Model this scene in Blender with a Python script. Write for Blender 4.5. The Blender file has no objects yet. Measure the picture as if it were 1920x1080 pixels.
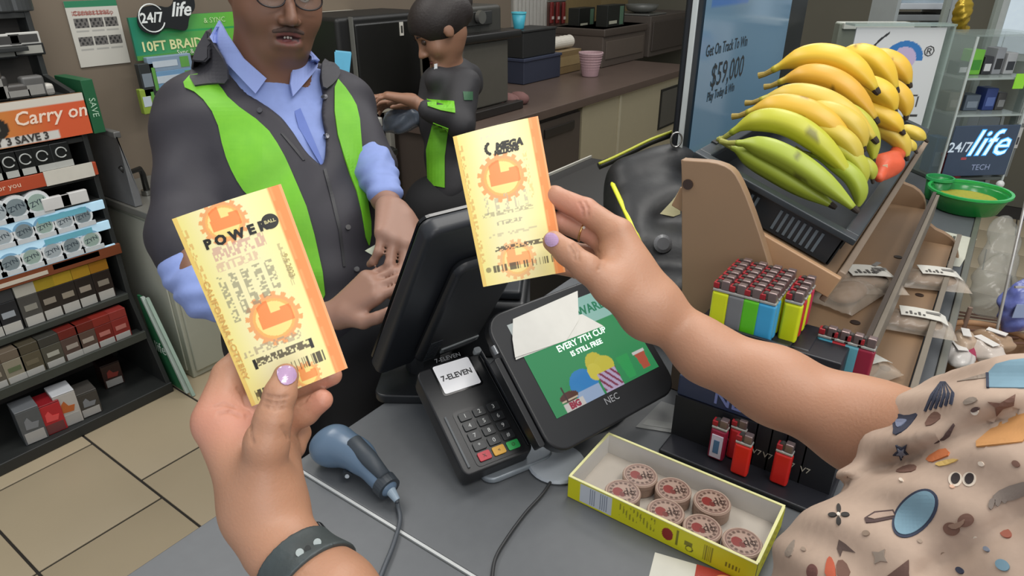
import bpy, math, random
import numpy as np
from mathutils import Matrix, Vector, geometry

random.seed(7)
SC = bpy.context.scene
COLL = SC.collection

# ---------------------------------------------------------------- camera, world, lights, exposure
PITCH, YAW, FPX = math.radians(26), math.radians(54.5), 1250.0
cam_data = bpy.data.cameras.new('camera')
cam_data.sensor_width = 36
cam_data.lens = 36 * FPX / 1920
cam_data.clip_start = 0.02
cam = bpy.data.objects.new('camera', cam_data)
COLL.objects.link(cam)
cam.location = (0, 0, 1.6)
cam.rotation_euler = (math.pi / 2 - PITCH, 0, -YAW)
SC.camera = cam

world = bpy.data.worlds.new('store_ambient')
SC.world = world
world.use_nodes = True
bgn = world.node_tree.nodes['Background']
bgn.inputs[0].default_value = (0.90, 0.94, 1.0, 1)
bgn.inputs[1].default_value = 0.55


def area(name, loc, size, power, col, target=None):
    l = bpy.data.lights.new(name, 'AREA')
    l.shape = 'RECTANGLE'
    l.size, l.size_y = size
    l.energy = power
    l.color = col
    o = bpy.data.objects.new(name, l)
    COLL.objects.link(o)
    o.location = loc
    if target is not None:
        d = Vector(target) - Vector(loc)
        o.rotation_euler = d.to_track_quat('-Z', 'Y').to_euler()
    return o


area('ceiling_lamp', (0.2, -0.7, 2.95), (1.6, 0.6), 30, (1, 0.96, 0.9))
area('ceiling_lamp', (1.6, 0.35, 2.95), (1.6, 0.5), 24, (1, 0.97, 0.92))
area('ceiling_lamp', (0.8, 2.0, 2.95), (1.4, 0.5), 24, (1, 0.97, 0.92))
area('ceiling_lamp', (3.4, 1.3, 2.95), (1.4, 0.8), 22, (1, 0.97, 0.92))
# daylight from the shop front behind the customer
area('shop_window_light', (-1.6, -2.2, 2.2), (2.6, 1.8), 42, (0.93, 0.97, 1.0), (0.9, 0.8, 1.0))
SC.view_settings.view_transform = 'Standard'
SC.view_settings.look = 'None'
SC.view_settings.gamma = 1
SC.view_settings.use_curve_mapping = False
SC.view_settings.exposure = 0.0

# ---------------------------------------------------------------- measuring helpers (pixel -> point in the room)
CP = np.array([0, 0, 1.6])
f2 = np.array([math.sin(YAW), math.cos(YAW)])
FW = np.array([f2[0] * math.cos(PITCH), f2[1] * math.cos(PITCH), -math.sin(PITCH)])
RT = np.array([f2[1], -f2[0], 0.0])
UP = np.cross(RT, FW)
HF = np.array([f2[0], f2[1], 0.0])          # horizontal heading


def ray(x, y):
    return FW + RT * ((x - 960) / FPX) + UP * ((540 - y) / FPX)


def D(x, y, d):
    return CP + ray(x, y) * d


def PL(x, y, ax, c):
    r = ray(x, y)
    return CP + r * ((c - CP[ax]) / r[ax])


def G(x, y, z=0.95):
    return PL(x, y, 2, z)


def S(x, y, r, d):
    """joint of a figure: point plus radius"""
    return (D(x, y, d), r * d / FPX)


# ---------------------------------------------------------------- materials
def lin(c):
    if isinstance(c, str):
        c = [int(c[i:i + 2], 16) / 255 for i in (1, 3, 5)]
    return tuple((v / 12.92 if v <= 0.04045 else ((v + 0.055) / 1.055) ** 2.4) for v in c)


MATS = {}


def mat(col, rough=0.5, metal=0.0, var=0.06, scale=30.0, bump=0.0, emit=0.0, alpha=1.0, trans=0.0, sss=0.0, coat=0.0, name=None, mix=None):
    key = (str(col), rough, metal, var, scale, bump, emit, alpha, trans, sss, coat, str(mix))
    if key in MATS:
        return MATS[key]
    m = bpy.data.materials.new(name or 'surface')
    m.use_nodes = True
    nt = m.node_tree
    b = nt.nodes['Principled BSDF']
    c = lin(col)
    b.inputs['Roughness'].default_value = rough
    b.inputs['Metallic'].default_value = metal
    if alpha < 1:
        b.inputs['Alpha'].default_value = alpha
    if trans:
        b.inputs['Transmission Weight'].default_value = trans
    if sss:
        b.inputs['Subsurface Weight'].default_value = sss
        b.inputs['Subsurface Radius'].default_value = (0.012, 0.005, 0.003)
        b.inputs['Subsurface Scale'].default_value = 1.0
    if coat:
        b.inputs['Coat Weight'].default_value = coat
    tc = nt.nodes.new('ShaderNodeTexCoord')
    nz = nt.nodes.new('ShaderNodeTexNoise')
    nz.inputs['Scale'].default_value = scale
    nz.inputs['Detail'].default_value = 4
    nt.links.new(tc.outputs['Object'], nz.inputs['Vector'])
    mx = nt.nodes.new('ShaderNodeMix')
    mx.data_type = 'RGBA'
    c2 = lin(mix) if mix else None
    if c2:
        mx.inputs[6].default_value = (*c, 1)
        mx.inputs[7].default_value = (*c2, 1)
    else:
        mx.inputs[6].default_value = (*[v * (1 - var * 1.5) for v in c], 1)
        mx.inputs[7].default_value = (*[min(1, v * (1 + var * 1.5)) for v in c], 1)
    nt.links.new(nz.outputs['Fac'], mx.inputs[0])
    nt.links.new(mx.outputs[2], b.inputs['Base Color'])
    if emit:
        nt.links.new(mx.outputs[2], b.inputs['Emission Color'])
        b.inputs['Emission Strength'].default_value = emit
    if bump:
        bp = nt.nodes.new('ShaderNodeBump')
        bp.inputs['Strength'].default_value = bump
        bp.inputs['Distance'].default_value = 0.002
        nt.links.new(nz.outputs['Fac'], bp.inputs['Height'])
        nt.links.new(bp.outputs[0], b.inputs['Normal'])
    MATS[key] = m
    return m


def mat_print(rough=0.5, emit=0.0, sss=0.0, base=1.0):
    """surface whose print or natural colouring is stored on its vertices"""
    key = ('print', rough, emit, sss, base)
    if key in MATS:
        return MATS[key]
    m = bpy.data.materials.new('printed_surface')
    m.use_nodes = True
    nt = m.node_tree
    b = nt.nodes['Principled BSDF']
    at = nt.nodes.new('ShaderNodeAttribute')
    at.attribute_name = 'Col'
    nt.links.new(at.outputs['Color'], b.inputs['Base Color'])
    b.inputs['Roughness'].default_value = rough
    if sss:
        b.inputs['Subsurface Weight'].default_value = sss
        b.inputs['Subsurface Radius'].default_value = (0.012, 0.005, 0.003)
        b.inputs['Subsurface Scale'].default_value = 1.0
    if emit:
        nt.links.new(at.outputs['Color'], b.inputs['Emission Color'])
        b.inputs['Emission Strength'].default_value = emit
        if base == 0:
            nt.links.remove(b.inputs['Base Color'].links[0])
            b.inputs['Base Color'].default_value = (0.02, 0.02, 0.02, 1)
    MATS[key] = m
    return m


def mat_glass(tint='#e8f0ee', alpha=0.25, rough=0.08):
    return mat(tint, rough, alpha=alpha, var=0.02)


# ---------------------------------------------------------------- mesh and object helpers
RM = {}


def T(loc=(0, 0, 0), rz=0, rx=0, ry=0):
    return Matrix.Translation(Vector(loc)) @ Matrix.Rotation(rz, 4, 'Z') @ Matrix.Rotation(ry, 4, 'Y') @ Matrix.Rotation(rx, 4, 'X')


def axes(o, x, y):
    """matrix with origin o, first axis x, second axis close to y"""
    x = Vector(x).normalized()
    z = x.cross(Vector(y)).normalized()
    y = z.cross(x)
    M = Matrix((x, y, z)).transposed().to_4x4()
    M.translation = Vector(o)
    return M


def tag(o, label=None, cat=None, group=None, kind=None):
    if label: o['label'] = label
    if cat: o['category'] = cat
    if group: o['group'] = group
    if kind: o['kind'] = kind
    return o


def thing(name, label, cat, loc=(0, 0, 0), group=None):
    o = bpy.data.objects.new(name, None)
    o.empty_display_size = 0.05
    COLL.objects.link(o)
    M = loc if isinstance(loc, Matrix) else Matrix.Translation(Vector(loc))
    o.matrix_world = M
    RM[o.name] = M.copy()
    return tag(o, label, cat, group)


class MB:
    def __init__(s, M=None):
        s.v, s.f, s.n, s.M, s.c = [], [], 0, M, []

    def add(s, vs, fs, M=None, col=None):
        a = np.array(vs, float).reshape(-1, 3)
        for m in (M, s.M):
            if m is not None:
                m = np.array(m)
                a = a @ m[:3, :3].T + m[:3, 3]
        s.v.append(a)
        s.f.extend([tuple(i + s.n for i in f) for f in fs])
        s.n += len(a)
        if col is not None: s.c.append(np.array(col, float).reshape(-1, 3))
        return s

    def box(s, x0, x1, y0, y1, z0, z1, M=None):
        vs = [(x, y, z) for z in (z0, z1) for y in (y0, y1) for x in (x0, x1)]
        return s.add(vs, [(0, 2, 3, 1), (4, 5, 7, 6), (0, 1, 5, 4), (2, 6, 7, 3), (0, 4, 6, 2), (1, 3, 7, 5)], M)

    def prism(s, poly, a0, a1, ax='z', M=None):
        n = len(poly)
        q = {'z': lambda p, a: (p[0], p[1], a), 'x': lambda p, a: (a, p[0], p[1]), 'y': lambda p, a: (p[0], a, p[1])}[ax]
        vs = [q(p, a0) for p in poly] + [q(p, a1) for p in poly]
        fs = [tuple(range(n))[::-1], tuple(range(n, 2 * n))] + [(i, (i + 1) % n, n + (i + 1) % n, n + i) for i in range(n)]
        return s.add(vs, fs, M)

    def quadslab(s, q, t):
        """slab under four corner points q (3d), thickness t along -normal"""
        q = [np.array(p, float) for p in q]
        nn = np.cross(q[1] - q[0], q[3] - q[0]); nn /= np.linalg.norm(nn)
        vs = q + [p - nn * t for p in q]
        return s.add(vs, [(0, 1, 2, 3), (7, 6, 5, 4), (0, 4, 5, 1), (1, 5, 6, 2), (2, 6, 7, 3), (3, 7, 4, 0)])

    def tube(s, pts, r, n=10, M=None, closed=False, caps=True, flat=None):
        P = [np.array(p, float) for p in pts]
        k = len(P)
        R = [r] * k if np.isscalar(r) else list(r)
        ring, pv = [], None
        for i in range(k):
            if closed: t = P[(i + 1) % k] - P[i - 1]
            else: t = P[min(i + 1, k - 1)] - P[max(i - 1, 0)]
            t = t / (np.linalg.norm(t) + 1e-12)
            if pv is None:
                a = np.array([0, 0, 1.0]) if abs(t[2]) < .9 else np.array([1.0, 0, 0])
                pv = np.cross(t, a)
            pv = pv - t * (pv @ t); pv /= np.linalg.norm(pv) + 1e-12
            w = np.cross(t, pv)
            for j in range(n):
                an = 2 * math.pi * j / n
                fl = flat or (1, 1)
                ring.append(P[i] + R[i] * (pv * math.cos(an) * fl[0] + w * math.sin(an) * fl[1]))
        fs = []
        for i in range(k if closed else k - 1):
            a, b = i * n, ((i + 1) % k) * n
            for j in range(n):
                fs.append((a + j, a + (j + 1) % n, b + (j + 1) % n, b + j))
        if caps and not closed:
            fs.append(tuple(range(n))[::-1]); fs.append(tuple(range((k - 1) * n, k * n)))
        return s.add(ring, fs, M)

    def cyl(s, p0, p1, r0, r1=None, n=20, M=None):
        return s.tube([p0, p1], [r0, r0 if r1 is None else r1], n, M)

    def lathe(s, prof, n=24, M=None):
        vs, k = [], len(prof)
        for r, z in prof:
            for j in range(n):
                a = 2 * math.pi * j / n
                vs.append((r * math.cos(a), r * math.sin(a), z))
        fs = [(i * n + j, i * n + (j + 1) % n, (i + 1) * n + (j + 1) % n, (i + 1) * n + j) for i in range(k - 1) for j in range(n)]
        if prof[-1][0] > .3 * max(p[0] for p in prof):      # an open ring: join its last edge to its first
            fs += [((k - 1) * n + j, (k - 1) * n + (j + 1) % n, (j + 1) % n, j) for j in range(n)]
        else:
            fs.append(tuple(range(n))[::-1]); fs.append(tuple(range((k - 1) * n, k * n)))
        return s.add(vs, fs, M)

    def ell(s, c, r, n=16, M=None):
        r = (r, r, r) if np.isscalar(r) else r
        k = n // 2 + 1
        vs = []
        for i in range(k):
            ph = math.pi * (i + 0.02) / (k - 1 + 0.04)
            for j in range(n):
                a = 2 * math.pi * j / n
                vs.append((c[0] + r[0] * math.sin(ph) * math.cos(a), c[1] + r[1] * math.sin(ph) * math.sin(a), c[2] - r[2] * math.cos(ph)))
        fs = [(i * n + j, i * n + (j + 1) % n, (i + 1) * n + (j + 1) % n, (i + 1) * n + j) for i in range(k - 1) for j in range(n)]
        fs.append(tuple(range(n))[::-1]); fs.append(tuple(range((k - 1) * n, k * n)))
        return s.add(vs, fs, M)

    def build(s, name, m, parent=None, smooth=False, bevel=0.0, label=None, cat=None, group=None, kind=None, seg=2, fix=True):
        V = np.concatenate(s.v)
        if parent is not None:
            Mi = np.array(RM[parent.name].inverted())
        else:
            o0 = Vector(((V[:, 0].min() + V[:, 0].max()) / 2, (V[:, 1].min() + V[:, 1].max()) / 2, V[:, 2].min()))
            Mo = Matrix.Translation(o0)
            Mi = np.array(Mo.inverted())
        V = V @ Mi[:3, :3].T + Mi[:3, 3]
        me = bpy.data.meshes.new(name)
        me.from_pydata(V.tolist(), [], s.f)
        if s.c:
            C = np.concatenate(s.c)
            ca = me.color_attributes.new('Col', 'FLOAT_COLOR', 'POINT')
            ca.data.foreach_set('color', np.c_[C, np.ones(len(C))].astype(np.float32).ravel())
        if fix and len(s.f) < 4000:
            import bmesh
            bm = bmesh.new(); bm.from_mesh(me)
            bmesh.ops.recalc_face_normals(bm, faces=bm.faces)
            bm.to_mesh(me); bm.free()
        if smooth:
            me.shade_smooth()
        me.materials.append(m)
        o = bpy.data.objects.new(name, me)
        COLL.objects.link(o)
        if parent is not None:
            o.parent = parent
            RM[o.name] = RM[parent.name]
        else:
            o.matrix_world = Mo
            RM[o.name] = Mo
        if bevel:
            bv = o.modifiers.new('bevel', 'BEVEL')
            bv.width = bevel; bv.segments = seg; bv.limit_method = 'ANGLE'; bv.angle_limit = math.radians(35)
            if not smooth: me.shade_smooth(); wn = o.modifiers.new('wn', 'WEIGHTED_NORMAL'); wn.keep_sharp = True
        return tag(o, label, cat, group, kind)


def dup(root, M, label, group=None):
    r = root.copy(); COLL.objects.link(r); r.matrix_world = M
    RM[r.name] = M.copy()
    r['label'] = label
    if group: r['group'] = group
    for ch in [c for c in root.children]:
        c = ch.copy(); COLL.objects.link(c); c.parent = r
        for g in ch.children:
            d = g.copy(); COLL.objects.link(d); d.parent = c
    return r


def text(s, size, m, parent, M=None, fn=None, name='lettering', align='CENTER', bold=0.0, ext=0.0002, shear=0.0, wide=1.0, label=None, kind=None):
    """lettering as real mesh; M maps the text plane (x right, y up, z out) to the room, or fn maps (u,v,h) arrays"""
    cu = bpy.data.curves.new('t', 'FONT')
    cu.body = s; cu.size = size; cu.align_x = align; cu.align_y = 'CENTER'
    cu.extrude = ext; cu.offset = bold; cu.shear = shear; cu.resolution_u = 2
    o = bpy.data.objects.new('t', cu)
    me = bpy.data.meshes.new_from_object(o)
    V = np.empty(len(me.vertices) * 3); me.vertices.foreach_get('co', V); V = V.reshape(-1, 3)
    fs = [tuple(p.vertices) for p in me.polygons]
    bpy.data.objects.remove(o); bpy.data.curves.remove(cu); bpy.data.meshes.remove(me)
    if len(V) == 0: return None
    V[:, 0] *= wide
    if fn is not None:
        V = fn(V[:, 0], V[:, 1], V[:, 2] + ext)
        return MB().add(V, fs).build(name, m, parent, label=label, fix=False, kind=kind)
    V[:, 2] += ext
    return MB(M).add(V, fs).build(name, m, parent, label=label, fix=False, kind=kind)


def panel(name, w, h, nx, ny, colfn, M, parent=None, m=None, fn=None, label=None, **kw):
    """flat printed sheet, colfn(u,v) in metres from its lower left corner"""
    U, V = np.meshgrid(np.linspace(0, w, nx + 1), np.linspace(0, h, ny + 1))
    u, v = U.ravel(), V.ravel()
    col = colfn(u, v)
    P = np.c_[u, v, np.zeros(len(u))] if fn is None else fn(u, v, np.zeros(len(u)))
    i = (np.arange(ny)[:, None] * (nx + 1) + np.arange(nx)[None]).ravel()
    F = np.c_[i, i + 1, i + nx + 2, i + nx + 1].tolist()
    return MB(M).add(P, F, col=col).build(name, m or mat_print(), parent, label=label, fix=False, **kw)


def paint(u, v, base):
    return np.tile(np.array(lin(base)), (len(u), 1))


def put(C, mask, col, a=1.0):
    mk = np.clip(mask.astype(float), 0, 1)[:, None] * a
    C[:] = C * (1 - mk) + np.array(lin(col)) * mk
    return C


def rect(u, v, x0, x1, y0, y1):
    return (u >= x0) & (u <= x1) & (v >= y0) & (v <= y1)


# ---------------------------------------------------------------- organic surfaces: blended tapered limbs, skinned as one mesh
def cone(a, b, k=0.012, op='+'):
    return (op, 'c', (np.array(a[0]), np.array(b[0]), a[1], b[1]), k)


def elli(c, r, R=None, k=0.012, op='+'):
    return (op, 'e', (np.array(c), np.array(r, float), None if R is None else np.array(R)), k)


def sdf(prims, P):
    d = None
    for op, ty, a, k in prims:
        if ty == 'c':
            A, B, ra, rb = a
            ab = B - A
            t = np.clip(((P - A) @ ab) / (ab @ ab + 1e-12), 0, 1)
            q = P - A - t[:, None] * ab
            e = np.sqrt((q * q).sum(1)) - (ra + (rb - ra) * t)
        elif ty == 'e':
            c, r, R = a
            q = P - c
            if R is not None: q = q @ R      # columns of R are the ellipsoid's axes
            k0 = np.sqrt(((q / r) ** 2).sum(1)); k1 = np.sqrt(((q / r ** 2) ** 2).sum(1)) + 1e-9
            e = k0 * (k0 - 1) / k1
            e = np.where(k0 < 0.2, -r.min() * 0.8, e)
        else:
            e = a(P)
        if d is None:
            d = e; continue
        if op == '+':
            h = np.maximum(k - np.abs(d - e), 0) / k
            d = np.minimum(d, e) - h * h * k * 0.25
        elif op == '-':
            h = np.maximum(k - np.abs(d + e), 0) / k
            d = np.maximum(d, -e) + h * h * k * 0.25
        elif op == '&':
            h = np.maximum(k - np.abs(d - e), 0) / k
            d = np.maximum(d, e) + h * h * k * 0.25
    return d


def skin_mesh(prims, lo, hi, h, post=None):
    lo = np.array(lo, float); hi = np.array(hi, float)
    q = 4
    n = (np.ceil((hi - lo) / (h * q)).astype(int) + 1)
    ev = (lambda P: post(P, sdf(prims, P))) if post else (lambda P: sdf(prims, P))
    gc = [lo[i] + (np.arange(n[i]) + 0.5) * h * q for i in range(3)]
    X = np.stack(np.meshgrid(*gc, indexing='ij'), -1).reshape(-1, 3)
    dc = ev(X).reshape(n)
    near = np.abs(dc) < h * q * 1.6
    V = np.repeat(np.repeat(np.repeat(np.where(dc < 0, -1.0, 1.0), q, 0), q, 1), q, 2).astype(np.float32)
    nf = np.repeat(np.repeat(np.repeat(near, q, 0), q, 1), q, 2)
    idx = np.argwhere(nf)
    P = lo + (idx + 0.5) * h
    vals = np.empty(len(P))
    for s0 in range(0, len(P), 400000):
        vals[s0:s0 + 400000] = ev(P[s0:s0 + 400000])
    V[nf] = vals
    sg = V < 0
    c = [sg[i:sg.shape[0] - 1 + i, j:sg.shape[1] - 1 + j, k:sg.shape[2] - 1 + k] for i in (0, 1) for j in (0, 1) for k in (0, 1)]
    cnt = sum(x.astype(np.int8) for x in c)
    act = (cnt > 0) & (cnt < 8)
    A = np.argwhere(act)
    ids = -np.ones(act.shape, np.int64); ids[act] = np.arange(len(A))
    acc = np.zeros((len(A), 3)); num = np.zeros(len(A))
    cor = [(i, j, k) for i in (0, 1) for j in (0, 1) for k in (0, 1)]
    cv = {o: V[A[:, 0] + o[0], A[:, 1] + o[1], A[:, 2] + o[2]] for o in cor}
    for o in cor:
        for ax in range(3):
            if o[ax] == 0:
                p = list(o); p[ax] = 1; p = tuple(p)
                a, b = cv[o], cv[p]
                m = (a < 0) != (b < 0)
                t = np.where(m, a / np.where(m, a - b, 1), 0)
                pt = np.tile(np.array(o, float), (len(A), 1)); pt[:, ax] += t
                acc[m] += pt[m]; num[m] += 1
    verts = lo + (A + acc / num[:, None] + 0.5) * h
    F = []
    for ax in range(3):
        b_, c_ = [(1, 2), (2, 0), (0, 1)][ax]
        s0 = np.moveaxis(sg, ax, 0)
        diff = s0[1:] != s0[:-1]
        E = np.argwhere(diff)
        flip = s0[:-1][diff]
        rest = [i for i in range(3) if i != ax]
        full = np.zeros((len(E), 3), int)
        full[:, ax] = E[:, 0]; full[:, rest[0]] = E[:, 1]; full[:, rest[1]] = E[:, 2]
        ok = (full[:, b_] > 0) & (full[:, c_] > 0) & (full[:, b_] < act.shape[b_]) & (full[:, c_] < act.shape[c_])
        full, flip = full[ok], flip[ok]
        qd = []
        for db, dcc in ((-1, -1), (0, -1), (0, 0), (-1, 0)):
            g = full.copy(); g[:, b_] += db; g[:, c_] += dcc
            qd.append(ids[g[:, 0], g[:, 1], g[:, 2]])
        Q = np.stack(qd, 1)
        Q[~flip] = Q[~flip][:, ::-1]
        F.append(Q[(Q >= 0).all(1)])
    return verts, np.concatenate(F)


def organic(name, prims, lo, hi, h, m, parent=None, colfn=None, label=None, post=None, **kw):
    v, f = skin_mesh(prims, lo, hi, h, post)
    return MB().add(v, f.tolist(), col=None if colfn is None else colfn(v)).build(name, m, parent, smooth=True, label=label, fix=False, **kw)


def inpoly(x, y, poly):
    r = np.zeros(len(x), bool); n = len(poly)
    for i in range(n):
        x0, y0 = poly[i]; x1, y1 = poly[(i + 1) % n]
        c = ((y0 > y) != (y1 > y)) & (x < (x1 - x0) * (y - y0) / ((y1 - y0) or 1e-9) + x0)
        r ^= c
    return r


def smooth_poly(poly, it=2):
    P = np.array(poly, float)
    for _ in range(it):
        N = np.roll(P, -1, 0)
        P = np.stack([P * .75 + N * .25, P * .25 + N * .75], 1).reshape(-1, 2)
    return P


def drape(name, poly, prims, m, parent, thick=0.002, step=8.0, d0=0.3, dmax=3.0, it=1, label=None, lift=0.0, colour=None):
    """cut a cloth piece or printed motif and lay it on a rounded body"""
    P = smooth_poly(poly, it)
    B = []
    for i in range(len(P)):
        a, b = P[i], P[(i + 1) % len(P)]
        k = max(1, int(np.linalg.norm(b - a) / step))
        B += [a + (b - a) * j / k for j in range(k)]
    B = np.array(B)
    x = np.arange(P[:, 0].min(), P[:, 0].max(), step); y = np.arange(P[:, 1].min(), P[:, 1].max(), step)
    gx, gy = [a.ravel() for a in np.meshgrid(x, y)]
    ins = inpoly(gx, gy, P.tolist())
    pts = np.c_[gx[ins], gy[ins]]
    if len(pts):
        dd = np.sqrt(((pts[:, None] - B[None]) ** 2).sum(-1)).min(1)
        pts = pts[dd > step * .45]
    allp = np.vstack([B, pts]) if len(pts) else B
    n = len(B)
    co, _, fs, *_ = geometry.delaunay_2d_cdt([Vector(p) for p in allp], [], [list(range(n))], 1, 1e-4)
    co = np.array([tuple(c) for c in co])
    R = FW + RT * ((co[:, 0] - 960) / FPX)[:, None] + UP * ((540 - co[:, 1]) / FPX)[:, None]
    t = np.full(len(co), d0)
    ln = np.linalg.norm(R, axis=1)
    for _ in range(110):
        e = sdf(prims, CP + R * t[:, None])
        t = t + np.clip(e, -0.05, 0.1) / ln * 0.8
    ok = t < dmax
    if not ok.all():
        if ok.sum() < 3: return None
        t[~ok] = np.median(t[ok])
    W = CP + R * t[:, None]
    g = np.stack([sdf(prims, W + dv) - sdf(prims, W - dv) for dv in np.eye(3) * 0.001], 1)
    g /= np.linalg.norm(g, axis=1)[:, None] + 1e-9
    top = W + g * (thick + lift); bot = W + g * (lift - 0.0006)
    k = len(co)
    F = [tuple(f) for f in fs] + [tuple(i + k for i in f[::-1]) for f in fs]
    ec = {}
    for f in fs:
        for i in range(len(f)):
            e = (f[i], f[(i + 1) % len(f)]); ec[e] = 1
    for (a, b) in list(ec):
        if (b, a) not in ec: F.append((b, a, a + k, b + k))
    return MB().add(np.vstack([top, bot]), F).build(name, m, parent, smooth=False, label=label, fix=True)


def nth(i, n, word='from the left'):
    o = ['first', 'second', 'third', 'fourth', 'fifth', 'sixth', 'seventh', 'eighth', 'ninth', 'tenth']
    if i == n - 1: return 'last ' + word
    return o[i] + ' ' + word

# ================================================================ THE SETTING
def struct(name, mb, m, parent=None, **kw):
    o = mb.build(name, m, parent, **kw)
    if parent is None: o['kind'] = 'structure'
    return o


M_WALL = mat('#75695a', .8, var=.05, scale=3)
M_GROUT = mat('#2c2823', .9)
M_TILE = mat('#b8a98d', .42, var=.05, scale=2.2, mix='#a8997e')
floor = struct('floor', MB().box(-1.2, 6.0, -3.0, 3.0, -.06, -.004), M_GROUT)
tile_me = None
TX, TY, gp = .376, .477, .004
for i in range(-3, 15):
    x0 = .70 + (i - 1) * TX
    off = 1.93 if i <= 0 else 2.068
    if i > 0: off = 2.068 + .14 * ((i - 1) % 3)
    for j in range(-9, 3):
        y0 = off + j * TY
        if y0 + TY > 3.0 or x0 + TX > 5.95: 
            continue
        if tile_me is None:
            o = MB().box(x0 + gp, x0 + TX - gp, y0 + gp, y0 + TY - gp, -.006, .0).build('tile', M_TILE, floor, bevel=.0015)
            tile_me = o.data; bx, by = x0, y0
        else:
            c = bpy.data.objects.new('tile', tile_me); COLL.objects.link(c); c.parent = floor
            c.location = (x0 - bx, y0 - by, random.uniform(-.0006, .0006))
            bv = c.modifiers.new('bevel', 'BEVEL'); bv.width = .0015; bv.segments = 2
struct('wall_back', MB().box(-1.2, 6.0, 2.95, 3.05, 0, 3.1), M_WALL)
struct('wall_right', MB().box(5.9, 6.0, -3.0, 2.95, 0, 3.1), mat('#5f5c4f', .8, scale=3))
struct('baseboard_back', MB().box(-1.2, 5.9, 2.935, 2.95, 0, .1), mat('#3a352e', .6), bevel=.003)

# window strip and door glass at the far right wall
win = struct('window_1', MB().box(5.85, 5.9, -.75, .15, 1.0, 2.3), mat('#b9bfbc', .4), bevel=.004)
MB().box(5.835, 5.85, -.70, .10, 1.05, 2.25).build('pane', mat('#cfdde6', .1, emit=.35, var=.03), win)

# ================================================================ SERVICE COUNTER
M_TOP = mat('#56595c', .42, var=.05, scale=60, mix='#5e6164')
M_BODY = mat('#3b3a3a', .6)
ct = thing('service_counter', 'dark grey laminate service counter left of the white seam, scanner lying on it', 'counter', (.1, .35, 0))
MB().box(-.6, .424, -.09, .695, .915, .95).build('worktop', M_TOP, ct, bevel=.002)
MB().box(-.58, .424, -.05, .66, .08, .915).build('cabinet_body', M_BODY, ct)
MB().box(-.58, .424, .0, .62, 0, .08).build('plinth', mat('#1d1d1d', .7), ct)
ct2 = thing('service_counter', 'long dark grey service counter right of the white seam, carrying terminals and banana rack', 'counter', (2.2, .35, 0))
MB().box(.430, 3.9, -.032, .695, .915, .95).build('worktop', M_TOP, ct2, bevel=.002)
MB().box(.430, 3.88, -.02, .66, .08, .915).build('cabinet_body', M_BODY, ct2)
MB().box(.430, 3.88, .02, .62, 0, .08).build('plinth', mat('#1d1d1d', .7), ct2)
MB().box(.430, 3.9, -.046, -.0325, .93, .955).build('edge_trim', mat('#8b8a80', .35, metal=.6), ct2, bevel=.002, label='aluminium edge strip')
struct('trim_1', MB().box(.4252, .4290, -.09, .695, .93, .9512), mat('#b9bcbb', .4))

# ================================================================ BACK COUNTER with cream and dark fronts
bc = thing('back_counter', 'long brown topped back counter with cream panels behind the service area', 'counter', (3.3, 2.3, 0))
MB().box(2.2, 2.75, 1.80, 2.34, .905, .95).box(2.7505, 4.75, 1.80, 2.949, .905, .95).build('worktop', mat('#5a4c44', .35, var=.08, scale=12), bc, bevel=.004)
MB().box(2.22, 2.75, 1.84, 2.33, .06, .905).box(2.7505, 3.20, 1.84, 2.94, .06, .905).build('cabinet_body', mat('#4a4039', .6), bc)
for k, (a, b) in enumerate(((2.22, 2.70), (2.71, 3.20))):
    o = MB().box(a + .005, b - .005, 1.822, 1.84, .10, .88).build('drawer_front', mat('#4b423b', .5), bc, bevel=.003)
    MB().box(a + .12, b - .08, 1.812, 1.822, .80, .845).build('handle', mat('#2b2622', .4), o, bevel=.003)
for a, b in ((3.215, 3.64), (3.665, 4.74)):
    MB().box(a, b, 1.822, 1.95, .06, .925).build('door_panel', mat('#a39a80', .5, var=.02), bc, bevel=.003, label='cream front panel')
    MB().box(a, b, 1.806, 1.822, .90, .925).build('rail', mat('#b0a78c', .5), bc, bevel=.003)
MB().box(3.64, 3.665, 1.815, 1.95, .06, .925).build('mullion', mat('#b3ab92', .5), bc)
vt = MB().box(4.24, 4.58, 1.815, 1.822, .585, .85).build('vent_frame', mat('#1f1f1c', .5), bc)
MB().box(4.255, 4.565, 1.812, 1.815, .60, .835).build('vent_panel', mat('#4e4c45', .6), vt)
MB().box(3.2, 4.75, 1.96, 2.949, .06, .905).build('carcass', mat('#3c352e', .7), bc)


def onback(x0, x1, yt, yb, z=.95):
    """footprint left/right x, front y and height of something standing on the back counter"""
    P = G(x0, yb, z)
    y = min(max(P[1], 1.82), 2.7)
    a = PL(x0, yb, 1, y); b = PL(x1, yb, 1, y); t = PL(x0, yt, 1, y)
    return a[0], b[0], y, t[2]


# espresso machine / oven right of the woman
y = 1.95
a, b = PL(866, 60, 1, y), PL(958, 40, 1, y)
xa, xb = a[0], b[0]
zt = PL(870, 15, 1, y)[2]
em = thing('coffee_machine', 'big dark grey coffee machine with knob panel, right of the bending woman', 'coffee machine', ((xa + xb) / 2, y + .25, .95))
MB().box(xa, xb, y + .05, y + .26, 1.12, zt).build('body', mat('#3a3934', .45), em, bevel=.02)
MB().box(xa - .02, xb + .05, y - .03, y + .27, PL(905, 78, 1, y)[2], PL(905, 62, 1, y)[2]).build('ledge', mat('#1d1b19', .35), em, bevel=.008)
MB().box(xa, xb - .02, y + .0, y + .26, .99, PL(905, 78, 1, y)[2]).build('front_panel', mat('#55524a', .4), em, bevel=.01)
MB().box(xa, xb + .05, y - .04, y + .27, .951, .99).build('drip_base', mat('#26221f', .4), em, bevel=.004)
cp = MB().box(PL(875, 40, 1, y)[0], PL(935, 30, 1, y)[0], y + .035, y + .05, PL(880, 52, 1, y)[2], PL(880, 25, 1, y)[2]).build('control_panel', mat('#2b2b29', .3), em, bevel=.004)
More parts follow.
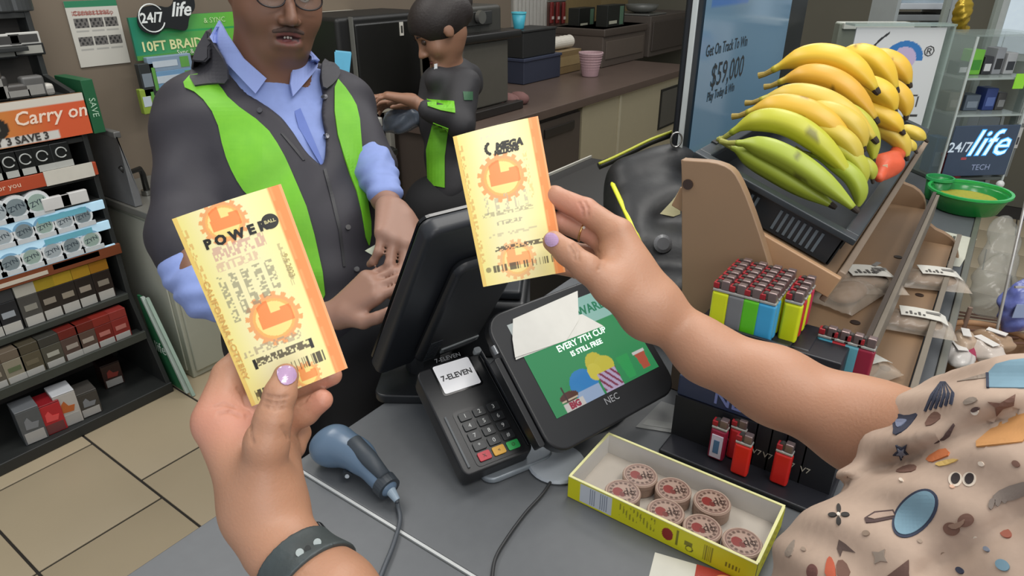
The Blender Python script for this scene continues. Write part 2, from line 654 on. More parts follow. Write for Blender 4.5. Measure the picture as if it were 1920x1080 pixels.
kn = PL(898, 32, 1, y + .03)
MB().cyl(kn, kn - np.array([0, .02, 0]), .028).build('knob', mat('#6b6a64', .3, metal=.5), cp, smooth=False)
bl = PL(858, 40, 1, y - .01)
MB().box(bl[0] - .012, bl[0] + .012, y + .03, y + .045, bl[2] - .05, bl[2] + .06).build('indicator_light', mat('#3a2bff', .4, emit=1.2), em, label='violet light strip')

# things standing on the back counter, left to right
def bbox_item(name, label, cat, x0, x1, yt, yb, dep, col, extra=None, rough=.6, group=None, base=.95, bevel=.006):
    xa, xb, y, zt = onback(x0, x1, yt, yb, base)
    t = thing(name, label, cat, ((xa + xb) / 2, y + dep / 2, base), group)
    MB().box(xa, xb, y, min(y + dep, 2.94), base + .001, zt).build('body', mat(col, rough), t, bevel=bevel)
    return t, (xa, xb, y, zt)


t, (xa, xb, y, zt) = bbox_item('storage_bin', 'navy plastic bin under the black box on the back counter', 'bin', 982, 1050, 112, 160, .22, '#2b3040')
MB().box(xa - .006, xb + .006, y - .006, y + .226, zt - .015, zt + .002).build('rim', mat('#343a4c', .5), t, bevel=.003)
nz = zt
t = thing('storage_box', 'black box stacked on the navy bin, blue cup on top', 'box', ((xa + xb) / 2, y + .1, nz))
z2 = PL(985, 62, 1, y)[2]
MB().box(xa + .005, xb - .05, y + .01, y + .2, nz + .003, z2).build('body', mat('#1f201f', .6), t, bevel=.005)
MB().box(xa, xb - .045, y + .005, y + .205, z2, z2 + .012).build('lid', mat('#262726', .5), t, bevel=.003)
t = thing('cup', 'small turquoise cup on top of the black box', 'cup', (xa + .09, y + .1, z2 + .012))
cx, cy = xa + .09, y + .1
MB(T((cx, cy, z2 + .0125))).lathe([(.028, 0), (.03, .004), (.042, .085), (.038, .085), (.027, .008), (.0, .008)], 20).build('cup_body', mat('#3fa3b8', .4), t, smooth=True)
MB(T((cx, cy, z2 + .0965))).lathe([(.036, 0), (.045, 0), (.045, .008), (.036, .008)], 20).build('rim', mat('#5fc3d3', .4), t)
t, (xa, xb, y, zt) = bbox_item('carton', 'brown cardboard carton in front of white cup stack on back counter', 'box', 1046, 1088, 100, 142, .16, '#75603f')
MB().box(xa + .02, xb - .02, y - .002, y, 1.0, zt - .03).build('label', mat('#8b7650', .7), t)
MB().box(xa, xb, y, y + .16, zt, zt + .003).build('flap', mat('#867150', .7), t)
xc, yc, zc = (xa + xb) / 2, y + .08, zt + .003
t = thing('paper_cup_stack', 'stack of white paper cups lying across the cardboard carton', 'cups', (xc, yc, zc))
pa = PL(1030, 95, 1, yc); 
for k in range(4):
    x_ = xc - .11 + k * .05
    MB().tube([(x_, yc, zc + .038), (x_ + .08, yc, zc + .045)], [.030, .040], 18).build('paper_cup', mat('#c9c3b6', .6), t, smooth=False)
t, (xa, xb, y, zt) = bbox_item('carton', 'small tan carton behind the pink basket on back counter', 'box', 1090, 1116, 80, 118, .14, '#8a744a')
MB().box(xa, xb, y - .001, y + .141, zt, zt + .006).build('lid', mat('#b7b0a0', .7), t)
t = thing('napkin_pack', 'white napkin pack sitting on the small tan carton', 'napkins', ((xa + xb) / 2, y + .07, zt + .0065))
MB().box(xa - .05, xb - .01, y + .0, y + .14, zt + .0065, zt + .045).build('wrap', mat('#cfcabd', .6), t, bevel=.012)
MB().box(xa - .04, xb - .02, y - .002, y + .001, zt + .016, zt + .035).build('label', mat('#b9b4aa', .6), t)
# pink basket
P = G(1106, 143)
t = thing('waste_basket', 'pale pink woven basket on the back counter', 'basket', P)
MB(T(P)).lathe([(.045, .001), (.05, .003), (.075, .14), (.071, .14), (.046, .008), (.0, .008)], 24).build('basket_body', mat('#a98a8e', .7), t)
rg = MB(T(P))
for k in range(8): rg.tube([(.0, 0, 0)], .001) if False else rg.lathe([(.047 + k * .0035, .012 + k * .016), (.052 + k * .0035, .016 + k * .016), (.048 + k * .0035, .020 + k * .016)], 24)
rg.build('weave', mat('#b89a9c', .7), t)
MB(T(P)).lathe([(.070, .137), (.078, .137), (.078, .146), (.070, .146)], 24).build('rim', mat('#c2a5a8', .6), t)
# two big brown appliances
t, (xa, xb, y, zt) = bbox_item('hot_drink_dispenser', 'large dark taupe dispenser behind the pink basket', 'dispenser', 1128, 1205, 56, 128, .4, '#51473f')
MB().box(xa - .004, xb + .004, y - .012, y + .4, zt - .05, zt).build('hood', mat('#463d36', .5), t, bevel=.008)
MB().box(xa + .04, xb - .04, y - .006, y, 1.0, zt - .08).build('front_panel', mat('#594f46', .5), t, bevel=.003)
zz, ya = zt, y
for k, (u0, u1, lab) in enumerate(((1085, 1112, 'black tea box with green strip, nearer the red pouches'), (1138, 1168, 'black tea box with green strip, on top of the taupe dispenser'))):
    if k == 0:
        P = PL(1085, 56, 1, 2.55); Q = PL(1114, 50, 1, 2.55); z0 = P[2]
        sh = MB().box(P[0] - .06, P[0] + .6, 2.5, 2.949, z0 - .03, z0).build('wall_ledge', mat('#4c4238', .6), None, bevel=.003)
        tag(sh, 'narrow brown wall ledge behind the taupe dispenser', 'shelf')
    else:
        P = PL(1138, 53, 1, ya + .05); Q = PL(1170, 45, 1, ya + .05); z0 = zz
    t = thing('tea_box', lab, 'box', ((P[0] + Q[0]) / 2, P[1] + .05, z0), 'black tea boxes at the back')
    w = Q[0] - P[0]
    MB().box(P[0], Q[0], P[1], P[1] + .09, z0 + .001, z0 + .14).build('carton', mat('#191b17', .5), t, bevel=.003)
    MB().box(Q[0] - w * .3, Q[0] - w * .08, P[1] - .001, P[1], z0 + .01, z0 + .13).build('label', mat('#4e6a55', .5), t)
    MB().box(P[0] + w * .1, P[0] + w * .55, P[1] - .001, P[1], z0 + .02, z0 + .04).build('print', mat('#a8a795', .5), t)
t, (xa, xb, y, zt) = bbox_item('microwave', 'dark brown boxy appliance at right end of the back counter', 'appliance', 1215, 1290, 32, 108, .45, '#4c443d')
MB().box(xa + .03, xb - .12, y - .012, y, .99, zt - .04).build('door', mat('#403934', .4), t, bevel=.004)
MB().box(xb - .10, xb - .02, y - .006, y, .99, zt - .04).build('control_panel', mat('#37312c', .4), t, bevel=.003)
MB().cyl((xb - .115, y - .03, 1.03), (xb - .115, y - .03, zt - .08), .008).build('handle', mat('#77716a', .3, metal=.6), t)
z0 = zt
t = thing('steel_tray', 'grey steel tray on top of the dark brown boxy appliance', 'tray', (xa + .15, y + .15, z0))
MB().box(xa - .0, xa + .32, y + .02, y + .3, z0 + .001, z0 + .012).build('tray_base', mat('#7b7b76', .35, metal=.5), t, bevel=.004)
MB(T((xa + .16, y + .16, z0 + .012))).lathe([(.05, 0), (.11, .02), (.13, .06), (.125, .06), (.10, .02), (.0, .008)], 24).build('bowl', mat('#5f605b', .4), t, smooth=True)
# pink cloth beside coffee machine
P = G(955, 205)
cl = MB()
for k in range(5):
    cl.ell((P[0] + .05 * k - .05, P[1] + .05 + .02 * (k % 2), .975), (.05, .06, .028 + .008 * (k % 3)), 12)
tag(cl.build('cleaning_cloth', mat('#7a5652', .8), smooth=True), 'crumpled dull pink cloth on back counter beside the coffee machine', 'cloth')

# wall dressing at the back: white louvred panel, beige board, red pouches
lv = thing('louvre_panel', 'white vertical slatted panel on the wall above the navy bin', 'panel', (3.4, 2.94, 1.1))
y = 2.93
x0, x1 = PL(962, 40, 1, y)[0], PL(1024, 40, 1, y)[0]
MB().box(x0, x1, y + .004, y + .019, 1.0, 1.9).build('backing', mat('#8f8c84', .6), lv)
n = 9; w = (x1 - x0) / n
for k in range(n):
    MB().box(x0 + k * w + .004, x0 + (k + 1) * w - .006, y - .012, y + .004, 1.0, 1.9).build('slat', mat('#b5b2aa', .5), lv, bevel=.002)
bd = thing('wall_board', 'yellowish beige board on the wall behind the taupe dispenser', 'board', (4.0, 2.94, 1.2))
xa, xb = PL(1062, 40, 1, y)[0], PL(1172, 20, 1, y)[0]
MB().box(xa, (xa + xb) / 2 + .05, y, y + .019, 1.0, 2.0).build('panel', mat('#7d6a45', .6), bd, bevel=.002)
MB().box((xa + xb) / 2 + .056, xb + .3, y, y + .019, 1.0, 2.0).build('panel', mat('#82704c', .6), bd, bevel=.002)
for k in range(3):
    P = PL(1036 + k * 11, 4, 1, 2.86); q = PL(1036 + k * 11, 44, 1, 2.86)
    t = thing('hanging_pouch', 'red snack pouch on wall hook, %s of the three' % nth(k, 3), 'pouch', (P[0], 2.87, q[2]), 'red pouches hanging on the back wall')
    MB().box(P[0] - .018, P[0] + .018, 2.855, 2.875, q[2], P[2]).build('pouch', mat('#6e1f1c', .5), t, bevel=.007)
    MB().box(P[0] - .012, P[0] + .012, 2.850, 2.855, q[2] + .03, q[2] + .05).build('label', mat('#c9b8b0', .5), t)
    MB().tube([(P[0], 2.95, P[2] + .03), (P[0], 2.865, P[2] + .03), (P[0], 2.862, P[2] + .04)], .002, 6).build('hook', mat('#999999', .3, metal=.8), t)
t = thing('scarf_rack', 'dull dark maroon strip hanging at wall left of the beige board', 'cloth', (PL(1030, 50, 1, 2.9)[0], 2.9, 1.1))
P, q = PL(1029, 4, 1, 2.9), PL(1058, 62, 1, 2.9)
MB().box(P[0], q[0], 2.895, 2.915, q[2], P[2]).build('cloth', mat('#5a3a32', .8), t, bevel=.006)
MB().box(P[0], q[0], 2.89, 2.92, P[2], P[2] + .01).build('rod', mat('#8a8a84', .4, metal=.5), t)

# white bracket shelf, light wall panel, posts, sticky note, black cabinet
y = 2.78
A, B = PL(590, 33, 1, y), PL(697, 21, 1, y)
t = thing('wall_shelf', 'thin white shelf board on brackets behind the man', 'shelf', ((A[0] + B[0]) / 2, 2.86, A[2]))
MB().box(A[0] - .2, B[0], y, 2.949, A[2] - .012, A[2] + .012).build('board', mat('#c9c6b8', .5), t, bevel=.003)
for xx in (PL(630, 35, 1, y)[0], PL(668, 30, 1, y)[0]):
    MB().prism([(2.949, A[2] - .012), (y + .03, A[2] - .012), (2.949, A[2] - .15)], xx - .006, xx + .006, 'x').build('bracket', mat('#a6a498', .5), t)
t = thing('wall_panel', 'pale grey green panel on the wall under the white shelf', 'panel', (A[0], 2.93, .9))
q0, q1 = PL(545, 60, 1, 2.93), PL(648, 60, 1, 2.93)
MB().box(q0[0], q1[0], 2.925, 2.949, .85, A[2] - .02).build('board', mat('#8f8e80', .6), t, bevel=.003)
MB().box(q1[0] - .02, q1[0], 2.905, 2.925, .85, A[2] - .02).build('post', mat('#a9a899', .5), t, bevel=.002)
P = PL(643, 118, 1, 2.6)
t = thing('sticky_note', 'bright blue paper note hanging at the black cabinet edge', 'note', P)
MB().box(P[0] - .045, P[0] + .045, 2.36, 2.363, P[2] - .06, P[2] + .045).build('note', mat('#3f93b4', .6), t) if False else None
y = 2.38
P = PL(642, 118, 1, y)
MB().quadslab([D(627, 97, 2.36), D(629, 141, 2.36), D(655, 137, 2.36), D(659, 100, 2.36)], .002).build('note', mat('#4796b5', .6), t)
MB().quadslab([D(629, 94, 2.362), D(629, 98, 2.362), D(658, 101, 2.362), D(658, 97, 2.362)], .006).build('adhesive_strip', mat('#5ea6c2', .6), t)
A, B = PL(645, 120, 1, y), PL(835, 60, 1, y)
zt = PL(660, 32, 1, y)[2]
t = thing('oven_cabinet', 'tall black cabinet with small white sticker behind the woman', 'cabinet', ((A[0] + B[0]) / 2, 2.6, 0))
MB().box(A[0], 2.69, y + .02, 2.76, 0, zt).build('body', mat('#191917', .5), t, bevel=.02)
MB().box(A[0] + .085, 2.68, y, y + .02, .2, zt - .03).build('door', mat('#1e1e1c', .35), t, bevel=.01)
MB().box(A[0] + .068, A[0] + .075, y - .002, y + .02, .2, zt).build('trim', mat('#6a6a64', .4), t)
P = PL(753, 54, 1, y - .002)
st = MB().box(P[0] - .012, P[0] + .012, y - .003, y, P[2] - .03, P[2] + .03).build('sticker', mat('#d2cfc4', .5), t)
MB().box(P[0] - .006, P[0] + .006, y - .0038, y - .003, P[2] - .018, P[2] + .014).build('print', mat('#3a3a36', .5), st)

# white work table by the woman, its leg, clear bag, bottle, black bins below
zt = 1.02
q = [G(676, 184, zt), G(684, 208, zt), G(750, 192, zt), G(730, 178, zt)]
t = thing('work_table', 'small white topped stand the woman leans on', 'table', (q[0] + q[2]) / 2 * np.array([1, 1, 0]))
MB().quadslab(q, .028).build('tabletop', mat('#bdb8a6', .4), t, bevel=.003)
lg = G(728, 198, zt)
MB().box(lg[0] - .015, lg[0] + .015, lg[1] - .012, lg[1] + .018, 0, zt - .03).build('leg', mat('#8f8d84', .5), t, bevel=.003)
lg2 = G(700, 192, zt)
MB().box(lg2[0] - .012, lg2[0] + .012, lg2[1] - .0, lg2[1] + .03, 0, zt - .03).build('leg', mat('#6f6d66', .5), t, bevel=.003)
t = thing('storage_crate', 'black plastic crate stack left of the woman', 'crate', (1.62, 1.95, 0))
P0, P1 = D(712, 300, 2.35), D(798, 270, 2.35)
cxx = (P0 + P1) / 2
MB().box(cxx[0] - .28, cxx[0] - .05, cxx[1] - .0, cxx[1] + .24, 0, .45).build('crate', mat('#171715', .5), t, bevel=.01)
MB().box(cxx[0] - .29, cxx[0] - .04, cxx[1] - .01, cxx[1] + .25, .45, cxx[2] + .03).build('crate', mat('#22221f', .5), t, bevel=.01)
MB().box(cxx[0] - .295, cxx[0] - .035, cxx[1] - .015, cxx[1] + .255, cxx[2] + .0, cxx[2] + .022).build('rim', mat('#2c2c28', .5), t, bevel=.005)
ztop = cxx[2] + .03
P = D(753, 285, 2.33)
P = np.array([cxx[0] - .08, cxx[1] + .03, ztop])
t = thing('bottle', 'small dark bottle with white cap on the black crate', 'bottle', P)
MB(T(P)).lathe([(.02, .001), (.024, .006), (.024, .05), (.012, .065), (.012, .072), (.0, .072)], 16).build('bottle_body', mat('#20201e', .3), t, smooth=True)
MB(T(P)).lathe([(.016, .072), (.017, .074), (.017, .098), (.014, .1), (.0, .1)], 16).build('cap', mat('#dcdad2', .4), t)
bagp = []
c = D(755, 226, 2.33)
t = thing('plastic_bag', 'clear bluish plastic bag held below the white stand by woman', 'bag', c - np.array([0, 0, .06]))
pr = [elli(c, (.055, .05, .04), k=.03), cone((D(735, 232, 2.33), .03), (D(775, 215, 2.32), .035), .03), cone((D(725, 240, 2.33), .015), (D(745, 228, 2.33), .03), .02),
      cone((D(780, 225, 2.3), .02), (D(770, 205, 2.28), .012), .02)]
def crumple(P, d, s=70, a=.004):
    return d + a * (np.sin(P[:, 0] * s + 2 * np.sin(P[:, 2] * s * .7)) * np.sin(P[:, 1] * s * 1.1 + P[:, 2] * s))
organic('bag_film', pr, c - .14, c + .14, .004, mat('#66707e', .25, alpha=.75, bump=.5, scale=60), t, post=lambda P, d: crumple(P, d))

# ================================================================ POSTER AND HANGING DISPLAY ON THE LEFT WALL
y = 2.948
def ppix(x, yy): return PL(x, yy, 1, y - .003)
q = [ppix(158, 128), ppix(247, 115), ppix(213, -4), ppix(113, 6)]
x0, x1 = (q[0][0] + q[3][0]) / 2, (q[1][0] + q[2][0]) / 2
z0, z1 = (q[0][2] + q[1][2]) / 2, (q[2][2] + q[3][2]) / 2
W_, H_ = x1 - x0, z1 - z0
def poster(u, v):
    C = paint(u, v, '#c5c2b8'); a, b = u / W_, v / H_
    put(C, b > .90, '#2c7a56')
    put(C, rect(a, b, .1, .8, .78, .85) & (np.sin(a * 90) + np.sin(b * 160) > -.3), '#a8786e')
    for i in range(3):
        for j in range(2):
            m = rect(a, b, .1 + i * .29, .36 + i * .29, .60 - j * .28, .74 - j * .28)
            put(C, m, '#6b6864')
            put(C, m & (np.sin(a * 70 + i) * np.sin(b * 60 + j * 2) > .2), '#2e2d2d')
            put(C, rect(a, b, .1 + i * .29, .34 + i * .29, .53 - j * .28, .56 - j * .28), '#a5a39c')
    return C
t = thing('notice_poster', 'white notice with six small photos and green top on the brown wall', 'poster', (x0, y, z0))
panel('sheet', W_, H_, 70, 110, poster, axes((x0, y - .004, z0), (1, 0, 0), (0, 0, 1)), t)
MB().box(x0, x1, y - .0038, y + .0, z0, z1).build('backing', mat('#b5b2a8', .6), t)
text('Current Lineup', .024, mat('#94564e', .6), t, axes(((x0 + x1) / 2, y - .0045, z0 + H_ * .815), (1, 0, 0), (0, 0, 1)))

# green charger display card
y = 2.86
q0, q1 = PL(246, 60, 1, y), PL(415, 30, 1, y)
zt = PL(300, 30, 1, y)[2]; zb = PL(300, 110, 1, y)[2]
t = thing('cable_display', 'bright green hanging card advertising braided cables, partly behind the man', 'display', (q0[0], y, zb))
W_, H_ = q1[0] + .12 - q0[0], zt - zb
def greencard(u, v):
    a, b = u / W_, v / H_
    base = np.outer(1 - a, lin('#1f7d62')) + np.outer(a, lin('#6fbf36'))
    C = base.copy()
    put(C, (b < .12), '#4e8d3a'); put(C, rect(a, b, .0, 1, .60, .63) & (a > .1), '#2e9a55')
    return C
panel('card', W_, H_, 60, 40, greencard, axes((q0[0], y, zb), (1, 0, 0), (0, 0, 1)), t)
MB().box(q0[0], q0[0] + W_, y + .001, y + .012, zb, zt).build('backing', mat('#2a6b4e', .6), t)
Mx = axes((q0[0], y - .002, zb), (1, 0, 0), (0, 0, 1))
text('10FT BRAIDED', .052, mat('#d8dca0', .6), t, Mx @ T((W_ * .36, H_ * .30, 0)), bold=.0012)
text('Sync & Charge', .028, mat('#d8dcc8', .6), t, Mx @ T((W_ * .48, H_ * .10, 0)))
text('& SYNC', .03, mat('#bfe0a0', .6), t, Mx @ T((W_ * .70, H_ * .82, 0)))
# black script badge
bp = PL(316, 32, 1, y - .02)
poly = smooth_poly([(-.135, -.04), (-.12, .035), (-.05, .05), (.02, .03), (.05, .085), (.12, .10), (.13, .03), (.09, .0), (.07, -.06), (.03, -.05), (-.03, -.035), (-.06, -.07)], 2)
Mb = axes(bp, (1, 0, 0), (0, 0, 1))
bg_ = MB(Mb).prism(poly.tolist(), -.006, 0).build('badge', mat('#171a1c', .5), t)
text('24/7', .052, mat('#dfe3e0', .6), bg_, Mb @ T((-.07, .0, .001)), bold=.0012)
text('life', .075, mat('#dfe3e0', .6), bg_, Mb @ T((.055, .025, .001)), bold=.0015, shear=.35)
MB(Mb).tube([(-.07 + .052 * math.cos(a), .052 * math.sin(a), .002) for a in np.linspace(.6, 5.9, 24)], .0025, 6).build('ring', mat('#dfe3e0', .6), bg_)
# packages hanging below it
for k, (px, py, col, w, h, lab) in enumerate(((320, 118, '#7f94a8', .19, .06, 'pale blue boxed charging cable under the green card'), (330, 146, '#6c93b4', .20, .07, 'blue boxed charger with green corner under the green card'), (281, 150, '#2c3030', .07, .13, 'black blister pack hanging left of the blue charger box'), (280, 190, '#8aa03c', .06, .10, 'yellow green pack lowest under the green card'))):
    P = PL(px, py, 1, y - .03)
    tt = thing('cable_pack', lab, 'package', P)
    MB().box(P[0] - w / 2, P[0] + w / 2, P[1], P[1] + .03, P[2] - h / 2, P[2] + h / 2).build('carton', mat(col, .45), tt, bevel=.004)
    MB().box(P[0] - w * .4, P[0] + w * .15, P[1] - .0012, P[1], P[2] - h * .2, P[2] + h * .2).build('label', mat('#b9c4cc' if k != 2 else '#77828a', .5), tt)
    MB().box(P[0] + w * .22, P[0] + w * .42, P[1] - .0012, P[1], P[2] - h * .35, P[2] + h * .35).build('print', mat('#5f9a48', .5), tt)

# ================================================================ TOBACCO RACK
RY = 2.62
def R_(x, yy): return PL(x, yy, 1, RY)
rk = thing('tobacco_rack', 'black gondola rack full of tobacco packs at the left', 'shelf rack', (.6, 2.75, 0))
M_RK = mat('#292b2a', .5)
X0, X1 = -.1, 1.06
MB().box(X0, X1, 2.88, 2.93, 0, 1.62).build('back_panel', mat('#3a3733', .6), rk)
MB().box(X0, X1 - .0, RY - .14, 2.88, 0, .045).build('base', M_RK, rk, bevel=.004)
for x in (X0, X1 - .02):
    MB().prism([(2.90, 0), (RY - .13, 0), (RY - .13, .05), (RY + .0, .42), (RY + .0, 1.20), (2.80, 1.24), (2.80, 1.6), (2.90, 1.6)], x, x + .018, 'x').build('side_panel', M_RK, rk, bevel=.002)
LV = [(.425, '#3a332f'), (.607, '#3a3431'), (.735, '#2a3340'), (.815, '#2a3340'), (.91, '#8e3c2a'), (1.045, '#232424'), (1.19, '#242424')]
for z, c in LV:
    MB().box(X0 + .02, X1 - .02, RY, 2.88, z - .018, z).build('shelf', M_RK, rk, bevel=.002)
MB().box(X0 + .02, X1 - .02, 2.80, 2.88, 1.43, 1.45).build('shelf', M_RK, rk, bevel=.002)
# strip fascias
def fascia(z0, z1, col, nm='price_rail', x0=X0 + .02, x1=X1 - .02, dy=.0, emit=0):
    return MB().box(x0, x1, RY - .012 - dy, RY - .0 - dy, z0, z1).build(nm, mat(col, .4, emit=emit), rk, bevel=.002)
fascia(.400, .425, '#3b3f3a')
o = fascia(.590, .640, '#6a3a26', 'promo_strip', label='orange brown promotional strip') if False else MB().box(X0 + .02, X1, RY - .014, RY, .592, .632).build('promo_strip', mat('#7a4024', .5), rk, bevel=.002, label='orange brown promotional strip')
MB().box(.62, .80, RY - .016, RY - .014, .602, .616).build('sticker', mat('#c9bfae', .5), o)
MB().box(.35, .56, RY - .022, RY - .014, .57, .632).build('sticker', mat('#a58a58', .5), o, label='tan card clipped on the strip')
o = MB().box(X0 + .02, X1 - .005, RY - .014, RY, .905, .952).build('promo_strip', mat('#b04a2c', .5), rk, bevel=.002, label='orange red promotional strip')
MB().box(.88, 1.04, RY - .018, RY - .014, .905, .955).build('sticker', mat('#cdc9bd', .5), o)
text('Made simply for you', .026, mat('#e8c9b0', .5), o, axes((.70, RY - .0145, .93), (1, 0, 0), (0, 0, 1)))
# carry on banner
z0, z1 = 1.055, 1.195
bn_w = 1.07 - .30
def banner(u, v):
    a, b = u / bn_w, v / .14
    C = np.outer(1 - np.clip(a * 1.6 - .4, 0, 1), lin('#b9a844')) + np.outer(np.clip(a * 1.6 - .4, 0, 1), lin('#cf5a34'))
    put(C, (b > .82), '#cfc8bb'); put(C, rect(a, b, .15, .50, .2, .72), '#6d7a4e')
    put(C, ((a - .60) / .08) ** 2 + ((b - .45) / .3) ** 2 < 1, '#26241f')
    put(C, ((a - .60) / .045) ** 2 + ((b - .45) / .17) ** 2 < 1, '#8a8c7c')
    put(C, rect(a, b, .5, .86, .02, .22), '#cfcdc6')
    return C
bn = panel('banner', bn_w, .14, 120, 30, banner, axes((.30, RY - .02, z0), (1, 0, 0), (0, 0, 1)), rk, label='orange and yellow promotional banner')
MB().box(X0 + .02, 1.07, RY - .019, RY - .004, z0, z1).build('banner_board', mat('#7b5a3a', .5), rk)
text('Carry on', .062, mat('#efd8c4', .5), bn, axes((.955, RY - .0215, z0 + .082), (1, 0, 0), (0, 0, 1)), shear=.2, bold=.0008)
text('BUY 3 SAVE 3', .034, mat('#3f3b38', .5), bn, axes((.83, RY - .0215, z0 + .018), (1, 0, 0), (0, 0, 1)), bold=.001)
MB().box(1.075, 1.115, RY - .02, 2.80, 1.05, 1.235).build('end_card', mat('#1f5a38', .5), rk, bevel=.002, label='green end card')
text('SAVE', .03, mat('#a9c9ae', .5), rk, axes((1.095, RY - .021, 1.14), (0, 0, -1), (1, 0, 0)))
# black tin cards row
for k, (px, py) in enumerate(((-14, 320), (16, 311), (47, 305), (78, 298), (113, 290))):
    P = R_(px, py)
    t = thing('snuff_card', 'black pouch card with ring emblem under the banner, %s' % nth(k, 5), 'package', (P[0], RY, .952), 'black cards under the orange banner')
    zc = 1.0
    MB().box(P[0] - .032, P[0] + .032, RY - .012, RY + .03, .953, 1.043).build('card', mat('#1b1d1c', .4), t, bevel=.006)
    MB().box(P[0] - .030, P[0] + .030, RY - .0135, RY - .012, .956, .978).build('label', mat('#b3b4ae', .5), t)
    MB().tube([(P[0] + .017 * math.cos(a), RY - .0135, 1.008 + .017 * math.sin(a)) for a in np.linspace(0, 5.6, 18)], .0022, 6).build('emblem', mat('#aeb1ad', .5), t)
# nicotine tins rows
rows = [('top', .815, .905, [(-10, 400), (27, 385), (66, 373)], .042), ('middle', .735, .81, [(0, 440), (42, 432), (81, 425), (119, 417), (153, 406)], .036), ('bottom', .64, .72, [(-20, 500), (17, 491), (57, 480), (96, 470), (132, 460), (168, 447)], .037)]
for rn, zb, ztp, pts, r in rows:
    MB().box(.46, 1.045, RY - .012, RY - .002, zb - .038, zb - .004).build('tin_rail', mat('#b8dcf0', .4, emit=.25), rk, bevel=.002, label='pale blue shelf strip')  # strip given a mild glow, as if the shelf were backlit
    text('ZYN', .028, mat('#1d4f86', .4), rk, axes((.62 if rn != 'top' else .60, RY - .0125, zb - .021), (1, 0, 0), (0, 0, 1)), bold=.001)
    MB().box(.82, .98, RY - .014, RY - .012, zb - .032, zb - .012).build('sticker', mat('#6fb6c9', .4), rk)
    for k, (px, py) in enumerate(pts):
        P = R_(px, py)
        x = P[0]; zc = zb + r
        t = thing('nicotine_tin', 'round white nicotine tin in the %s blue row, %s' % (rn, nth(k, len(pts))), 'tin', (x, RY, zb), 'round white tins on the rack')
        MB().tube([(x, RY + .02, zc), (x, RY - .006, zc), (x, RY - .012, zc)], [r, r, r * .95], 24).build('can', mat('#dde1e2', .35), t)
        MB().tube([(x, RY - .012, zc), (x, RY - .0135, zc)], [r * .72, r * .72], 20).build('lid', mat(['#a8b2b6', '#7f8c90', '#9bb0a6'][k % 3], .4), t)
        text('ZYN', r * .6, mat('#3a4650', .4), t, axes((x, RY - .0136, zc), (1, 0, .25), (0, 0, 1)))
        MB().box(x - r, x + r, RY - .016, RY - .012, zb - .004, zb + .012).build('price_tag', mat('#c9ced0', .5), t)
for k, (px) in enumerate((100, 136)):
    P = R_(px, 370)
    tag(MB().box(P[0] - .045, P[0] + .045, RY - .02, RY - .0, .82, .865).build('price_card', mat('#d3d2cf', .5), bevel=.003), 'blank white price card at right end of the top tin row, %s' % ('left one' if k == 0 else 'right one'), 'card')
MB().box(.44, .455, RY - .02, RY, .60, .91).build('divider', mat('#9fb9c8', .4), rk)
# cigarette packs
def pack(x, z, w, h, cols, lab, grp, y=None, tilt=0):
    yy = RY + .006 if y is None else y
    t = thing('cigarette_pack', lab, 'cigarettes', (x, yy, z), grp)
    M = T((x, yy, z), rx=-tilt)
    MB(M).box(-w / 2, w / 2, 0, .05, 0, h * .72).build('carton', mat(cols[0], .35), t, bevel=.002)
    MB(M).box(-w / 2, w / 2, 0, .05, h * .72 + .0008, h).build('flip_lid', mat(cols[1], .35), t, bevel=.002)
    MB(M).box(-w * .42, w * .42, -.002, 0, 0, h * .22).build('price_tag', mat('#b9b7b0', .5), t)
    MB(M).box(-w * .3, w * .3, -.0012, 0, h * .36, h * .5).build('emblem', mat(cols[2], .4), t)
    return t
yel = [(8, 566, '#26282c', '#3b3d40', '#9aa0a6'), (51, 553, '#4c4b48', '#b9b7ac', '#8c8a80'), (85, 536, '#2a2522', '#a8902a', '#8d8578'), (121, 528, '#2a2522', '#b8982c', '#938a7a'), (153, 515, '#27211f', '#b58d28', '#9a9083'), (187, 502, '#2a211e', '#a87520', '#8d8578')]
for k, (px, py, c0, c1, c2) in enumerate([(-28, 580, '#26282c', '#b09a3a', '#8a8a80')] + yel):
    x = R_(px, py)[0]
    w_ = ['dark pack cut off by the picture edge', 'black and silver pack at the left', 'silver white pack beside the yellow lidded ones', 'yellow lidded black pack next to the silver one', 'second yellow lidded black pack from the silver one', 'third yellow lidded black pack from the silver one', 'orange lidded dark pack at the right end'][k]
    pack(x, .426, .066, .158, (c0, c1, c2), w_ + ' in the upper pack row', 'packs in the upper row of the rack')
red = [(-22, 676, '#5c564c', '#6a5a4c', '#999080'), (17, 664, '#8d8674', '#6a5e50', '#5e6a4c'), (51, 651, '#57503f', '#4a4436', '#6b6350'), (91, 638, '#4e4c42', '#3b3a35', '#a9a89c'), (128, 626, '#54423c', '#6b221c', '#a0968c'), (157, 611, '#58463e', '#6a2018', '#a59a8e'), (189, 600, '#74221c', '#862a22', '#b8736a'), (219, 587, '#862a26', '#8f332e', '#b8736a')]
MB().box(X0 + .02, X1 - .02, RY - .06, RY + .0, .245, .262).build('shelf', M_RK, rk, bevel=.002)
MB().box(X0 + .02, X1 - .02, RY - .075, RY - .06, .240, .275).build('price_rail', mat('#3b3f3a', .4), rk, bevel=.002)
for k, (px, py, c0, c1, c2) in enumerate(red):
    x = PL(px, py, 1, RY - .045)[0]
    lab = ['brown pack cut off by the picture edge', 'cream and green pack', 'olive brown pack', 'grey pack with white emblem', 'brown pack with red lid left of its twin', 'brown pack with red lid right of its twin', 'all red pack left of its twin', 'all red pack at the right end'][k]
    pack(x, .263, .066, .125, (c0, c1, c2), lab + ' in the lower pack row', 'packs in the lower row of the rack', y=RY - .045)
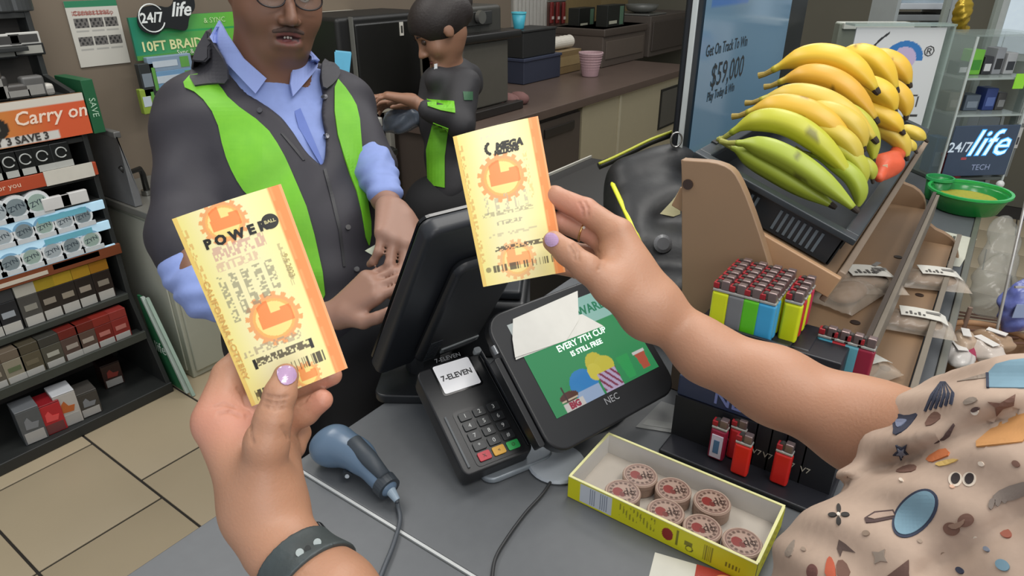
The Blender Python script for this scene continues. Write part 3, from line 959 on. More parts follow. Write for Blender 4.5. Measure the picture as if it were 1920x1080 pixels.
# bottom boxes
for k, (px, py, c0, c1, h, lab) in enumerate(((51, 775, '#55585a', '#6a6d70', .135, 'grey carton leftmost on the bottom rack shelf'), (88, 757, '#b3252c', '#8c1d24', .12, 'bright red carton on the bottom rack shelf'), (119, 742, '#b8b4ae', '#c7c9cc', .135, 'white carton with orange flame on the bottom rack shelf'), (160, 735, '#3f3c38', '#4a4743', .10, 'dark brown carton on the bottom rack shelf'), (207, 690, '#3a2520', '#2b1d1a', .10, 'nearly black carton with red print at the right of the bottom shelf'))):
    yy = RY - .11 if k < 4 else RY + .02
    x = PL(px, py, 1, yy)[0]
    t = thing('tobacco_carton', lab, 'box', (x, yy, .0455), 'cartons on the bottom shelf')
    M = T((x, yy, .0457), rz=-.12)
    MB(M).box(-.036, .036, 0, .09, 0, h).build('carton', mat(c0, .4), t, bevel=.002)
    MB(M).box(-.036, .036, 0, .09, h + .0004, h + .006).build('lid', mat(c1, .4), t, bevel=.002)
    MB(M).box(-.03, .03, -.0015, 0, .004, h * .35).build('label', mat('#a9a7a3' if k != 1 else '#6e3a3a', .5), t)
    em_ = {2: '#b8622e', 1: '#e05050', 4: '#8c3a32'}.get(k, '#7d8084')
    MB(M).prism([(-.02, h * .45), (.016, h * .42), (.024, h * .6), (.004, h * .62), (-.006, h * .8), (-.018, h * .7)], -.0015, 0, 'y').build('emblem', mat(em_, .4), t)
# upper black shelf goods
for k, (px, py, w, h, c) in enumerate(((40, 165, .09, .05, '#4a4744'), (72, 160, .07, .07, '#5b5a58'), (14, 190, .06, .08, '#3a3836'), (102, 168, .03, .04, '#b8b4ac'), (0, 160, .05, .12, '#45413c'))):
    P = R_(px, py)
    t = thing('vapor_pack', ['round grey lidded pack on top of rack', 'silver topped pack on top of rack', 'dark flat pack on top of rack at left', 'row end white tipped pack on top of rack', 'tall brown pack on top of rack at picture edge'][k], 'package', (P[0], RY + .04, 1.19), 'goods standing on the rack above the banner')
    MB().box(P[0] - w / 2, P[0] + w / 2, RY + .03, RY + .07, 1.1905, 1.19 + h).build('body', mat(c, .4), t, bevel=.01)
    MB().box(P[0] - w * .35, P[0] + w * .35, RY + .0285, RY + .03, 1.20, 1.19 + h * .6).build('label', mat('#8d8b86', .5), t)
for k, (px, py, tx) in enumerate(((45, 72, 'NEW'), (54, 93, 'SALE'), (8, 76, 'CARE'), (0, 100, 'now'))):
    P = PL(px, py, 1, 2.79)
    t = MB().box(P[0] - .05, P[0] + .05, 2.788, 2.80, P[2] - .02, P[2] + .02).build('price_card', mat('#1c1d1d' if k % 2 else '#bdbcb6', .5), rk, bevel=.003)
    MB().box(P[0] - .042, P[0] + .042, 2.7865, 2.788, P[2] - .013, P[2] + .013).build('print', mat('#9b9a92' if k % 2 else '#3b3a38', .5), t)
MB().box(X0, 1.0, 2.74, 2.90, 1.33, 1.345).build('shelf', M_RK, rk, bevel=.002)
for k, px in enumerate((8, 38)):
    P = PL(px, 12, 1, 2.80)
    t = thing('round_tin_stack', 'dark round tin on the top rack shelf, %s one' % ('left' if k == 0 else 'right'), 'tin', (P[0], 2.82, 1.4505), 'tins on the top rack shelf')
    MB(T((P[0], 2.84, 1.4505))).lathe([(.05, 0), (.052, .004), (.052, .05), (.048, .055), (0, .055)], 24).build('can', mat('#3b3d3d', .35), t)
    MB(T((P[0], 2.84, 1.5056))).lathe([(.049, 0), (.049, .012), (.04, .014), (0, .014)], 24).build('lid', mat('#777a7a', .35, metal=.4), t)
# green and white folded sign leaning on rack end
q = [PL(248, 562, 0, 1.085), PL(280, 700, 0, 1.085), PL(322, 730, 0, 1.085), PL(262, 590, 0, 1.085)]
t = thing('floor_sign', 'green folded sign with white stripes leaning at the rack end', 'sign', (1.1, 2.55, 0))
A_ = np.array([1.082, RY - .02, .42]); 
pts = [(RY + .0, .40), (RY - .03, .40), (RY - .20, .01), (RY - .05, .01)]
MB().prism(pts, 1.075, 1.083, 'x').build('board', mat('#2b6b46', .5), t)
MB().prism([(p[0] - .0, p[1] - .0) for p in [(RY - .03, .40), (RY - .042, .40), (RY - .215, .01), (RY - .20, .01)]], 1.072, 1.086, 'x').build('edge_strip', mat('#b9c6bd', .5), t)
MB().prism([(RY - .055, .40), (RY - .064, .40), (RY - .245, .004), (RY - .232, .004)], 1.079, 1.092, 'x').build('edge_strip', mat('#9fb5a6', .5), t)
text('life', .07, mat('#cfe0d4', .5), t, axes((1.073, RY - .085, .18), (0, -1, 0), (0, .35, 1)))

# ================================================================ WHITE CABINET
cb = thing('storage_cabinet', 'off-white floor cabinet with grey top right of the tobacco rack', 'cabinet', (1.5, 2.72, 0))
MB().box(1.16, 1.95, 2.50, 2.93, .0, .735).build('body', mat('#b9bbab', .45, var=.02), cb, bevel=.006)
MB().box(1.175, 1.94, 2.488, 2.50, .03, .70).build('door', mat('#b3b5a5', .4, var=.02), cb, bevel=.006)
MB().box(1.153, 1.16, 2.53, 2.92, .03, .70).build('side_skin', mat('#c2c4b6', .4, var=.02), cb, bevel=.003)
MB().box(1.12, 1.97, 2.45, 2.94, .735, .765).build('worktop', mat('#6b6a64', .4), cb, bevel=.004)
MB().cyl((1.23, 2.47, .36), (1.23, 2.47, .5), .006).build('handle', mat('#77776f', .3, metal=.6), cb)
y = 2.56
o = [PL(px, py, 1, y) for px, py in ((186, 418), (180, 262), (214, 258), (240, 302), (262, 360), (276, 416))]
t = thing('metal_hopper', 'brushed grey metal hopper on the cabinet beside the rack', 'container', (o[0][0] + .1, 2.7, .766))
zc = .766
poly = [(max(p[0], 1.13), max(p[2], zc)) for p in o]
MB().prism(poly, y, 2.82, 'y').build('body', mat('#7b7c7d', .35, metal=.25), t, bevel=.012, seg=3)
MB().box(1.125, poly[2][0] + .02, y + .01, 2.81, poly[1][1] - .012, poly[1][1] + .012).build('lid', mat('#6a6a68', .35, metal=.3), t, bevel=.004)
P = PL(262, 334, 1, y)
t = thing('faucet', 'small black and chrome tap next to the metal hopper', 'tap', (P[0] + .04, y + .1, .766))
MB().tube([(P[0] + .07, y + .12, .766), (P[0] + .07, y + .12, P[2] - .02), (P[0] + .05, y + .09, P[2] + .01), (P[0] - .03, y + .03, P[2] + .02), (P[0] - .05, y + .02, P[2] + .05)], [.012, .011, .010, .009, .008], 12).build('spout', mat('#1d1d1c', .35), t, smooth=True)
MB().cyl((P[0] + .07, y + .12, .767), (P[0] + .07, y + .12, .785), .022).build('base', mat('#9a9a94', .25, metal=.9), t)

# ================================================================ WOODEN PRODUCE RACK ON THE COUNTER
M_WOOD = mat('#94775b', .45, var=.05, scale=9, mix='#897057')
M_WOOD2 = mat('#7d6e5e', .5, var=.05, scale=9)
M_LIP = mat('#7a7164', .45)
wr = thing('produce_rack', 'stepped wood laminate rack holding the banana tray, standing on the counter', 'rack', (1.3, .18, .95))
side = smooth_poly([(.30, .951), (.30, .951), (.348, 1.346), (.348, 1.346), (.285, 1.352), (.258, 1.330), (.20, 1.217), (.165, 1.12), (.085, 1.10), (.07, 1.02), (.0, 1.0), (-.02, .951), (-.02, .951)], 2).tolist()
for x in (.905, 1.85):
    MB().prism(side, x, x + .018, 'x').build('side_panel', M_WOOD, wr, bevel=.002)
for k, (yy, zz) in enumerate(((.333, 1.313), (.293, .985), (.155, 1.07))):
    MB().cyl((.9048, yy, zz), (.9020, yy, zz), .0075, n=16).build('screw', mat('#4a3c36', .3, metal=.6), wr)
MB().box(.923, 1.85, .315, .33, .952, 1.22).build('back_panel', M_WOOD2, wr)
o = MB().box(.94, 1.85, .07, .315, 1.043, 1.058).build('shelf', M_WOOD, wr, bevel=.001)
for x_, y_ in ((1.13, .10), (1.48, .085), (1.30, .27)):
    MB().cyl((x_, y_, 1.058), (x_, y_, 1.0595), .008).build('screw', mat('#4a3c36', .3, metal=.6), o)
o = MB().box(.94, 1.85, .0, .315, .965, .979).build('shelf', M_WOOD, wr, bevel=.001)
for x_, y_ in ((1.15, .04), (1.5, .03)):
    MB().cyl((x_, y_, .979), (x_, y_, .9805), .008).build('screw', mat('#4a3c36', .3, metal=.6), o)
MB().box(.985, 1.85, .056, .064, 1.040, 1.098).build('shelf_lip', M_LIP, wr, bevel=.001)
MB().box(.98, 1.85, .064, .071, 1.030, 1.104).build('lip_backing', mat('#4a4038', .5), wr)
MB().box(.985, 1.85, -.012, -.002, .962, 1.012).build('shelf_lip', M_LIP, wr, bevel=.001)
# tilted deck and tray
th = math.atan2(1.345 - 1.267, .331 - .114)
TM = axes((.945, .114, 1.267), (1, 0, 0), (0, math.cos(th), math.sin(th)))
TL_, TW_ = .79, .235
MB(TM).box(-.015, .90, -.012, TW_ + .0, -.075, -.055).build('deck', M_WOOD, wr, bevel=.002)
MB(TM).box(-.012, .90, -.022, -.012, -.095, -.042).build('shelf_lip', mat('#8c7a68', .45), wr, bevel=.002)
MB(TM).box(-.022, -.012, -.02, TW_, -.082, -.048).build('deck_edge', mat('#b08d6b', .45), wr, bevel=.002)

tr = thing('banana_tray', 'black slotted plastic tray full of bananas on top of the wooden rack', 'tray', TM @ T((TL_ / 2, TW_ / 2, -.05)))
M_TR = mat('#23282c', .4)
MB(TM).box(.01, TL_ - .01, .01, TW_ - .01, -.052, -.048).build('tray_floor', M_TR, tr)
def rimbox(x0, x1, y0, y1, nm='tray_wall'):
    return MB(TM).box(x0, x1, y0, y1, -.052, -.002).build(nm, M_TR, tr, bevel=.002)
rimbox(.004, .010, .004, TW_ - .004); rimbox(TL_ - .010, TL_ - .004, .004, TW_ - .004)
rimbox(.004, TL_ - .004, .004, .010); rimbox(.004, TL_ - .004, TW_ - .010, TW_ - .004)
rm = MB(TM)
rm.box(-.008, .012, -.008, TW_ + .008, -.006, .004).box(TL_ - .012, TL_ + .008, -.008, TW_ + .008, -.006, .004)
rm.box(.012, TL_ - .012, -.008, .012, -.006, .004).box(.012, TL_ - .012, TW_ - .012, TW_ + .008, -.006, .004)
rm.build('rim', mat('#2c3236', .35), tr, bevel=.002)
for k in range(8):
    for g in (0, 1):
        MB(TM).box(.0025, .004, .03 + g * .10 + k * .009, .034 + g * .10 + k * .009, -.045, -.014).build('slot', mat('#5d686f', .5), tr)
for k in range(16):
    MB(TM).box(.05 + k * .045, .08 + k * .045, .0025, .004, -.04, -.018).build('slot', mat('#14171a', .5), tr)
for k in range(14):
    MB(TM).box(.06 + k * .05, .075 + k * .05, TW_ + .0, TW_ + .0085, -.03, .006).build('slot', mat('#14171a', .5), tr)


# bananas --------------------------------------------------------
def banana(pts, rpx, X, col, lab, green=0.0, spots=0):
    """pts: stem end, middle, blossom end"""
    q = []
    for p in pts:
        xx = X + (p[2] if len(p) > 2 else 0)
        q.append(PL(p[0], p[1], 0, xx))
    q = [np.array(a) for a in q]
    n = 15
    s = np.linspace(0, 1, n)
    P = [(1 - t) ** 2 * q[0] + 2 * t * (1 - t) * (2 * q[1] - .5 * (q[0] + q[2])) + t * t * q[2] for t in s]
    dist = (q[1] - CP) @ FW
    r = rpx * dist / FPX
    prof = np.array([.26, .30, .55, .80, .92, .98, 1, 1, 1, .98, .93, .84, .68, .46, .24])
    mb = MB()
    ns = 18
    # section slightly five sided
    base = np.array(lin(col)); gr = np.array(lin('#98a636')); br = np.array(lin('#3a2c18'))
    verts, cols = [], []
    pv = None
    rng = random.Random(int(pts[0][0] * 7 + pts[0][1]))
    sp = [(rng.uniform(.15, .9), rng.uniform(0, 6.28), rng.uniform(.02, .05)) for _ in range(spots)]
    N = 30
    pp = [np.array([np.interp(t, s, [p[i] for p in P]) for i in range(3)]) for t in np.linspace(0, 1, N)]
    for i in range(N):
        t = pp[min(i + 1, N - 1)] - pp[max(i - 1, 0)]; t /= np.linalg.norm(t)
        if pv is None: pv = np.cross(t, [0, 0, 1.0])
        pv = pv - t * (pv @ t); pv /= np.linalg.norm(pv); w = np.cross(t, pv)
        f = i / (N - 1)
        rr = r * np.interp(f, s, prof)
        for j in range(ns):
            a = 2 * math.pi * j / ns
            k5 = 1 + .065 * math.cos(5 * a + .6)
            verts.append(pp[i] + rr * k5 * (pv * math.cos(a) + w * math.sin(a)))
            g = max(0, 1 - f / .12) * .7 + green + max(0, (f - .9) / .1) * .35
            c = base * (1 - min(g, 1)) + gr * min(g, 1)
            c = c * (1 - .10 * max(0, math.cos(5 * a + .6)) ** 6)
            for (u0, a0, sz) in sp:
                dd = ((f - u0) / sz) ** 2 + (((a - a0 + math.pi) % (2 * math.pi) - math.pi) / .35) ** 2
                if dd < 1: c = c * .35 + br * .65
            cols.append(c)
    fs = [(i * ns + j, i * ns + (j + 1) % ns, (i + 1) * ns + (j + 1) % ns, (i + 1) * ns + j) for i in range(N - 1) for j in range(ns)]
    fs += [tuple(range(ns))[::-1], tuple(range((N - 1) * ns, N * ns))]
    t = thing('banana', lab, 'banana', q[1], 'bananas in the tray')
    mb.add(verts, fs, col=cols)
    mb.build('peel', mat_print(.42), t, smooth=True)
    d0 = pp[0] - pp[2]; d0 /= np.linalg.norm(d0)
    MB().tube([pp[0] - d0 * .002, pp[0] + d0 * .012, pp[0] + d0 * .024 + np.array([0, 0, .003])], [r * .26, r * .22, r * .27], 10).build('stem', mat('#8a8a3a' if green > .2 else '#8f7a34', .6), t, smooth=False)
    d1 = pp[-1] - pp[-3]; d1 /= np.linalg.norm(d1)
    MB().tube([pp[-1] - d1 * .003, pp[-1] + d1 * .004, pp[-1] + d1 * .007], [r * .30, r * .24, r * .16], 10).build('blossom_tip', mat('#2a2016', .7), t)


Y1, Y2, Y3, GR = '#dcb534', '#d3a936', '#cfb044', '#9ead36'
BN = [
 ([(1372, 276), (1450, 318), (1560, 385)], 21, .995, GR, 'pale green banana lowest against the near tray wall', .55, 0),
 ([(1380, 268), (1478, 296), (1603, 392)], 22, .985, GR, 'long green banana at the front, second from the bottom', .5, 2),
 ([(1370, 250), (1478, 232), (1600, 338)], 23, 1.025, '#c2bc30', 'yellow green banana curving above the long green one', .35, 2),
 ([(1400, 212), (1500, 205), (1600, 272)], 24, 1.055, Y2, 'yellow banana with dark spots in the middle of the pile', 0, 5),
 ([(1425, 188), (1535, 185), (1640, 262)], 22, 1.09, Y3, 'yellow banana just behind the spotted one', .06, 3),
 ([(1460, 155), (1555, 148), (1642, 225)], 22, 1.13, '#cf9d30', 'orange yellow banana under the topmost banana', 0, 3),
 ([(1448, 132), (1555, 108), (1643, 170)], 24, 1.16, Y1, 'topmost front banana, bright yellow, stem pointing left', 0, 2),
 ([(1560, 118), (1628, 108), (1680, 168)], 22, 1.27, Y1, 'yellow banana behind the topmost front one', 0, 4),
 ([(1610, 112), (1670, 115), (1705, 158)], 19, 1.33, Y2, 'yellow banana at the back right of the heap top', 0, 2),
 ([(1560, 160), (1640, 166), (1677, 208)], 21, 1.21, Y1, 'short yellow banana poking right under the topmost one', 0, 2),
 ([(1600, 150), (1678, 170), (1699, 218)], 18, 1.29, Y2, 'yellow banana tip at the right, upper of the tip cluster', 0, 2),
 ([(1560, 190), (1645, 212), (1691, 246)], 19, 1.21, Y1, 'yellow banana pointing right in the middle of the tips', 0, 1),
 ([(1490, 196), (1585, 222), (1619, 276)], 20, 1.07, Y3, 'yellow banana tip just right of the spotted banana', .1, 1),
 ([(1530, 190), (1614, 228), (1637, 300)], 18, 1.10, '#b9b23a', 'greenish banana tip hanging right of the pile centre', .3, 1),
 ([(1500, 232), (1580, 258), (1610, 312)], 18, 1.05, Y3, 'small yellow green tip under the spotted banana', .25, 1),
 ([(1510, 262), (1595, 292), (1619, 346)], 17, 1.05, '#b9b23a', 'small green tip above the front wall of tray', .35, 1),
 ([(1600, 300), (1626, 312), (1636, 336)], 14, 1.08, '#b0ac38', 'smallest greenish tip beside the orange pack', .35, 0),
 ([(1520, 290), (1598, 330), (1607, 388)], 17, 1.03, GR, 'green banana end lowest at the right of the front row', .5, 0),
 ([(1600, 232), (1672, 250), (1700, 294)], 17, 1.22, Y3, 'yellow banana lying right of the orange pack', .12, 1),
 ([(1680, 240), (1712, 248), (1735, 262)], 12, 1.40, Y3, 'slim yellow banana farthest right in the tray', .15, 2),
 ([(1670, 262), (1700, 270), (1716, 282)], 11, 1.36, Y3, 'slim banana end near the far right tray rim', .2, 1),
 ([(1640, 235), (1668, 238), (1690, 252)], 14, 1.26, Y2, 'yellow banana half hidden above the orange pack', 0, 1),
]
for a, r_, X_, c, l, g, s_ in BN:
    banana(a, r_, X_, c, l, g, s_)
c_ = PL(1664, 308, 0, 1.16)
t = thing('produce_bag', 'small orange wrapped pack tucked right of the bananas', 'package', c_)
pr = [elli(c_, (.026, .022, .016), k=.02), cone((PL(1650, 334, 0, 1.11), .008), (PL(1684, 284, 0, 1.22), .012), .02)]
organic('wrapper', pr, c_ - .08, c_ + .08, .003, mat('#c24e2a', .55, bump=.4, scale=80), t, post=lambda P, d: crumple(P, d, 120, .0015))
MB().quadslab([PL(1655, 318, 0, 1.125), PL(1664, 316, 0, 1.125), PL(1664, 308, 0, 1.125), PL(1655, 310, 0, 1.125)], .0015).build('label', mat('#e0c9a8', .5), t)


# packaged pastries on the wooden shelves ---------------------------------
def pastry(px, py, z, rot, L, Wd, lab, lx=.3, fill='#7d5c40'):
    P = G(px, py, z + .02)
    M = T((P[0], P[1], z + .0005), rz=rot)
    t = thing('pastry_pack', lab, 'package', M, 'wrapped pastries on the wooden rack')
    o = np.array(M)[:3, 3]; R = np.array(M)[:3, :3]
    c = o + R @ np.array([0, 0, .017])
    organic('pastry', [elli(c, (L * .36, Wd * .34, .014), R=R, k=.01)], c - L, c + L, .004, mat(fill, .7, bump=.4, scale=90), t)
    U, V = np.meshgrid(np.linspace(-1, 1, 26), np.linspace(-1, 1, 18))
    h = (1 - U ** 2) ** .5 * (1 - V ** 2) ** .5
    rip = .0018 * np.sin(U * 17 + V * 5) * np.cos(V * 11)
    top = np.stack([U * L / 2, V * Wd / 2, .008 + .027 * h + rip], -1).reshape(-1, 3)
    bot = np.stack([U * L / 2, V * Wd / 2, .008 - .006 * h], -1).reshape(-1, 3)
    f = []
    for j in range(17):
        for i in range(25):
            a = j * 26 + i; f.append((a, a + 1, a + 27, a + 26)); f.append((468 + a, 468 + a + 26, 468 + a + 27, 468 + a + 1))
    MB(M).add(np.vstack([top, bot]), f).build('wrapper', mat('#cdbfae', .15, alpha=.35, bump=.5, scale=70), t, smooth=True, fix=False)
    lw = L * .28
    pts = [(x_, .0375 - .5 * (x_ / L) ** 2 * .06) for x_ in np.linspace(lx * L - lw, lx * L + lw, 7)]
    lb = MB(M)
    for k in range(6):
        (a, za), (b, zb) = pts[k], pts[k + 1]
        za -= max(0, abs(a) / L - .3) * .06; zb -= max(0, abs(b) / L - .3) * .06
        lb.add([(a, -Wd * .28, za), (b, -Wd * .28, zb), (b, Wd * .28, zb), (a, Wd * .28, za), (a, -Wd * .28, za - .001), (b, -Wd * .28, zb - .001), (b, Wd * .28, zb - .001), (a, Wd * .28, za - .001)], [(0, 1, 2, 3), (7, 6, 5, 4), (0, 4, 5, 1), (2, 6, 7, 3)])
    l = lb.build('label', mat('#cfccc2', .5), t, fix=False)
    for j in range(5):
        MB(M).box(lx * L - lw * .8 + j * lw * .18, lx * L - lw * .8 + j * lw * .18 + lw * .1, -Wd * .2, -Wd * (.02 if j % 2 else .12), .0382, .0386).build('print', mat('#55524e', .6), l)
    MB(M).box(lx * L + lw * .1, lx * L + lw * .7, .0, Wd * .1, .0376, .0383).build('print', mat('#7a7772', .6), l)


pastry(1610, 522, 1.058, -1.0, .15, .085, 'wrapped pastry with long white label, right of the big tray corner', .12)
pastry(1590, 545, 1.058, -.25, .13, .08, 'clear wrapped pastry lying left of the labelled one on the middle shelf', .75, '#8a6b50')
pastry(1745, 520, .979, -1.2, .14, .08, 'wrapped snack with white label behind the middle shelf lip, farthest back', .1)
pastry(1712, 600, .979, -1.35, .14, .07, 'wrapped snack with curled white label on the lower shelf', .1)
pastry(1600, 690, .979, -.5, .15, .08, 'wrapped pastry with white label partly hidden by the arm', .15)

# price sheets on the counter edge
q = [G(1752, 494, .952), G(1800, 500, .952), G(1832, 448, .952), G(1772, 434, .952)]
t = thing('price_sheet', 'white printed price sheet on the counter edge behind the rack', 'paper', q[0])
MB().quadslab(q, .001).build('sheet', mat('#c6c6b6', .5), t)
ex, ey = (q[1] - q[0]), (q[3] - q[0])
for i in range(3):
    for j in range(5):
        o0 = q[0] + ex * (.08 + .16 * i) + ey * (.12 + .16 * j) + np.array([0, 0, .0012])
        MB().quadslab([o0, o0 + ex * .12, o0 + ex * .12 + ey * .11, o0 + ey * .11], .0008).build('print', mat('#4c4c44', .6), t)
q2 = [G(1718, 330 + 130, .952), G(1760, 470, .952), G(1775, 432, .952), G(1735, 425, .952)]

# ================================================================ LOTTERY SCREEN
y = .55
A, B = PL(1302, 0, 1, y), PL(1520, 0, 1, y)
mon = thing('lottery_screen', 'tall black framed jackpot screen standing behind the banana rack', 'monitor', ((A[0] + B[0]) / 2, y + .03, .951))
xa, xb = A[0], B[0]
ztop = 1.62
MB().box(xa + .013, xb, y + .006, y + .024, 1.02, ztop).build('housing', mat('#15181c', .35), mon, bevel=.006)
MB().box(xa + .006, xa + .012, y - .006, y + .006, 1.02, ztop).build('frame', mat('#b9bfbe', .35), mon, bevel=.002, label='light metal left edge')
sx0, sx1 = PL(1316, 100, 1, y)[0], PL(1488, 0, 1, y)[0]
sz0, sz1 = 1.06, 1.585
SW, SH = sx1 - sx0, sz1 - sz0
def lott(u, v):
    a, b = u / SW, v / SH
    C = np.outer(b, lin('#5f7f96')) + np.outer(1 - b, lin('#33556a'))
    g = np.clip((.30 - b) / .3, 0, 1)[:, None]
    C = C * (1 - g) + np.array(lin('#55754a')) * g
    C *= (1 + .10 * np.sin(a * 5 + 1) * np.cos(b * 6))[:, None]
    put(C, rect(a, b, .05, .42, .86, 1) , '#2f62a8', .75)
    put(C, rect(a, b, .60, .80, .90, 1), '#7a7a34', .75)
    put(C, b > .985, '#20242a')
    return C
sc = panel('screen', SW, SH, 90, 70, lott, axes((sx0, y + .0035, sz0), (1, 0, 0), (0, 0, 1)), mon, mat_print(.12, .75, base=0))
MB().box(xa + .06, xb - .06, y - .05, y + .1, .951, .962).build('stand_foot', mat('#17191c', .4), mon, bevel=.003)
MB().box((xa + xb) / 2 - .05, (xa + xb) / 2 + .05, y + .001, y + .02, .962, 1.03).build('stand_neck', mat('#17191c', .4), mon)
def onmon(s_, px, py, size, wide=.62):
    P = PL(px, py, 1, y)
    text(s_, size, mat('#101418', .4), sc, axes((P[0], y + .003, P[2]), (1, 0, 0), (0, 0, 1)), align='LEFT', wide=wide, bold=.0004)
onmon('Get On Track To Win', 1326, 98, .036, .86)
onmon('$59,000', 1335, 146, .075, .95)
onmon('Play Today & Win', 1328, 184, .03, .86)
# thin bracket right of the screen
P = D(1505, 80, 2.0)
t = thing('cable_conduit', 'thin grey conduit running down beside the jackpot screen', 'pipe', (P[0], P[1], .951))
MB().cyl((P[0] + .05, P[1] + .05, .951), (P[0] + .05, P[1] + .05, 1.75), .012).build('pipe', mat('#5c5d59', .4), t, smooth=False)
MB().box(P[0] + .03, P[0] + .07, P[1] + .03, P[1] + .07, .951, .965).build('flange', mat('#6f706b', .4), t)


# ================================================================ SIGN HOLDER, ACRYLIC CASE, NEON SIGN, GREEN TRAY
def face_frame(px, py, d, z=None, turn=0.0):
    P = D(px, py, d)
    if z is not None: P[2] = z
    return axes(P, RT * math.cos(turn) + HF * math.sin(turn), (0, 0, 1))


Mf = face_frame(1668, 150, 1.95)
zc = Mf.translation.z
t = thing('sign_holder', 'clear acrylic holder with white blue swirl sign behind the bananas', 'sign', (Mf.translation.x, Mf.translation.y, .951))
k_ = 1.95 / FPX
hw, hh = 82 * k_, 92 * k_
def sgn(u, v):
    C = paint(u, v, '#c9cbca'); x = (u - hw) / k_; yv = (v - hh) / k_   # in pixels-ish
    r = np.hypot(x - 15, (yv - 38) * 1.15)
    put(C, (r < 36) & (r > 22) & ~((x > 18) & (yv < 34)), '#2a6fae')
    put(C, (r < 24) & (x > 2), '#b7a7c4')
    r2 = np.hypot(x - 30, (yv - 8))
    put(C, (r2 < 92) & (r2 > 88) & (x < -20), '#222222')
    put(C, rect(x, yv, 48, 60, -30, -27) | rect(x, yv, 60, 64, -50, -30) | rect(x, yv, 55, 70, -68, -64), '#33302e')
    return C
bd_ = MB(Mf).box(-hw, hw, -hh, hh, -.004, -.0005).build('board', mat('#c4c6c4', .5), t)
panel('sheet', 2 * hw, 2 * hh, 110, 120, sgn, Mf @ T((-hw, -hh, 0)), t)
text('®', .04, mat('#2a2a2a', .5), t, Mf @ T((60 * k_, 50 * k_, .001)))
MB(Mf).box(-hw - .012, hw + .02, hh + .004, hh + .01, -.05, .012).build('acrylic_top', mat_glass('#9fb0a8', .55), t)
MB(Mf).box(hw + .012, hw + .018, -hh, hh + .01, -.05, .012).build('acrylic_side', mat_glass('#9fb0a8', .45), t)
MB(Mf).box(-hw, hw, .951 - zc, -hh, -.035, -.004).build('pedestal', mat('#8d918c', .4), t, bevel=.002)
# grey board behind it
Mg = face_frame(1640, 95, 2.15)
t = thing('back_board', 'grey green boxed board standing behind the white swirl sign', 'board', (Mg.translation.x, Mg.translation.y, .951))
kk = 2.15 / FPX
MB(Mg).box(-75 * kk, 95 * kk, .951 - Mg.translation.z, 48 * kk, -.04, 0).build('board', mat('#6e7468', .5), t, bevel=.004)
MB(Mg).box(-70 * kk, 60 * kk, 38 * kk, 49 * kk, -.05, .012).build('paper_edge', mat('#b4b7ae', .5), t, bevel=.002)

# acrylic case
Mc = face_frame(1818, 335, 2.2, .951, .10)
kc = 2.25 / FPX
w2, hC, dC = 66 * kc, 250 * kc, .17
t = thing('acrylic_case', 'clear acrylic two shelf case holding gadgets at the right', 'case', Mc)
AC = mat_glass('#9aa8a2', .35)
MB(Mc).box(-w2, w2, 0, .012, -dC, 0).build('case_base', mat('#4e544f', .35), t, bevel=.002)
for nm, b in (('side_pane', (-w2, -w2 + .005, .012, hC, -dC, 0)), ('side_pane', (w2 - .005, w2, .012, hC, -dC, 0)), ('back_pane', (-w2 + .005, w2 - .005, .012, hC, -dC, -dC + .005)), ('top_pane', (-w2, w2, hC, hC + .006, -dC, 0))):
    MB(Mc).box(*b).build(nm, AC, t)
SHZ = [.012, .135 * hC / .45, .28 * hC / .45]
for s_ in (.47, .72):
    MB(Mc).box(-w2 + .005, w2 - .005, hC * s_, hC * s_ + .006, -dC + .005, -.002).build('shelf', mat_glass('#b7c2bd', .6), t)
for x_ in (-w2, w2 - .006):
    MB(Mc).box(x_, x_ + .006, .0, hC, -.002, .004).build('edge', mat('#b5bdb8', .3), t)
# printed tag column on the right of the case
tg = thing('tag_strip', 'tall grey post with white picture tags right of the acrylic case', 'stand', Mc @ T((w2 + .03, 0, -.02)))
MB(Mc).box(w2 + .010, w2 + .046, 0, hC * 1.35, -.06, -.035).build('post', mat('#6d6f6b', .4), tg, bevel=.002)
for k in range(6):
    z0 = hC * (.22 + k * .18)
    tt = MB(Mc).box(w2 + .013, w2 + .043, z0, z0 + hC * .15, -.035, -.030).build('tag', mat('#b7b6b1', .5), tg)
    MB(Mc).box(w2 + .018, w2 + .030, z0 + .012, z0 + hC * .11, -.0302, -.029).build('print', mat('#3c3a3d', .5), tt)
    MB(Mc).box(w2 + .033, w2 + .039, z0 + .012, z0 + hC * .08, -.0302, -.029).build('print', mat('#3c3a3d', .5), tt)
# gadgets in the case
rg = random.Random(3)
def in_case(x, s, col, w, h, lab, i, nm='gadget_box', lc='#c9c9c9'):
    z0 = hC * s + (.0065 if s > .1 else .0125)
    P = Mc @ Vector((x, z0, -.08))
    g_ = thing(nm, lab, 'gadget', P, 'gadgets inside the acrylic case')
    MB(Mc).box(x - w / 2, x + w / 2, z0, z0 + h, -.11, -.06).build('carton', mat(col, .4), g_, bevel=.003)
    MB(Mc).box(x - w * .35, x + w * .35, z0 + h * .2, z0 + h * .6, -.06, -.0588).build('label', mat(lc, .5), g_)
    return g_
in_case(-.085, .72, '#2a2a2a', .035, .04, 'black and white gadget at left of the upper case shelf', 0)
in_case(-.045, .72, '#6fb53a', .04, .075, 'bright green gadget standing in the upper case shelf', 1, lc='#3d8a2c')
in_case(-.005, .72, '#2f2f33', .03, .055, 'charcoal gadget right of the bright green one', 2)
in_case(.03, .72, '#8c8e92', .03, .08, 'grey stacked gadget box in the upper case shelf', 3, lc='#2a2a2c')
in_case(.072, .72, '#a9aaab', .034, .065, 'light grey gadget at right of the upper case shelf', 4, lc='#33353a')
in_case(-.08, .47, '#6a6150', .05, .06, 'brown gadget at left of the lower case shelf', 5, lc='#8b8577')
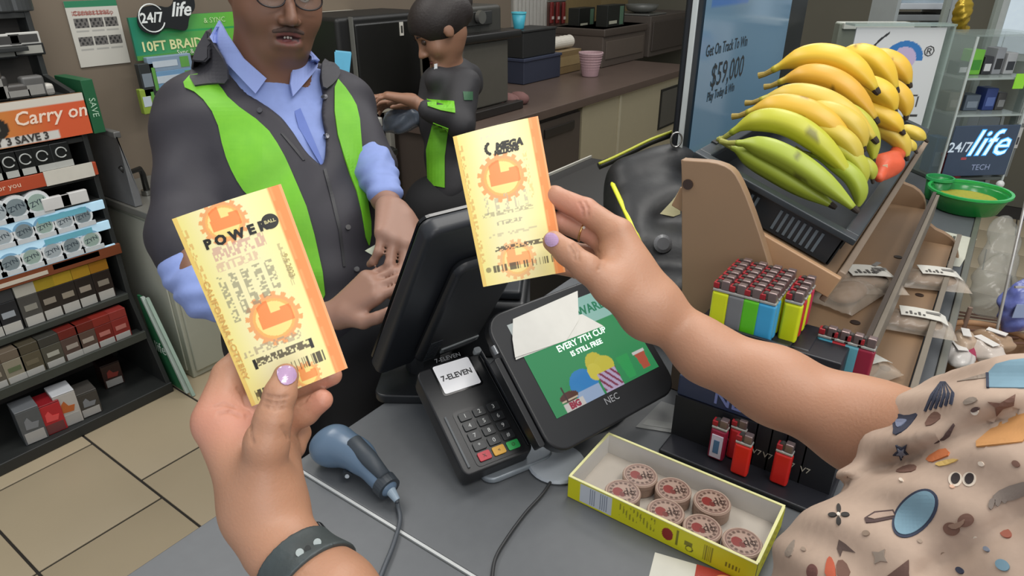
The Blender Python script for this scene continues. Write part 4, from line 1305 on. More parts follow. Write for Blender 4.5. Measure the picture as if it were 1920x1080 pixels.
in_case(-.02, .47, '#55606b', .05, .05, 'slate gadget in the middle of the lower case shelf', 6, lc='#7f8a94')
in_case(.04, .47, '#2d3f78', .04, .07, 'deep blue gadget on the lower case shelf', 7, lc='#5b6fa8')
in_case(.08, .47, '#4c4a48', .03, .055, 'dark gadget at the right end of the lower case shelf', 8, lc='#8a8a88')
in_case(-.085, .0, '#3f6ea0', .04, .12, 'blue box behind the neon word at the left', 9, lc='#88a8c8')
in_case(.075, .0, '#3c3f45', .05, .11, 'dark box behind the neon word at the right', 10, lc='#6a6e76')
# green price flag
P = Mc @ Vector((.062, hC * .70, .006))
tag(MB(Mc).box(.045, .080, hC * .66, hC * .76, .004, .006).build('price_flag', mat('#8fd633', .5)), 'fluorescent green price flag clipped on the upper case shelf edge', 'flag')
# neon style word
t = thing('brand_sign', 'blue glowing script sign on dark plate at bottom of the acrylic case', 'sign', Mc @ T((0, .06, .01)))
MB(Mc).box(-w2 + .012, w2 - .002, .02, .185, .002, .006).build('plate', mat('#39475a', .35), t, bevel=.002)
ML = Mc @ T((.022, .125, .0065))
text('life', .118, mat('#3fa0ea', .4, emit=.7), t, ML, bold=.003, shear=.35)
text('life', .118, mat('#d5eefc', .4, emit=.5), t, ML @ T((0, 0, .001)), shear=.35)
text('24/7', .045, mat('#c9d6e2', .4, emit=.2), t, Mc @ T((-.072, .115, .0065)), bold=.0006)
text('TECH', .026, mat('#9aa6c4', .4), t, Mc @ T((.02, .048, .0065)))
# golden item and framed panes above
t = thing('gold_charm', 'gold crumpled charm hanging above the acrylic case', 'charm', D(1805, 25, 2.3))
c_ = D(1805, 22, 2.3)
organic('charm', [elli(c_, (.028, .028, .05), k=.02), cone((c_ + [0, 0, -.03], .01), (c_ + [.01, -.02, -.06], .015), .02)], c_ - .1, c_ + .1, .005, mat('#a58a2c', .3, metal=.6, bump=.8, scale=60), t, post=lambda P, d: crumple(P, d, 110, .004))
MB().cyl(c_ + [0, 0, .04], c_ + [0, 0, .16], .003).build('string', mat('#77705a', .5), t)
Mp = face_frame(1700, 45, 2.6)
kp = 2.6 / FPX
t = thing('display_shelf', 'glassy shelf with pale top behind the swirl sign', 'shelf', (Mp.translation.x, Mp.translation.y, 0))
MB(Mp).box(-20 * kp, 75 * kp, 25 * kp, 36 * kp, -.2, 0).build('shelf_board', mat('#a9aeb2', .4), t, bevel=.003)
MB(Mp).box(-20 * kp, 75 * kp, 5 * kp, 16 * kp, -.2, .0).build('shelf_board', mat('#6f7373', .4), t, bevel=.003)
MB(Mp).box(-26 * kp, -20 * kp, .952 - Mp.translation.z, 120 * kp, -.2, 0).build('upright', mat('#8f9594', .35), t)
MB(Mp).box(75 * kp, 84 * kp, .952 - Mp.translation.z, 120 * kp, -.2, 0).build('upright', mat('#9aa09f', .35), t)
MB(Mp).box(-20 * kp, 75 * kp, 36 * kp, 120 * kp, -.02, -.015).build('pane', mat_glass('#a6b7c2', .6), t)
for px in (1765, 1860):
    Mq = face_frame(px, 60, 2.5)
    t = thing('upright_post', 'slim grey green post, %s of the acrylic case' % ('left' if px < 1800 else 'right'), 'post', (Mq.translation.x, Mq.translation.y, 0), 'slim posts near the acrylic case')
    MB(Mq).box(-.010, .010, .952 - Mq.translation.z, .35, -.02, 0).build('post', mat('#80877f', .35), t, bevel=.002)
    MB(Mq).box(-.03, .03, .952 - Mq.translation.z, .962 - Mq.translation.z, -.04, .02).build('foot', mat('#6c716b', .4), t)

# green round tray, red cup
P = G(1808, 392, .951)
t = thing('round_dish', 'translucent green round dish with yellow insert on the counter', 'dish', P)
MB(T(P)).lathe([(.075, 0), (.082, .004), (.098, .045), (.102, .05), (.098, .052), (.093, .045), (.078, .008), (.0, .008)], 32).build('dish', mat('#1f8a3c', .2, alpha=.85), t, smooth=True)
MB(T(P)).lathe([(.078, .009), (.082, .030), (.075, .036), (.068, .034), (.0, .030)], 28).build('insert', mat('#7e9a3c', .5, scale=120, mix='#c2aa3c'), t, smooth=True)
MB(T(P)).lathe([(.100, .052), (.108, .054), (.108, .060), (.100, .060)], 32).build('rim', mat('#2fae52', .25), t)
for k, (px, py, h, r_, c, lab) in enumerate(((1778, 335, .075, .038, '#8e2a30', 'dark red cup left of the green dish'), (1752, 372, .06, .035, '#1f7a3a', 'green tub at left of the green dish'))):
    P = G(px, py, .951)
    t = thing('cup', lab, 'cup', P)
    MB(T(P)).lathe([(r_ * .8, 0), (r_ * .85, .003), (r_, h), (r_ * .93, h), (r_ * .8, .008), (0, .008)], 24).build('cup_body', mat(c, .3), t, smooth=True)
    MB(T(P)).lathe([(r_ * .97, h), (r_ * 1.1, h), (r_ * 1.1, h + .008), (r_ * .97, h + .008)], 24).build('rim', mat('#b04a50' if k == 0 else '#38a05c', .3), t)
P = G(1873, 352, .951)
tag(MB().ell(P + [0, 0, .012], .012, 14).build('earbud', mat('#cfcfcb', .3), smooth=True), 'small white ball shaped gadget right of the green dish', 'gadget')

# ================================================================ WIRE FLOOR RACK WITH BAGS AT FAR RIGHT
t = thing('wire_rack', 'brown wire floor rack with snack bags at the right edge', 'rack', D(1900, 640, 1.45) * [1, 1, 0])
Mw = face_frame(1868, 640, 1.5)
zw = Mw.translation.z
for k in range(7):
    MB(Mw).cyl((-.045, .02 - k * .004, .04 - k * .035), (.26, .015 - k * .012, .04 - k * .035), .0028, n=8).build('wire', mat('#6d4d3c', .4), t)
for x_ in (-.045, .26):
    MB(Mw).cyl((x_, -zw, -.05), (x_, .06, -.05), .005, n=10).build('upright', mat('#8a7466', .4), t)
MB(Mw).tube([(-.045, .33, .0), (-.05, .18, .03), (-.045, .02, .05)], .003, 8).build('wire', mat('#b6b3ad', .3, metal=.5), t)
MB(Mw).cyl((-.045, .16, .05), (.26, .16, .05), .0028, n=8).build('wire', mat('#b6b3ad', .3, metal=.5), t)
cols = [('#3a3f86', 'blue bag in the lower pocket of the wire rack'), ('#5a2f92', 'purple bag in the upper pocket of the wire rack'), ('#26457a', 'navy bag right of the lower blue bag'), ('#472480', 'dark purple bag at upper right picture edge')]
for k, (dx, dz, w, h) in enumerate(((.0, .05, .10, .13), (.03, .19, .09, .15), (.10, .05, .10, .13), (.12, .2, .1, .17))):
    P = Mw @ Vector((dx + .02, dz, 0))
    g_ = thing('snack_bag', cols[k][1], 'bag', P, 'bags in the wire rack')
    Rm = np.array(Mw)[:3, :3]; c_ = np.array(Mw @ Vector((dx + .02, dz + h / 2 - .02, .01)))
    organic('bag', [elli(c_, (w / 2, h / 2, .03), R=Rm, k=.01)], c_ - .14, c_ + .14, .004, mat(cols[k][0], .22, bump=.9, scale=45, mix='#7f8cc8' if k % 2 == 0 else '#8a5cc0'), g_, post=lambda P, d: crumple(P, d, 90, .005))
    MB(Mw).box(dx - .02, dx + .05, dz + h * .25, dz + h * .5, .04, .042).build('label', mat('#8d9ab8', .4), g_, bevel=.0005)
# lower goods in plastic beside the counter
bs = thing('goods_basket', 'low brown basket of plastic wrapped snacks beside the counter edge', 'basket', D(1825, 640, 1.42))
c0 = D(1862, 640, 1.45)
Mb_ = axes(c0 + np.array([0, 0, -.03]), (1, 0, 0), (0, 1, 0))
MB(Mb_).lathe([(.06, -.06), (.07, -.055), (.095, .02), (.100, .02), (.075, -.06), (.0, -.062)], 36).build('basket_body', mat('#8d6a4c', .6, bump=.5, scale=50), bs, smooth=True)
MB(Mb_).tube([(.099 * math.cos(a), .099 * math.sin(a), .022) for a in np.linspace(0, 2 * math.pi, 40)[:-1]], .007, 10, closed=True).build('rim', mat('#b08660', .5), bs, smooth=True)
MB(Mb_).cyl((0, 0, -.062), (0, 0, -.9), .03).build('stand', mat('#5a4c42', .5), bs)
for k, (px, py, c, w, r_, lab) in enumerate(((1795, 655, '#c8c3bd', .05, .4, 'white and clear wrapped snack at the left of the basket'), (1822, 640, '#9c3350', .045, -.5, 'crimson wrapped snack in the basket'), (1840, 660, '#cbbfb4', .05, .9, 'pale wrapped snack nearest the shirt in the basket'), (1815, 612, '#b9a38c', .04, .2, 'tan wrapped snack at the back of the basket'), (1865, 628, '#a58a70', .04, 1.3, 'brown wrapped snack at the right of the basket'))):
    c_ = D(px, py, 1.40)
    c_[2] = c0[2] - .0 + .006 * k
    g_ = thing('wrapped_snack', lab, 'snack', c_, 'wrapped snacks in the basket')
    organic('wrapper', [elli(c_, (w, w * .62, .02), R=np.array(Matrix.Rotation(r_, 3, 'Z')), k=.01)], c_ - .09, c_ + .09, .0035, mat(c, .18, bump=.9, scale=50, alpha=.85), g_, post=lambda P, d: crumple(P, d, 130, .0035))
    MB(T(c_ + [0, 0, .022], rz=r_)).box(-w * .5, w * .4, -w * .2, w * .2, 0, .0012).build('label', mat('#d6d2cc' if k != 1 else '#d9b4bc', .4), g_)
t = thing('plastic_sleeve', 'clear crinkled plastic bag standing beyond the price sheet', 'bag', G(1880, 470, .90))
c_ = D(1873, 520, 1.62)
organic('film', [cone((D(1885, 430, 1.72), .03), (D(1858, 560, 1.55), .045), .03)], c_ - .25, c_ + .25, .006, mat('#a9a9a0', .15, alpha=.35, bump=.8, scale=40), t, post=lambda P, d: crumple(P, d, 60, .008))

# ================================================================ LIGHTER DISPLAY
M_BLK = mat('#1b1c22', .4)
ld = thing('lighter_display', 'black two tier lighter stand in front of the wooden rack', 'stand', (.82, .17, .951))
MB().box(.755, .898, .045, .275, .951, .960).build('base', M_BLK, ld, bevel=.003)
MB().box(.822, .898, .115, .262, .960, 1.15).build('tower', M_BLK, ld, bevel=.003)
MB().box(.802, .822, .05, .275, 1.030, 1.065).build('header_bar', mat('#27304a', .35), ld, bevel=.003, label='navy header bar')
MB().box(.822, .898, .05, .115, .960, 1.06).build('side_block', M_BLK, ld, bevel=.003)
text('NEON', .032, mat('#6a74a4', .4), ld, axes((.8015, .175, 1.048), (0, -1, 0), (0, 0, 1)), bold=.0004)
for yy in (.135, .115, .155, .09):
    MB().box(.80, .822, yy - .001, yy + .001, .96, 1.03).build('divider', mat('#2a2c34', .4), ld)
holders = MB()
# lighters
def lighter(P, col, lab, grp, proto=[None], h=.056, rz=0.0, cap='#962028', nm='lighter'):
    M = T(P, rz=rz)
    t = thing(nm, lab, 'lighter', M, grp)
    b = MB(M).box(-.0065, .0065, -.0115, .0115, 0, h)
    b.build('body', mat(col, .3), t, bevel=.004, seg=3)
    MB(M).box(-.006, .006, -.011, .011, h + .0002, h + .004).build('collar', mat('#b9b9b4', .3, metal=.5), t, bevel=.001)
    MB(M).box(-.0055, .0055, -.010, .001, h + .004, h + .017).build('wind_guard', mat('#8c7a78', .3, metal=.7), t, bevel=.0015)
    MB(M).cyl((-.0035, .0045, h + .010), (.0035, .0045, h + .010), .0048, n=14).build('spark_wheel', mat('#6e6a66', .35, metal=.8), t)
    MB(M).box(-.0055, .0055, .0035, .0112, h + .0045, h + .0125).build('button', mat(cap, .35), t, bevel=.001)
    return t
cols = ['#d3dc1e', '#77797c', '#5cbf24', '#3f9fd0']
extra = ['#c02a2a', '#d3dc1e', '#6a3f9a', '#3f9fd0', '#77797c', '#d88a22', '#3faa4a', '#b92848']
rn = ['front', 'second', 'third', 'fourth', 'fifth', 'sixth']
rr = random.Random(11)
for i in range(6):
    for j in range(4):
        x_ = .803 + i * .0168
        px, py = [(1345, 606), (1373, 618), (1400, 629), (1427, 640)][j]
        P = PL(px, py, 0, .803)
        P[0] = x_; P[2] = PL(1385, 622, 0, .803)[2] - .004
        c = cols[j] if i == 0 else rr.choice(extra)
        cn = {'#d3dc1e': 'yellow', '#77797c': 'grey', '#5cbf24': 'green', '#3f9fd0': 'sky blue', '#c02a2a': 'red', '#6a3f9a': 'violet', '#d88a22': 'orange', '#3faa4a': 'dark green', '#b92848': 'crimson'}[c]
        lighter(P, c, '%s lighter in the %s row of the upper block, %s' % (cn, rn[i], ['far left', 'second from the left', 'third from the left', 'at the right corner'][j]), 'lighters in the upper block')
        zl = P[2]
for i in range(4):
    P = PL(1474, 640, 0, .83); x_ = .832 + i * .019
    P[0] = x_; P[2] = zl - .004
    c = ['#d3dc1e', '#c02a2a', '#d3dc1e', '#b92848'][i]
    lighter(P, c, '%s lighter in the detached rightmost file, %s' % ({'#d3dc1e': 'yellow', '#c02a2a': 'red', '#b92848': 'crimson'}[c], nth(i, 4, 'from the front')), 'lighters in the rightmost file')
MB().box(.790, .898, .138, .262, 1.15, zl - .001).build('tray_floor', M_BLK, ld, bevel=.002)
MB().box(.787, .792, .136, .264, zl - .012, zl + .012).build('tray_wall', mat('#22242a', .3), ld, bevel=.001)
MB().box(.815, .898, .075, .136, 1.06, zl - .006).build('side_tower', M_BLK, ld, bevel=.002)
for k, c in enumerate(('#3a8fa8', '#b0242c', '#5f9fae', '#8c2038')):
    P = PL(1500 + k * 11, 690 - k * 14, 0, .86 + k * .01)
    lighter((.87, .105 - k * .016, 1.062), c, ['teal', 'red', 'pale teal', 'dark red'][k] + ' slim utility lighter standing at the right of the lighter block', 'slim lighters right of the block', h=.09, nm='slim_lighter')
# lower tier
for k, (yy, c, lab, x_) in enumerate(((.200, '#8c1f3c', 'crimson lighter with white label at left of the lower tier', .785), (.178, '#b3242a', 'red lighter behind the front red one in the lower tier', .80), (.162, '#d4281e', 'bright red lighter in front in the lower tier', .772), (.112, '#c8241e', 'bright red lighter at right of the lower tier', .785))):
    t = lighter((x_, yy, .9605), c, lab, 'lighters in the lower tier', h=.052)
    if k == 0:
        MB().box(x_ - .0082, x_ - .0066, yy - .008, yy + .008, .966, 1.004).build('label', mat('#c3bccb', .4), t)
        MB().box(x_ - .0086, x_ - .0082, yy - .004, yy + .004, .974, .996).build('print', mat('#4a6a8c', .4), t)
for yy in (.185, .150, .135, .105, .085):
    text('¥7', .012, mat('#b9b7a8', .5), ld, axes((.7545, yy, .9565 + .0), (0, -1, 0), (0, 0, 1))) if False else text('V7', .012, mat('#a5a396', .5), ld, axes((.80 - .0008, yy, .985), (0, -1, 0), (0, 0, 1)))
MB().box(.80, .8215, .05, .275, .960, 1.03).build('lower_back', mat('#15161c', .5), ld)
# ================================================================ YELLOW CARTON WITH TINS
X0_, X1_, Y0_, Y1_, ZB, ZT = .604, .716, .088, .338, .951, .985
bx = thing('candy_carton', 'open yellow cardboard display carton on the counter, holding round tins', 'box', ((X0_ + X1_) / 2, (Y0_ + Y1_) / 2, ZB))
M_IN = mat('#cfcdc8', .6)
MB().box(X0_ + .002, X1_ - .002, Y0_ + .002, Y1_ - .002, ZB, ZB + .002).build('bottom', mat('#b5ada2', .6), bx)
wt = .003
for nm, b in (('long_side', (X0_, X0_ + wt, Y0_, Y1_)), ('long_side', (X1_ - wt, X1_, Y0_, Y1_)), ('short_side', (X0_ + wt, X1_ - wt, Y0_, Y0_ + wt)), ('short_side', (X0_ + wt, X1_ - wt, Y1_ - wt, Y1_))):
    MB().box(b[0], b[1], b[2], b[3], ZB, ZT).build(nm, M_IN, bx, bevel=.0006)
LN = Y1_ - Y0_; HH = ZT - ZB
def carton_long(u, v):
    a, b = u / LN, v / HH
    C = paint(u, v, '#d3d01c')
    put(C, rect(a, b, .075, .26, .08, .96), '#c6ccd4')
    put(C, rect(a, b, .09, .25, .12, .9) & (np.sin(a * 520) > .1) & (np.sin(a * 90 + 1) > -.3), '#5f6a80')
    put(C, rect(a, b, .30, .50, .3, .9) & (np.sin(a * 330) + .6 * np.sin(b * 11 + a * 60) > .7), '#8f8c20')
    put(C, ((a - .57) / .03) ** 2 + ((b - .5) / .28) ** 2 < 1, '#8c2620')
    put(C, (rect(a, b, .615, .625, .2, .9) | rect(a, b, .66, .70, .4, .6)), '#77751c')
    r = np.hypot((a - .685) * LN, (b - .3) * HH)
    put(C, (r < .005) & (r > .0035), '#5c5a18')
    put(C, rect(a, b, .75, .80, .12, .85) & (np.sin(a * 900) > -.2), '#8a871c')
    put(C, rect(a, b, .86, .93, .3, .5) & (np.sin(a * 400) > 0), '#6d6b18')
    return C
panel('printed_face', LN, HH, 250, 34, carton_long, axes((X0_ - .0006, Y1_, ZB), (0, -1, 0), (0, 0, 1)), bx, label='yellow printed long side')
def carton_short(u, v):
    C = paint(u, v, '#cfcb22'); a, b = u / (X1_ - X0_), v / HH
    put(C, rect(a, b, .2, .8, .2, .8) & (np.sin(a * 60 + b * 20) + np.sin(b * 25) > .5), '#a08f2c')
    return C
panel('printed_face', X1_ - X0_, HH, 60, 20, carton_short, axes((X0_, Y0_ - .0006, ZB), (1, 0, 0), (0, 0, 1)), bx)
panel('printed_face', X1_ - X0_, HH, 60, 20, carton_short, axes((X1_, Y1_ + .0006, ZB), (-1, 0, 0), (0, 0, 1)), bx)
panel('printed_face', LN, HH, 100, 20, lambda u, v: paint(u, v, '#d3d01c'), axes((X1_ + .0006, Y0_, ZB), (0, 1, 0), (0, 0, 1)), bx)
rmx = MB()
rmx.box(X0_ - .0006, X0_ + wt, Y0_, Y1_, ZT, ZT + .0012).box(X1_ - wt, X1_ + .0006, Y0_, Y1_, ZT, ZT + .0012).box(X0_ + wt, X1_ - wt, Y0_ - .0006, Y0_ + wt, ZT, ZT + .0012).box(X0_ + wt, X1_ - wt, Y1_ - wt, Y1_ + .0006, ZT, ZT + .0012)
rmx.build('rim', mat('#d8d69a', .5), bx)
tins = [(1200, 893, 'rearmost round tin in the yellow carton'), (1175, 918, 'leftmost round tin in the yellow carton'), (1262, 920, 'round tin in the middle of the rear file'), (1335, 943, 'round tin at the right of the rear file'), (1246, 962, 'round tin against the near wall, below the middle tin'), (1314, 993, 'round tin against the near wall, second from the right corner'), (1384, 1016, 'round tin in the right front corner of the carton')]
def tintop(r0, seed):
    rg_ = random.Random(seed)
    def f(u, v):
        x, yv = (u - r0) / r0, (v - r0) / r0
        C = paint(u, v, '#a3897a'); r = np.hypot(x, yv)
        put(C, (r > .80) & (r < .88), '#7a5c52')
        put(C, (r > .60) & (r < .76) & (np.sin(np.arctan2(yv, x) * 16) > -.1), '#5c4338')
        put(C, ((x + .28) / .30) ** 2 + (yv / .34) ** 2 < 1, '#7e2822')
        put(C, ((x + .05) / .16) ** 2 + ((yv + .2) / .2) ** 2 < 1, '#6b2a22')
        put(C, rect(x, yv, .08, .58, -.35, .32) & (np.sin(x * 30 + yv * 3) > .1), '#4c342a')
        return C
    return f
tp = []
for k, (px, py, lab) in enumerate(tins):
    P = G(px, py, .9715); r_ = .0235
    P[0] = min(max(P[0], X0_ + r_ + .005), X1_ - r_ - .004); P[1] = min(max(P[1], Y0_ + r_ + .004), Y1_ - r_ - .004)
    for (q_) in tp:
        dd = P[:2] - q_[:2]; n_ = np.linalg.norm(dd)
        if n_ < 2 * r_ + .001 and n_ > 0: P[:2] = q_[:2] + dd / n_ * (2 * r_ + .001)
    P[0] = min(max(P[0], X0_ + r_ + .004), X1_ - r_ - .004)
    tp.append(P)
    M = T((P[0], P[1], ZB + .0022))
    t = thing('snuff_tin', lab, 'tin', M, 'round tins in the yellow carton')
    MB(M).lathe([(r_ * .95, 0), (r_, .002), (r_, .013), (r_ * .97, .0135), (0, .0135)], 36).build('can', mat('#9c8474', .45), t, smooth=False)
    MB(M).lathe([(r_ * 1.01, .0137), (r_ * 1.01, .0195), (r_ * .97, .0205), (0, .0205)], 36).build('lid', mat('#a48a7a', .4), t)
    MB(M).tube([(r_ * .92 * math.cos(a), r_ * .92 * math.sin(a), .0207) for a in np.linspace(0, 2 * math.pi, 37)[:-1]], .0009, 6, closed=True).build('lid_ring', mat('#b59c8c', .4), t)
    # printed round label
    n = 26
    pts, cl_ = [], None
    U, A_ = np.meshgrid(np.linspace(0.001, r_ * .88, n), np.linspace(0, 2 * math.pi, 49)[:-1])
    x, yv = (U * np.cos(A_)).ravel(), (U * np.sin(A_)).ravel()
    F = [(j * n + i, j * n + i + 1, ((j + 1) % 48) * n + i + 1, ((j + 1) % 48) * n + i) for j in range(48) for i in range(n - 1)]
    Rl = T(rz=-1.0)
    MB(M @ T((0, 0, .0209)) @ Rl).add(np.c_[x, yv, np.zeros(len(x))], F, col=tintop(r_, k)(x + r_, yv + r_)).build('label', mat_print(.4), t, fix=False)
    text('GO', .010, mat('#3f2820', .5), t, M @ T((0, 0, .0211)) @ Rl @ T((r_ * .35, -.002, 0)))

# loose papers on the counter
q = [G(1192, 800, .952), G(1265, 812, .952), G(1302, 772, .952), G(1240, 752, .952)]
t = thing('paper_card', 'blank pale grey card on the counter under the customer display', 'paper', q[0])
MB().quadslab(q, .0008).build('card', mat('#8f9190', .5), t)
e1, e2 = q[1] - q[0], q[3] - q[0]
MB().quadslab([q[0] + e1 * .1 + e2 * .1 + [0, 0, .0006], q[0] + e1 * .9 + e2 * .1 + [0, 0, .0006], q[0] + e1 * .9 + e2 * .3 + [0, 0, .0006], q[0] + e1 * .1 + e2 * .3 + [0, 0, .0006]], .0003).build('print', mat('#9c9e9c', .5), t)
y_ = Y0_
q = [G(1245, 1085, .9505), G(1400, 1095, .9505), G(1400, 1060, .9505), G(1283, 1033, .9505)]
t = thing('flyer', 'white flyer with red letter sticking out under the yellow carton', 'paper', q[0])
fo = G(1250, 1085, .9508)
Mfl = axes(fo, (0.25, -1, 0), (1, .2, 0))
MB(Mfl).box(-.02, .11, -.05, .034, -.0004, .0).build('sheet', mat('#c9c7bc', .5), t)
MB(Mfl).box(.030, .085, -.05, .034, 0, .0003).build('red_field', mat('#a5352a', .5), t)
text('E', .05, mat('#e2dccf', .5), t, Mfl @ T((.045, -.004, .0003)), bold=.002)
MB(Mfl @ T((.066, .017, .0005))).tube([(.013 * math.cos(a), .010 * math.sin(a), 0) for a in np.linspace(0, 2 * math.pi, 25)[:-1]], .0025, 6, closed=True).build('ring_print', mat('#d88a5a', .5), t)


# ================================================================ PAYMENT TERMINAL AND CUSTOMER DISPLAY
def qframe(bl, br, tl, zb, zr=None, dtop=None):
    A = G(*bl, zb); B = G(*br, zb if zr is None else zr)
    ex = B - A; w = np.linalg.norm(ex); ex /= w
    r = ray(*tl)
    d = ((A - CP) @ ex) / (r @ ex) if dtop is None else dtop
    C = D(tl[0], tl[1], d)
    h = np.linalg.norm(C - A)
    M = axes(A, ex, C - A)
    return M, w, h


M1, w1, h1 = qframe((872, 895), (1003, 843), (778, 698), .985)
print('pin', w1, h1, M1.translation, M1.col[2])
M2, w2_, h2 = qframe((1040, 858), (1275, 728), (903, 597), 1.005)
print('nec', w2_, h2, M2.translation, M2.col[2])
pt = thing('payment_terminal', 'black card terminal with white screen and keypad on the counter', 'card terminal', M1 @ T((w1 / 2, h1 / 2, -.03)))
M_T = mat('#1f2022', .4)
rp = lambda x0, x1, y0, y1, r, n=5: [(x1 - r + r * math.cos(a), y1 - r + r * math.sin(a)) for a in np.linspace(0, math.pi / 2, n)] + [(x0 + r + r * math.cos(a), y1 - r + r * math.sin(a)) for a in np.linspace(math.pi / 2, math.pi, n)] + [(x0 + r + r * math.cos(a), y0 + r + r * math.sin(a)) for a in np.linspace(math.pi, 1.5 * math.pi, n)] + [(x1 - r + r * math.cos(a), y0 + r + r * math.sin(a)) for a in np.linspace(1.5 * math.pi, 2 * math.pi, n)]
MB(M1).prism(rp(0, w1, 0, h1, .012), -.030, 0).build('housing', M_T, pt, bevel=.003)
MB(M1).prism(rp(w1 * .02, w1 * .98, .002, h1 - .002, .010), -.0305 - .006, -.0305).build('lower_shell', mat('#323437', .35), pt, bevel=.001)
def at1(px, py):  # pixel to local coordinates on the terminal's face
    o = np.array(M1.translation); n_ = np.array(M1.col[2])[:3]
    r = ray(px, py); d = ((o - CP) @ n_) / (r @ n_)
    p = CP + r * d - o
    return p @ np.array(M1.col[0])[:3], p @ np.array(M1.col[1])[:3]
s = [at1(*p) for p in ((837, 744), (896, 715), (876, 668), (813, 690))]
sx0, sx1 = min(s[0][0], s[3][0]) , max(s[1][0], s[2][0]); sy0, sy1 = (s[0][1] + s[1][1]) / 2, (s[2][1] + s[3][1]) / 2
MB(M1).prism(rp(sx0 - .003, sx1 + .003, sy0 - .003, sy1 + .003, .004), 0, .0006).build('bezel', mat('#101113', .2), pt)
scn = MB(M1).prism(rp(sx0, sx1, sy0, sy1, .003), .0006, .0010).build('screen', mat('#d6d6d8', .2, emit=.28), pt)
text('7-ELEVEN', .0125, mat('#3a3a3c', .4), scn, M1 @ T(((sx0 + sx1) / 2, (sy0 + sy1) / 2, .0011)), wide=.95, bold=.0003)
text('7-ELEVEN', .010, mat('#77797c', .4), pt, M1 @ T(((sx0 + sx1) / 2, sy1 + .008, .0002)))
kx0, ky0 = at1(880, 862); kx1, ky1 = at1(905, 770)
kc = at1(897, 800)
# keypad area
kw, kh = w1 * .62, h1 * .46
ox, oy = w1 * .24, h1 * .055
MB(M1).prism(rp(ox - .004, ox + kw + .004, oy - .004, oy + kh + .004, .006), 0, .0008).build('keypad_plate', mat('#1c1d1f', .35), pt)
digits = ['1', '2', '3', '4', '5', '6', '7', '8', '9', '*', '0', '#']
bw, bh = kw / 3, kh / 5
for i in range(15):
    r_, c_ = divmod(i, 3)
    x_, y_ = ox + c_ * bw, oy + kh - (r_ + 1) * bh
    col = '#26282a' if i < 12 else ['#b02a38', '#c8962c', '#2c9a4e'][c_]
    kb = MB(M1).prism(rp(x_ + .002, x_ + bw - .002, y_ + .0015, y_ + bh - .0015, .002, 3), .0008, .0030).build('key', mat(col, .4), pt, bevel=.0005, label=None if i < 12 else ['red cancel key', 'yellow key', 'green enter key'][c_])
    text(digits[i] if i < 12 else ['X', '<', 'O'][c_], .009 if i < 12 else .007, mat('#c4c6c4' if i < 12 else '#3a2c22', .4), kb, M1 @ T((x_ + bw / 2, y_ + bh / 2, .0031)))
MB(M1).cyl((w1 * .10, .01, .001), (w1 * .10, h1 * .52, .001), .0018, n=8).build('side_groove', mat('#6b6e70', .3), pt)
MB(M1).box(w1 * .93, w1 * .955, h1 * .05, h1 * .97, 0, .004).build('card_slot_rail', mat('#101113', .3), pt, bevel=.0008)
MB(M1).box(w1 * .965, w1 * .99, h1 * .05, h1 * .99, -.004, .008).build('card_slot_rail', mat('#303236', .3), pt, bevel=.0008)
e0 = at1(900, 624)
MB(M1).prism(rp(w1 * .90, w1 * 1.0, h1 * .99, h1 * 1.05, .003, 3), -.006, .004).build('latch', mat('#9ea2a3', .3), pt, label='small silver latch')
# stand plate
P = G(960, 858, .952)
MB(T((P[0], P[1], .951), rz=math.atan2(M1.col[0][1], M1.col[0][0]))).prism(rp(-.060, .055, -.035, .17, .018), 0, .010).build('stand_plate', mat('#8f979e', .3, metal=.3), pt, bevel=.003)
MB(T((P[0], P[1], .961), rz=math.atan2(M1.col[0][1], M1.col[0][0]))).box(-.03, .03, .05, .12, 0, .03).build('stand_neck', mat('#3c3e40', .4), pt, bevel=.003)

cd = thing('customer_display', 'black touch display showing green drink advert, beside the card terminal', 'display', M2 @ T((w2_ / 2, h2 / 2, -.04)))
M_N = mat('#202123', .38)
MB(M2).prism(rp(0, w2_, 0, h2, .032, 7), -.020, 0).build('bezel', M_N, cd, bevel=.004, seg=3)
MB(M2).prism(rp(.012, w2_ - .012, .012, h2 - .012, .03, 7), -.045, -.0205).build('rear_shell', mat('#1f2022', .45), cd, bevel=.004)
def at2(px, py):
    o = np.array(M2.translation); n_ = np.array(M2.col[2])[:3]
    r = ray(px, py); d = ((o - CP) @ n_) / (r @ n_)
    p = CP + r * d - o
    return p @ np.array(M2.col[0])[:3], p @ np.array(M2.col[1])[:3]
s = [at2(*p) for p in ((1033, 793), (1234, 686), (1120, 548), (960, 603))]
print('screen', s)
qx0, qx1 = (s[0][0] + s[3][0]) / 2, s[1][0]
qy0, qy1 = (s[0][1] + s[1][1]) / 2, (s[3][1] + s[2][1]) / 2
QW, QH = qx1 - qx0, qy1 - qy0
